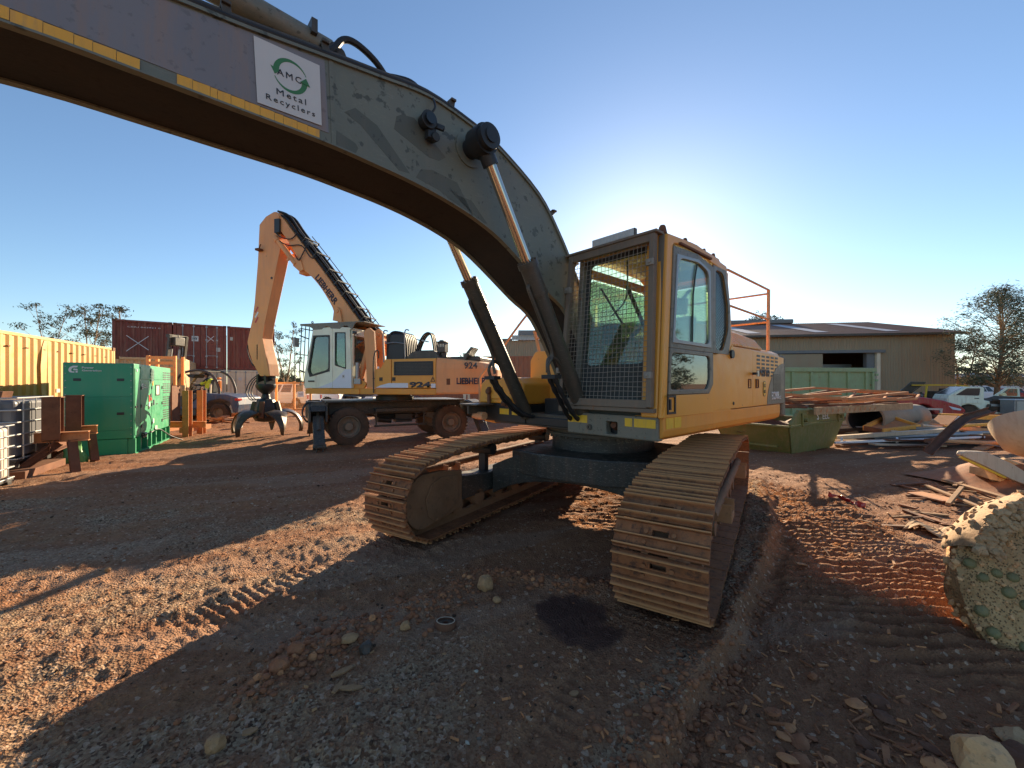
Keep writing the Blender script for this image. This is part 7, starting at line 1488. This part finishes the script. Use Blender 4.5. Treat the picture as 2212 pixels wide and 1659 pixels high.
for k in range(70):
    nm,shp=random.choice(kinds); vx=random.uniform(1835,2190); d=random.uniform(10.6,14.5); L=random.uniform(.8,3.2); zb=random.uniform(.02,.42)*max(.2,1-abs(d-12.8)/3); yaw=random.gauss(-.05,.45); tilt=random.uniform(-.10,.10)
    x=(vx-1106)/885*d; c=Vector((x,d,gzs(0,d)+zb+.03)); dv=Vector((math.cos(yaw)*math.cos(tilt),math.sin(yaw)*math.cos(tilt),math.sin(tilt)))*L/2; wd=random.uniform(.03,.14)
    m=MB()
    if shp=='tube': m.cyl(-dv,dv,wd*.4,8)
    elif shp=='bar': m.bar(-dv,dv,wd*1.4,wd*.3)
    else: m.bar(-dv,dv,wd,.012); m.bar(-dv+Vector((0,wd/2,wd/2)),dv+Vector((0,wd/2,wd/2)),.012,wd)
    mt=random.choice(['rust','rustlight','galv','whitesteel','rust','rail','wreck','orange' if k%3==0 else 'galv']); o=m.build(nm,M[mt]); o.location=c
    tag(o,('short ' if L<1.6 else 'long ')+{'rust':'brown ','rustlight':'orange brown ','galv':'grey ','whitesteel':'pale ','rail':'red brown ','wreck':'blackened ','orange':'orange '}[mt]+{'tube':'pipe','bar':'flat strip','channel':'angle iron'}[shp]+(' at the front' if d<12 else ' at the back' if d>13.4 else ' in the middle')+' of the right scrap pile','scrap steel',{'tube':'thin pipes in the scrap pile','bar':'flat strips in the scrap pile','channel':'angle irons in the scrap pile'}[shp])
P_=[]
for i in range(26):
    row=[]
    for j in range(12):
        vx=1838+i*16; d=10.9+j*.34; row.append(((vx-1106)/885*d,d,gzs(0,d)-.05+.34*math.sin(math.pi*min(1,j/11))**.8*math.sin(math.pi*min(1,max(0,(i+2)/28)))**.5*(.6+.8*mnoise.noise(Vector((i*.6,j*.7,3))))))
    P_.append(row)
MB().grid(P_).build('scrap_heap_fill',M['wreck'],None,kind='stuff')
# timber and plates lying nearer on the right
def lying(name,label,cat,p0,p1,wd,th,mat,z=.04,group=None):
    a=Vector(G(*p0)); b=Vector(G(*p1)); a.z=gz(a.x,a.y)+z; b.z=gz(b.x,b.y)+z; c=(a+b)/2; o=MB().bar(a-c,b-c,wd,th).build(name,M[mat],None,.004); o.location=c; return tag(o,label,cat,group)
lying('timber_board','long grey brown board lying from the left corner of the timber litter','board',(1992,1024),(2165,1062),.12,.03,'wood',.05)
lying('timber_board','board crossing the long one towards the right edge of the yard','board',(2040,1040),(2212,1092),.09,.04,'wood',.06)
lying('fibre_sheet','thin pinkish fibre sheet with a pointed end lying on the dirt','sheet',(1975,1062),(2065,1082),.30,.015,'rustlight',.03)
lying('timber_stick','short light stick standing out of the boards near the pinkish sheet','stick',(2048,1092),(2078,1062),.05,.04,'wood',.07)
lying('timber_board','narrow board lying beyond the pinkish sheet','board',(2000,1050),(2150,1110),.06,.03,'wood',.05)
for k in range(7): lying('timber_offcut','narrow sunlit timber strip beside the pale curved plate','slat',(2062+k*10,1052-k*1.5),(2102+k*12,1024-k*1),.05,.02,'wood',.05+.005*k,'sunlit slats beside the pale dish')
for k in range(34):
    vx=random.uniform(1900,2200); vy=random.uniform(1000,1130); L=random.uniform(20,90); sl=random.uniform(-.1,.35); lying('timber_splinter','thin timber splinter strewn on the right dirt','splinter',(vx,vy),(min(vx+L,2260),vy+L*sl),random.uniform(.02,.07),random.uniform(.01,.03),random.choice(['wood','rust','clod','wood']),.02,'timber splinters strewn on the right')
for k,(p0,p1,w_,lb) in enumerate((((1960,1128),(2060,1150),.35,'pale ragged metal sheet lying flat in sunlight left of the perforated disc'),((2060,1140),(2120,1165),.22,'curled pale sheet lying right of the ragged one'),((1790,1205-140),(1870,1090),.03,'thin red strip lying in the ribbed dirt'))):
    a=Vector(G(*p0)); b=Vector(G(*p1)); m=MB(); d=(b-a); x=d.normalized(); y=Vector((-x.y,x.x,0)); n=10; rows=[]
    for i in range(n+1):
        f=i/n; ww=w_*(.5+.5*math.sin(math.pi*min(.95,max(.08,f))))*(.8+.4*random.random()); p=a+d*f; rows.append([tuple(p+y*ww*g_+Vector((0,0,gz(p.x,p.y)-p.z+.03+.05*math.sin(f*7+g_*3)*(.3+abs(g_))))) for g_ in (-.5,-.2,.15,.5)])
    m.grid(rows); o=m.build('metal_sheet',M['concrete'] if k<2 else M['redpaint']); md=o.modifiers.new('t','SOLIDIFY'); md.thickness=.008; tag(o,lb,'sheet')
# ---- pale dishes at the right edge
bs=thing('enamel_basin','pale deep curved basin on the scrap at the right edge','basin',tuple(W_(2245,945,6.6)),.2); m=MB(); m.lathe([(0,-.30),(.25,-.28),(.42,-.15),(.50,.08),(.53,.22),(.50,.22),(.46,.08),(.39,-.12),(.23,-.24),(0,-.26)],(0,0,0),'z',30); o=m.build('bowl',M['basin'],bs); bs.rotation_euler=(R(-25),R(22),0)
dish=thing('curved_plate','long pale curved steel plate with a yellow edge beneath the basin','steel plate',tuple(W_(2165,1012,6.2)))
m=MB(); m.prism(rflat([(-.62,.27),(-.30,.26),(.1,.08),(.45,-.14),(.66,-.30),(.60,-.36),(.1,-.16),(-.35,.06),(-.66,.20)],.05),'y',-.05,.05); m.build('plate',M['whitesteel'],dish,.01)
m=MB(); m.prism([(-.67,.19),(-.35,.045),(.0,-.12),(-.02,-.14),(-.37,.02),(-.69,.17)],'y',-.055,-.02); m.build('yellow_edge',M['tape'],dish)
for k in range(12):
    vx=random.uniform(2120,2225); vy=random.uniform(985,1042); a=W_(vx,vy,6.6); s=random.uniform(.08,.22); m=MB(); m.prism([(-s,-s*.3),(s*.8,-s*.4),(s,s*.2),(-.2*s,s*.45)],'y',-s*.5,s*.4); o=m.build('concrete_lump',M['concrete'],None,.01); put(o,(a.x,a.y,max(a.z-.1,.12)),(random.uniform(-.5,.5),random.uniform(-.5,.5),random.uniform(0,3))); tag(o,'broken pale crusted lump heaped under the enamel basin','rubble','pale lumps heaped under the basin')
hp=[]; c0_=Vector(G(2200,1055)); 
for i in range(9): hp.append([(c0_.x-.75+.2*i,c0_.y-.6+.25*j,-.06+.42*math.exp(-(((i-5)/3)**2+((j-4)/2.6)**2))) for j in range(8)])
MB().grid(hp,True).build('rubble_mound',M['clod'],None,kind='stuff')
# ---- big pitted disc with cast-in pebbles and a hub post
dk=thing('pitted_disc','massive crusted disc with embedded green pebbles tilted up at the right edge','disc',(0,0,0))
Cc_=Vector((3.60,2.46,.28)); dk.location=Cc_; nz_=Vector((-.38,-.84,.38)).normalized(); xz=Vector((0,0,1)).cross(nz_).normalized(); yz=nz_.cross(xz); Mx=Matrix((xz,yz,nz_)).transposed().to_4x4(); dk.rotation_euler=Mx.to_euler()
RD=.66
m=MB(); n=72; rows=[]
for f,zz,jj in ((.0,.0,0),(.3,.0,.01),(.6,.0,.012),(.85,-.005,.012),(.95,-.02,.01),(1.0,-.05,.012),(1.0,-.14,.014),(.995,-.24,.014),(.96,-.27,.01),(0,-.27,0)):
    rows.append([(RD*f*math.cos(a)*(1+.05*mnoise.noise(Vector((math.cos(a)*3,math.sin(a)*3,zz*9)))),RD*f*math.sin(a)*(1+.05*mnoise.noise(Vector((math.cos(a)*3,math.sin(a)*3,5)))),zz+jj*1.2*mnoise.noise(Vector((math.cos(a)*6*f,math.sin(a)*6*f,2)))) for a in [2*math.pi*i/n for i in range(n+1)]])
m.grid(rows,True); t=NT('pitted scale face'); v=t.voro(70); v2=t.voro(30); c=t.mix(t.ramp(t.noise(9,7,.7),.3,.7),(.38,.19,.075),(.62,.37,.17)); c=t.mix(t.ramp(t.noise(3,5),.5,.7),c,(.50,.30,.15)); c=t.mix(t.math('MULTIPLY',t.ramp(v,.12,.28,(1,1,1,1),(0,0,0,1)),.7),c,(.14,.09,.05)); t.col(c); t.set(rough=.9); t.bump(t.math('ADD',t.ramp(v,.1,.4),t.noise(40,5)),1.0,.012); m.build('disc_body',t.m,dk)
rp=random.Random(4); pc=[]
while len(pc)<74:
    a=rp.uniform(0,6.28); rr=RD*math.sqrt(rp.uniform(.10,.93)); p=(rr*math.cos(a),rr*math.sin(a))
    if all(math.dist(p,q)> .069 for q in pc): pc.append(p)
for (x_,y_) in pc: 
    s=rp.uniform(.026,.034); MB().lathe([(s*1.1,-.01),(s,.004),(s*.75,.011),(s*.4,.015),(0,.016)],(x_,y_,0),'z',14).build('pebble',M['pebble'],dk)
m=MB(); m.lathe([(.12,-.02),(.115,.03),(.09,.05),(.088,.42),(.06,.43),(0,.43)],(.03,.20,0),'z',26); m.build('hub_post',M['crust'],dk)
m=MB(); rows=[[ (RD*r1*math.cos(a),RD*r1*math.sin(a),z1+.035*mnoise.noise(Vector((a*9,r1*14,1)))+.02*mnoise.noise(Vector((a*31,r1*24,4)))) for a in np.linspace(R(48),R(160),110)] for r1,z1 in ((.78,.0),(.80,.10),(.86,.13),(.99,.12),(1.035,.03),(1.03,-.25))]; m.grid(rows,True); m.build('rim_crust',M['concrete'],dk)
def lumps(name,pts,mat):
    m=MB()
    for (x_,y_,z_,s_) in pts:
        k=Matrix.Rotation(rp.uniform(0,6),3,'Z')@Matrix.Rotation(rp.uniform(0,6),3,'X'); m.add([tuple(Vector((x_,y_,z_))+k@Vector(tuple(v*s_*(.7+.6*rp.random())))) for v in ICO_V],[tuple(int(q) for q in f) for f in ICO_F])
    return m.build(name,M[mat],dk,kind='stuff')
L1=[]
for i in range(420):
    a=R(rp.uniform(46,162)); r1=RD*rp.uniform(.80,1.04); L1.append((r1*math.cos(a),r1*math.sin(a),(.13 if r1<RD*.99 else rp.uniform(-.2,.1))+rp.uniform(-.02,.01),rp.uniform(.008,.030)))
lumps('crust_lumps',L1,'concrete')
L1=[]
for i in range(260):
    a=rp.uniform(0,6.28); r1=RD*math.sqrt(rp.random())*.99; L1.append((r1*math.cos(a),r1*math.sin(a),-.004,rp.uniform(.006,.018)))
for i in range(160):
    a=rp.uniform(0,6.28); L1.append((RD*math.cos(a)*1.01,RD*math.sin(a)*1.01,-rp.uniform(0,.25),rp.uniform(.008,.026)))
lumps('scale_lumps',L1,'crust')
m=MB(); rows=[[(.03+(.12+.22*f)*math.cos(a),.20-.1+(.12+.20*f)*math.sin(a),.035*(1-f)**.5+.008*mnoise.noise(Vector((a*4,f*5,1)))) for a in np.linspace(R(200),R(350),24)] for f in np.linspace(0,1,8)]; m.grid(rows,True); m.build('smeared_crust',M['crust'],dk)
# ================================================================ VEHICLES ON THE RIGHT
rc=thing('red_car','dull red hatchback front end with open wheel arch parked nose to the white van','car',tuple(D(1990,830,21.5)[:2])+(gzs(0,21)-.05,),R(-14))
low=[(-1.5,.25),(-.92,.27),(-.86,.52),(-.66,.70),(-.42,.76),(-.18,.70),(.02,.52),(.08,.25),(1.1,.22),(1.32,.32),(1.34,.52),(1.1,.74),(.4,.98),(-.35,1.12),(-1.1,1.14),(-1.5,1.05)]
MB().prism(low,'y',-.85,.85).build('body',M['redpaint'],rc,.08); m=MB(); m.prism([(-.35,1.10),(-.9,1.18),(-1.45,1.17),(-1.5,1.02)],'y',-.75,.75); m.build('windscreen_base',M['darkglass'],rc,.02)
m=MB(); m.prism([(-1.5,.3),(-1.5,1.2),(-2.0,1.1),(-2.3,.4)],'y',-.8,.8); m.build('stripped_cabin',M['wreck'],rc,.05)
MB().lathe([(.0,-.82),(.30,-.82),(.34,-.72),(.34,-.62),(0,-.62)],(-.42,0,.36),'y',22).build('wheel_well',M['black'],rc); m=MB(); m.prism([(.62,.70),(1.14,.55),(1.10,.47),(.78,.52)],'y',-.862,-.80); m.build('headlight',M['lamp'],rc,.01)
m=MB(); m.box(1.25,1.38,-.6,.6,.35,.6); m.build('grille',M['black'],rc)
vn=thing('white_van','white cab of a cut down van, body behind stripped to dark wreckage','van',tuple(D(2046,830,21.0)[:2])+(gzs(0,20)-.02,),R(-24))
# van faces left: local +x right along screen; use x from 0 (nose) to the right
nose=[(0,.62),(.02,1.02),(.10,1.20),(.72,1.62),(1.32,1.62),(1.42,1.56),(1.40,.95),(1.62,.90),(1.60,.30),(1.42,.22),(1.28,.26),(1.24,.50),(1.06,.68),(.84,.74),(.62,.68),(.46,.50),(.42,.42),(.05,.50)]
m=MB(); m.prism(nose,'y',.05,1.5); vb=m.build('cab_shell',M['vanw'],vn,.04)
m=MB(); m.frame([(.14,1.20),(.72,1.60),(1.34,1.60),(1.28,1.14)],[(.32,1.20),(.74,1.545),(1.24,1.545),(1.20,1.17)],.06,'y',.0,.045); m.build('cab_door',M['vanw'],vn,.008); MB().prism([(.32,1.20),(.74,1.545),(1.24,1.545),(1.20,1.17)],'y',.02,.048).build('side_window',M['darkglass'],vn)
m=MB(); m.prism([(.05,.55),(.05,1.15),(.14,1.19),(1.28,1.135),(1.28,.80),(.95,.80),(.6,.76),(.40,.55)],'y',.0,.048); m.build('door_skin',M['vanw'],vn,.01); MB().box(1.02,1.18,-.02,.0,1.02,1.06).build('door_handle',M['black'],vn); MB().add([(.13,.15,1.235),(.13,1.4,1.235),(.66,1.36,1.59),(.66,.19,1.59),(.17,.15,1.22),(.17,1.4,1.22),(.70,1.36,1.575),(.70,.19,1.575)],[(0,1,2,3),(7,6,5,4),(0,4,5,1),(1,5,6,2),(2,6,7,3),(3,7,4,0)]).build('windscreen',M['darkglass'],vn)
MB().lathe([(0,.10),(.30,.10),(.34,.2),(.34,.32),(0,.32)],(.85,0,.36),'y',22).build('bare_hub',M['wreck'],vn)
m=MB(); m.prism([(1.42,.85),(2.0,.98),(2.4,1.15),(3.0,1.12),(3.65,1.10),(3.70,.3),(2.5,.28),(1.65,.45)],'y',.15,1.4); m.build('stripped_body',M['wreck'],vn,.04)
for k,(x0,z0,x1,z1,mt,w_) in enumerate(((1.45,.30,2.55,.22,'vanw',.22),(1.6,.72,2.7,.62,'galv',.12),(2.75,.70,3.5,.66,'galv',.14),(1.5,.5,2.2,.62,'wreck',.2),(1.7,.95,3.4,.9,'wreck',.1),(1.55,.15,2.2,.10,'whitec',.06))): m=MB(); m.bar((x0,.05,z0),(x1,.08,z1),.1,w_); m.build('torn_panel',M[mt],vn,.01)
m=MB(); m.cyl((1.52,.1,.62),(1.62,.02,.60),.15,14); m.build('engine_part',M['wreck'],vn,.02)
m=MB(); m.frame([(2.35,1.12),(2.85,1.58),(3.32,1.58),(3.36,1.10)],[(2.55,1.15),(2.92,1.52),(3.26,1.52),(3.28,1.14)],.05,'y',1.4,1.45); m.build('far_door_frame',M['vanw'],vn)
MB().prism([(2.55,1.15),(2.92,1.52),(3.26,1.52),(3.28,1.14)],'y',1.42,1.425).build('side_window',M['glass'],vn)
pc_=thing('pale_cabinet','pale grey upright panel cabinet at the right edge beyond the van','cabinet',tuple(D(2192,830,19.5)[:2])+(-.15,),0); m=MB(); m.box(0,1.6,0,.6,0,.98); m.build('cabinet_body',M['galv'],pc_,.02); MB().box(-.02,1.62,-.02,.62,.98,1.02).build('cabinet_top',M['whitec'],pc_); MB().box(.1,1.5,-.015,-.001,.08,.92).build('cabinet_door',M['label'],pc_)
wk=thing('stripped_dark_car','stripped dark car with its bonnet propped open behind the red car','car',tuple(D(1900,830,25)[:2])+(-.17,),0); m=MB(); m.prism([(-.2,.35),(-.1,.95),(.6,1.0),(1.6,1.02),(3.0,.98),(4.6,.9),(4.7,.3)],'y',0,1.6); m.build('body',M['wreck'],wk,.06)
m=MB(); m.prism([(1.05,1.02),(1.25,1.30),(1.95,1.92),(2.85,1.90),(2.70,1.80),(2.05,1.35),(1.75,1.05)],'y',.0,.06); m.build('open_bonnet',M['dark'],wk,.02); m=MB(); m.bar((1.9,.0,1.2),(2.8,.0,1.85),.03,.03); m.build('bonnet_strut',M['black'],wk)
for k in range(14): 
    x=random.uniform(1.5,4.4); m=MB(); m.bar((x,random.uniform(0,.6),1.0),(x+random.uniform(-.4,.5),random.uniform(0,.8),1.0+random.uniform(.05,.4)),random.uniform(.05,.2),random.uniform(.05,.2)); m.build('loose_part',M[random.choice(['wreck','galv','black','redpaint'])],wk,.01)
yf=thing('yellow_roll_frame','yellow roll frame of a small machine standing between the wrecks','roll frame',tuple(D(1998,830,24)[:2])+(-.17,),0)
for a,b in (((0,0,.8),(.12,0,1.72)),((.12,0,1.72),(1.9,0,1.70)),((1.9,0,1.70),(2.6,0,1.62)),((2.6,0,1.62),(2.55,0,1.05)),((1.75,0,.75),(1.7,0,1.1)),((.12,.9,1.7),(1.9,.9,1.7))): MB().bar(a,b,.07,.07).build('tube',M['tape'],yf)
m=MB(); m.box(0.2,2.4,.1,1.0,.2,.85); m.box(.9,1.3,.3,.8,.85,1.35); m.box(1.5,1.8,.3,.7,.85,1.5); m.build('machine_body',M['wreck'],yf,.05)
bu=thing('white_bus','long white bus with dark windows parked far behind the gum tree','bus',tuple(D(2062,830,56)[:2])+(-.42,),R(-2)); m=MB(); m.prism([(0,.4),(0,3.35),(.2,3.45),(9.2,3.45),(9.6,3.1),(9.75,1.6),(9.7,.4)],'y',0,2.5); m.build('body',M['bus'],bu,.1)
for k in range(6): MB().box(.5+1.45*k,1.85+1.45*k,-.02,.0,1.75,3.0).build('side_window',M['darkglass'],bu)
MB().box(9.2,9.55,-.02,0,1.6,3.0).build('driver_window',M['darkglass'],bu); MB().box(3.2,5.2,.5,2.0,3.45,3.62).build('roof_unit',M['dark'],bu,.05)
for x in (2.2,7.9): ty=MB().lathe([(.25,-.14),(.5,-.14),(.52,0),(.5,.14),(.25,.14)],(x,.1,.5),'y',20).build('tyre',M['tyre'],bu)
bh=thing('distant_shed','low pale roofed sheds far behind the bus','building',tuple(D(2050,830,90)[:2])+(-.42,),0); MB().box(0,30,0,8,0,3.0).build('wall',M['shedtrim'],bh); MB().prism([(-.5,3.0),(4,4.0),(8.5,3.0)],'x',-.3,30.3).build('roof',M['galv'],bh)
bh2=thing('distant_shed','reddish low building at the far right horizon','building',tuple(D(2150,830,75)[:2])+(-.42,),0); MB().box(0,22,0,6,0,3.3).build('wall',M['cbrown'],bh2); MB().box(-.3,22.3,-.3,6.3,3.3,3.5).build('roof',M['shedroof'],bh2)
carat(2175,50,175,'red car far behind the van at the right edge',body='sedan',mat='redpaint',L=4.5,Hc=1.45)
carat(2108,46,3,'white ute parked in front of the bus',body='ute',mat='whitec',L=5.0,Hc=1.75)
# ================================================================ SMALL THINGS ON THE GROUND
def rock(name,label,cat,vx,vy,s,mat,flat=.8,seed=1,group=None,sink=.3,sub=2,z=None):
    import bmesh
    bm=bmesh.new(); bmesh.ops.create_icosphere(bm,subdivisions=sub,radius=1); off=Vector((seed*3.1,seed*1.7,seed))
    for v in bm.verts:
        n=v.co.normalized(); k=1+.28*mnoise.noise(n*1.3+off)+.12*mnoise.noise(n*3.5+off)
        for ax in ((.8,.5,.3),(-.6,.7,.4),(.1,-.8,.6),(-.7,-.5,.5),(.2,.3,.93)):
            a=Vector(ax).normalized(); h=n.dot(a)*k; 
            if h>.78: k*= .78/h
        k*=1+.10*mnoise.noise(n*7+off)+.06*mnoise.noise(n*15+off); v.co=n*k*s; v.co.z*=flat
    me=bpy.data.meshes.new(name); bm.to_mesh(me); bm.free(); me.materials.append(M[mat]); o=bpy.data.objects.new(name,me); COL.objects.link(o)
    g=G(vx,vy); o.location=(g[0],g[1],gz(g[0],g[1])+s*flat*(1-sink)); o.rotation_euler=(random.uniform(-.3,.3),random.uniform(-.3,.3),random.uniform(0,6)); return tag(o,label,cat,group)
rock('rock','pale pitted rock, the largest, on the broken earth kerb','rock',1049,1272,.062,'rock',1.1,3,sink=.1,sub=3)
rock('rock','square pale stone just right of the small wheel','rock',1073,1300,.034,'rock',.8,5); rock('rock','chalky white lump left of the small wheel','rock',876,1358,.035,'rock',1.0,7,sink=.2); rock('rock','rounded brown stone alone on the loose right hand dirt','rock',1755,1448,.027,'clod',.8,9)
rock('rock','small white stone lying on the loose right hand dirt','rock',1858,1515,.012,'rock',.7,10); rock('rock','bright small stone on the sunlit gravel at left, casting a shadow','rock',233,1238,.022,'rock',1.2,12,sink=.1)
rock('rock','cream lumpy stone in the front left corner of the shade','rock',465,1618,.045,'rock',.9,14); rock('rock','pale oval pitted stone near the right edge','rock',2200,1585,.07,'concrete',.6,15,sub=3); rock('rock','smooth orange boulder cut by the lower right corner','rock',2120,1640,.10,'crust',.9,16,sub=3); rock('rock','flaky brown slab of crust by the lower right corner','rock',2205,1640,.10,'rust',.45,18,sub=3)
rock('clod','large crumbly red clod left of the ribbed track print','clod',605,1452,.055,'clod',.8,20,sub=3); rock('clod','rounded brown clod between the ribbed print and the leaf litter','clod',640,1420,.05,'clod',.8,21,sub=3); rock('rock','long grey slab stone lying along the broken kerb','rock',755,1385,.06,'rock',.45,23); rock('rock','dark blue grey stone in the crushed kerb','rock',790,1400,.05,'steel',.6,24)
for k in range(46):
    i=random.random(); f=i*(len(CURB)-1); a=CURB[int(f)]; b=CURB[min(int(f)+1,len(CURB)-1)]; x=a[0]+(b[0]-a[0])*(f%1)+random.gauss(0,.07); y=a[1]+(b[1]-a[1])*(f%1)+random.gauss(0,.06)
    o=rock('earth_clod','red earth lump on the broken track kerb','clod',1000,1300,random.uniform(.014,.036),random.choice(['clod','clod','rustlight']),.8,30+k,'earth lumps along the broken kerb',sub=1); o.location=(x,y,gz(x,y)+.008)
for k in range(26):
    vx=random.uniform(1480,1640); f=(1640-vx)/160; vy=1290+f*330+random.uniform(-30,60); rock('earth_clod','crumbled earth lump along the cut edge by the near track','clod',vx,vy,random.uniform(.012,.032),'clod',.7,90+k,'earth lumps along the cut edge',sub=1)
for k in range(22): # flat flaked slabs
    vx=random.uniform(1600,2060); vy=random.uniform(1500,1650); rock('earth_flake','flat mud flake in the lower right foreground','mud flake',vx,vy,random.uniform(.02,.055),random.choice(['clod','rust','rustlight']),.28,130+k,'mud flakes in the lower right foreground',sub=2)
for k in range(18): # broken tread casts in the print
    vx=random.uniform(600,900); vy=1400-(vx-600)*.33+random.uniform(-50,10); rock('tread_cast','brick like earth lump in the left ribbed print','earth lump',vx,vy,random.uniform(.018,.04),'clod',.5,170+k,'pressed earth lumps in the left print',sub=1)
g=G(962,1345); wl_=thing('small_wheel','small rusty steel roller wheel with pale rim lying flat by the kerb','roller wheel',(g[0],g[1],gz(g[0],g[1])-.012),.3); m=MB(); m.lathe([(.070,0),(.074,.012),(.074,.035),(.068,.044),(.058,.044),(.056,.034),(.018,.030),(.016,.036),(.014,.01),(.0,.01)],(0,0,0),'z',32); m.build('wheel_body',M['rust'],wl_); m=MB(); m.ring((0,0,.0445),(0,0,.0465),.0565,.0635,32); m.build('rim_edge',M['whitesteel'],wl_); MB().lathe([(.055,.0345),(.019,.0315)],(0,0,0),'z',32).build('inner_disc',M['steel'],wl_,fix=False); wl_.rotation_euler=(R(-8),R(5),.3)
for k,(vx,vy,a_,L) in enumerate(((742,1455,.9,.14),(730,1490,1.5,.10),(760,1490,.2,.12),(1240,1500,.5,.05),(540,1585,.6,.06))):
    g=G(vx,vy); o=MB().prism([(-L/2,-.01),(0,-.018),(L/2,-.006),(L/2,.008),(.0,.016),(-L/2,.01)],'z',0,.008).build('bark_strip',M['wood']); put(o,(g[0],g[1],gz(g[0],g[1])+.015),(.15,.1,a_)); tag(o,['curled bark strip lying across the dark debris, longest one','upright looking bark sliver below the dark debris','flat bark sliver crossing the debris','tiny bark chip in the shade right of centre','brown leaf like chip low in the left shade'][k],'bark')

# ---- alike things told apart by their order across the view
def finish_labels():
    from collections import defaultdict
    g=defaultdict(list)
    for o in bpy.data.objects:
        if o.parent is None and o.get('group'): g[(o['group'],o['label'])].append(o)
    W='first second third fourth fifth sixth seventh eighth ninth tenth eleventh twelfth'.split()
    for (gr,lb),L in g.items():
        if len(L)<2: continue
        L.sort(key=lambda o:o.location.x/max(.3,o.location.y))
        for i,o in enumerate(L):
            n=i+1; w_=W[i] if n<=12 else '%d%s'%(n,'th' if n%10 not in (1,2,3) or n in (11,12,13) else {1:'st',2:'nd',3:'rd'}[n%10]); o['label']=lb+', %s from left'%w_
finish_labels()
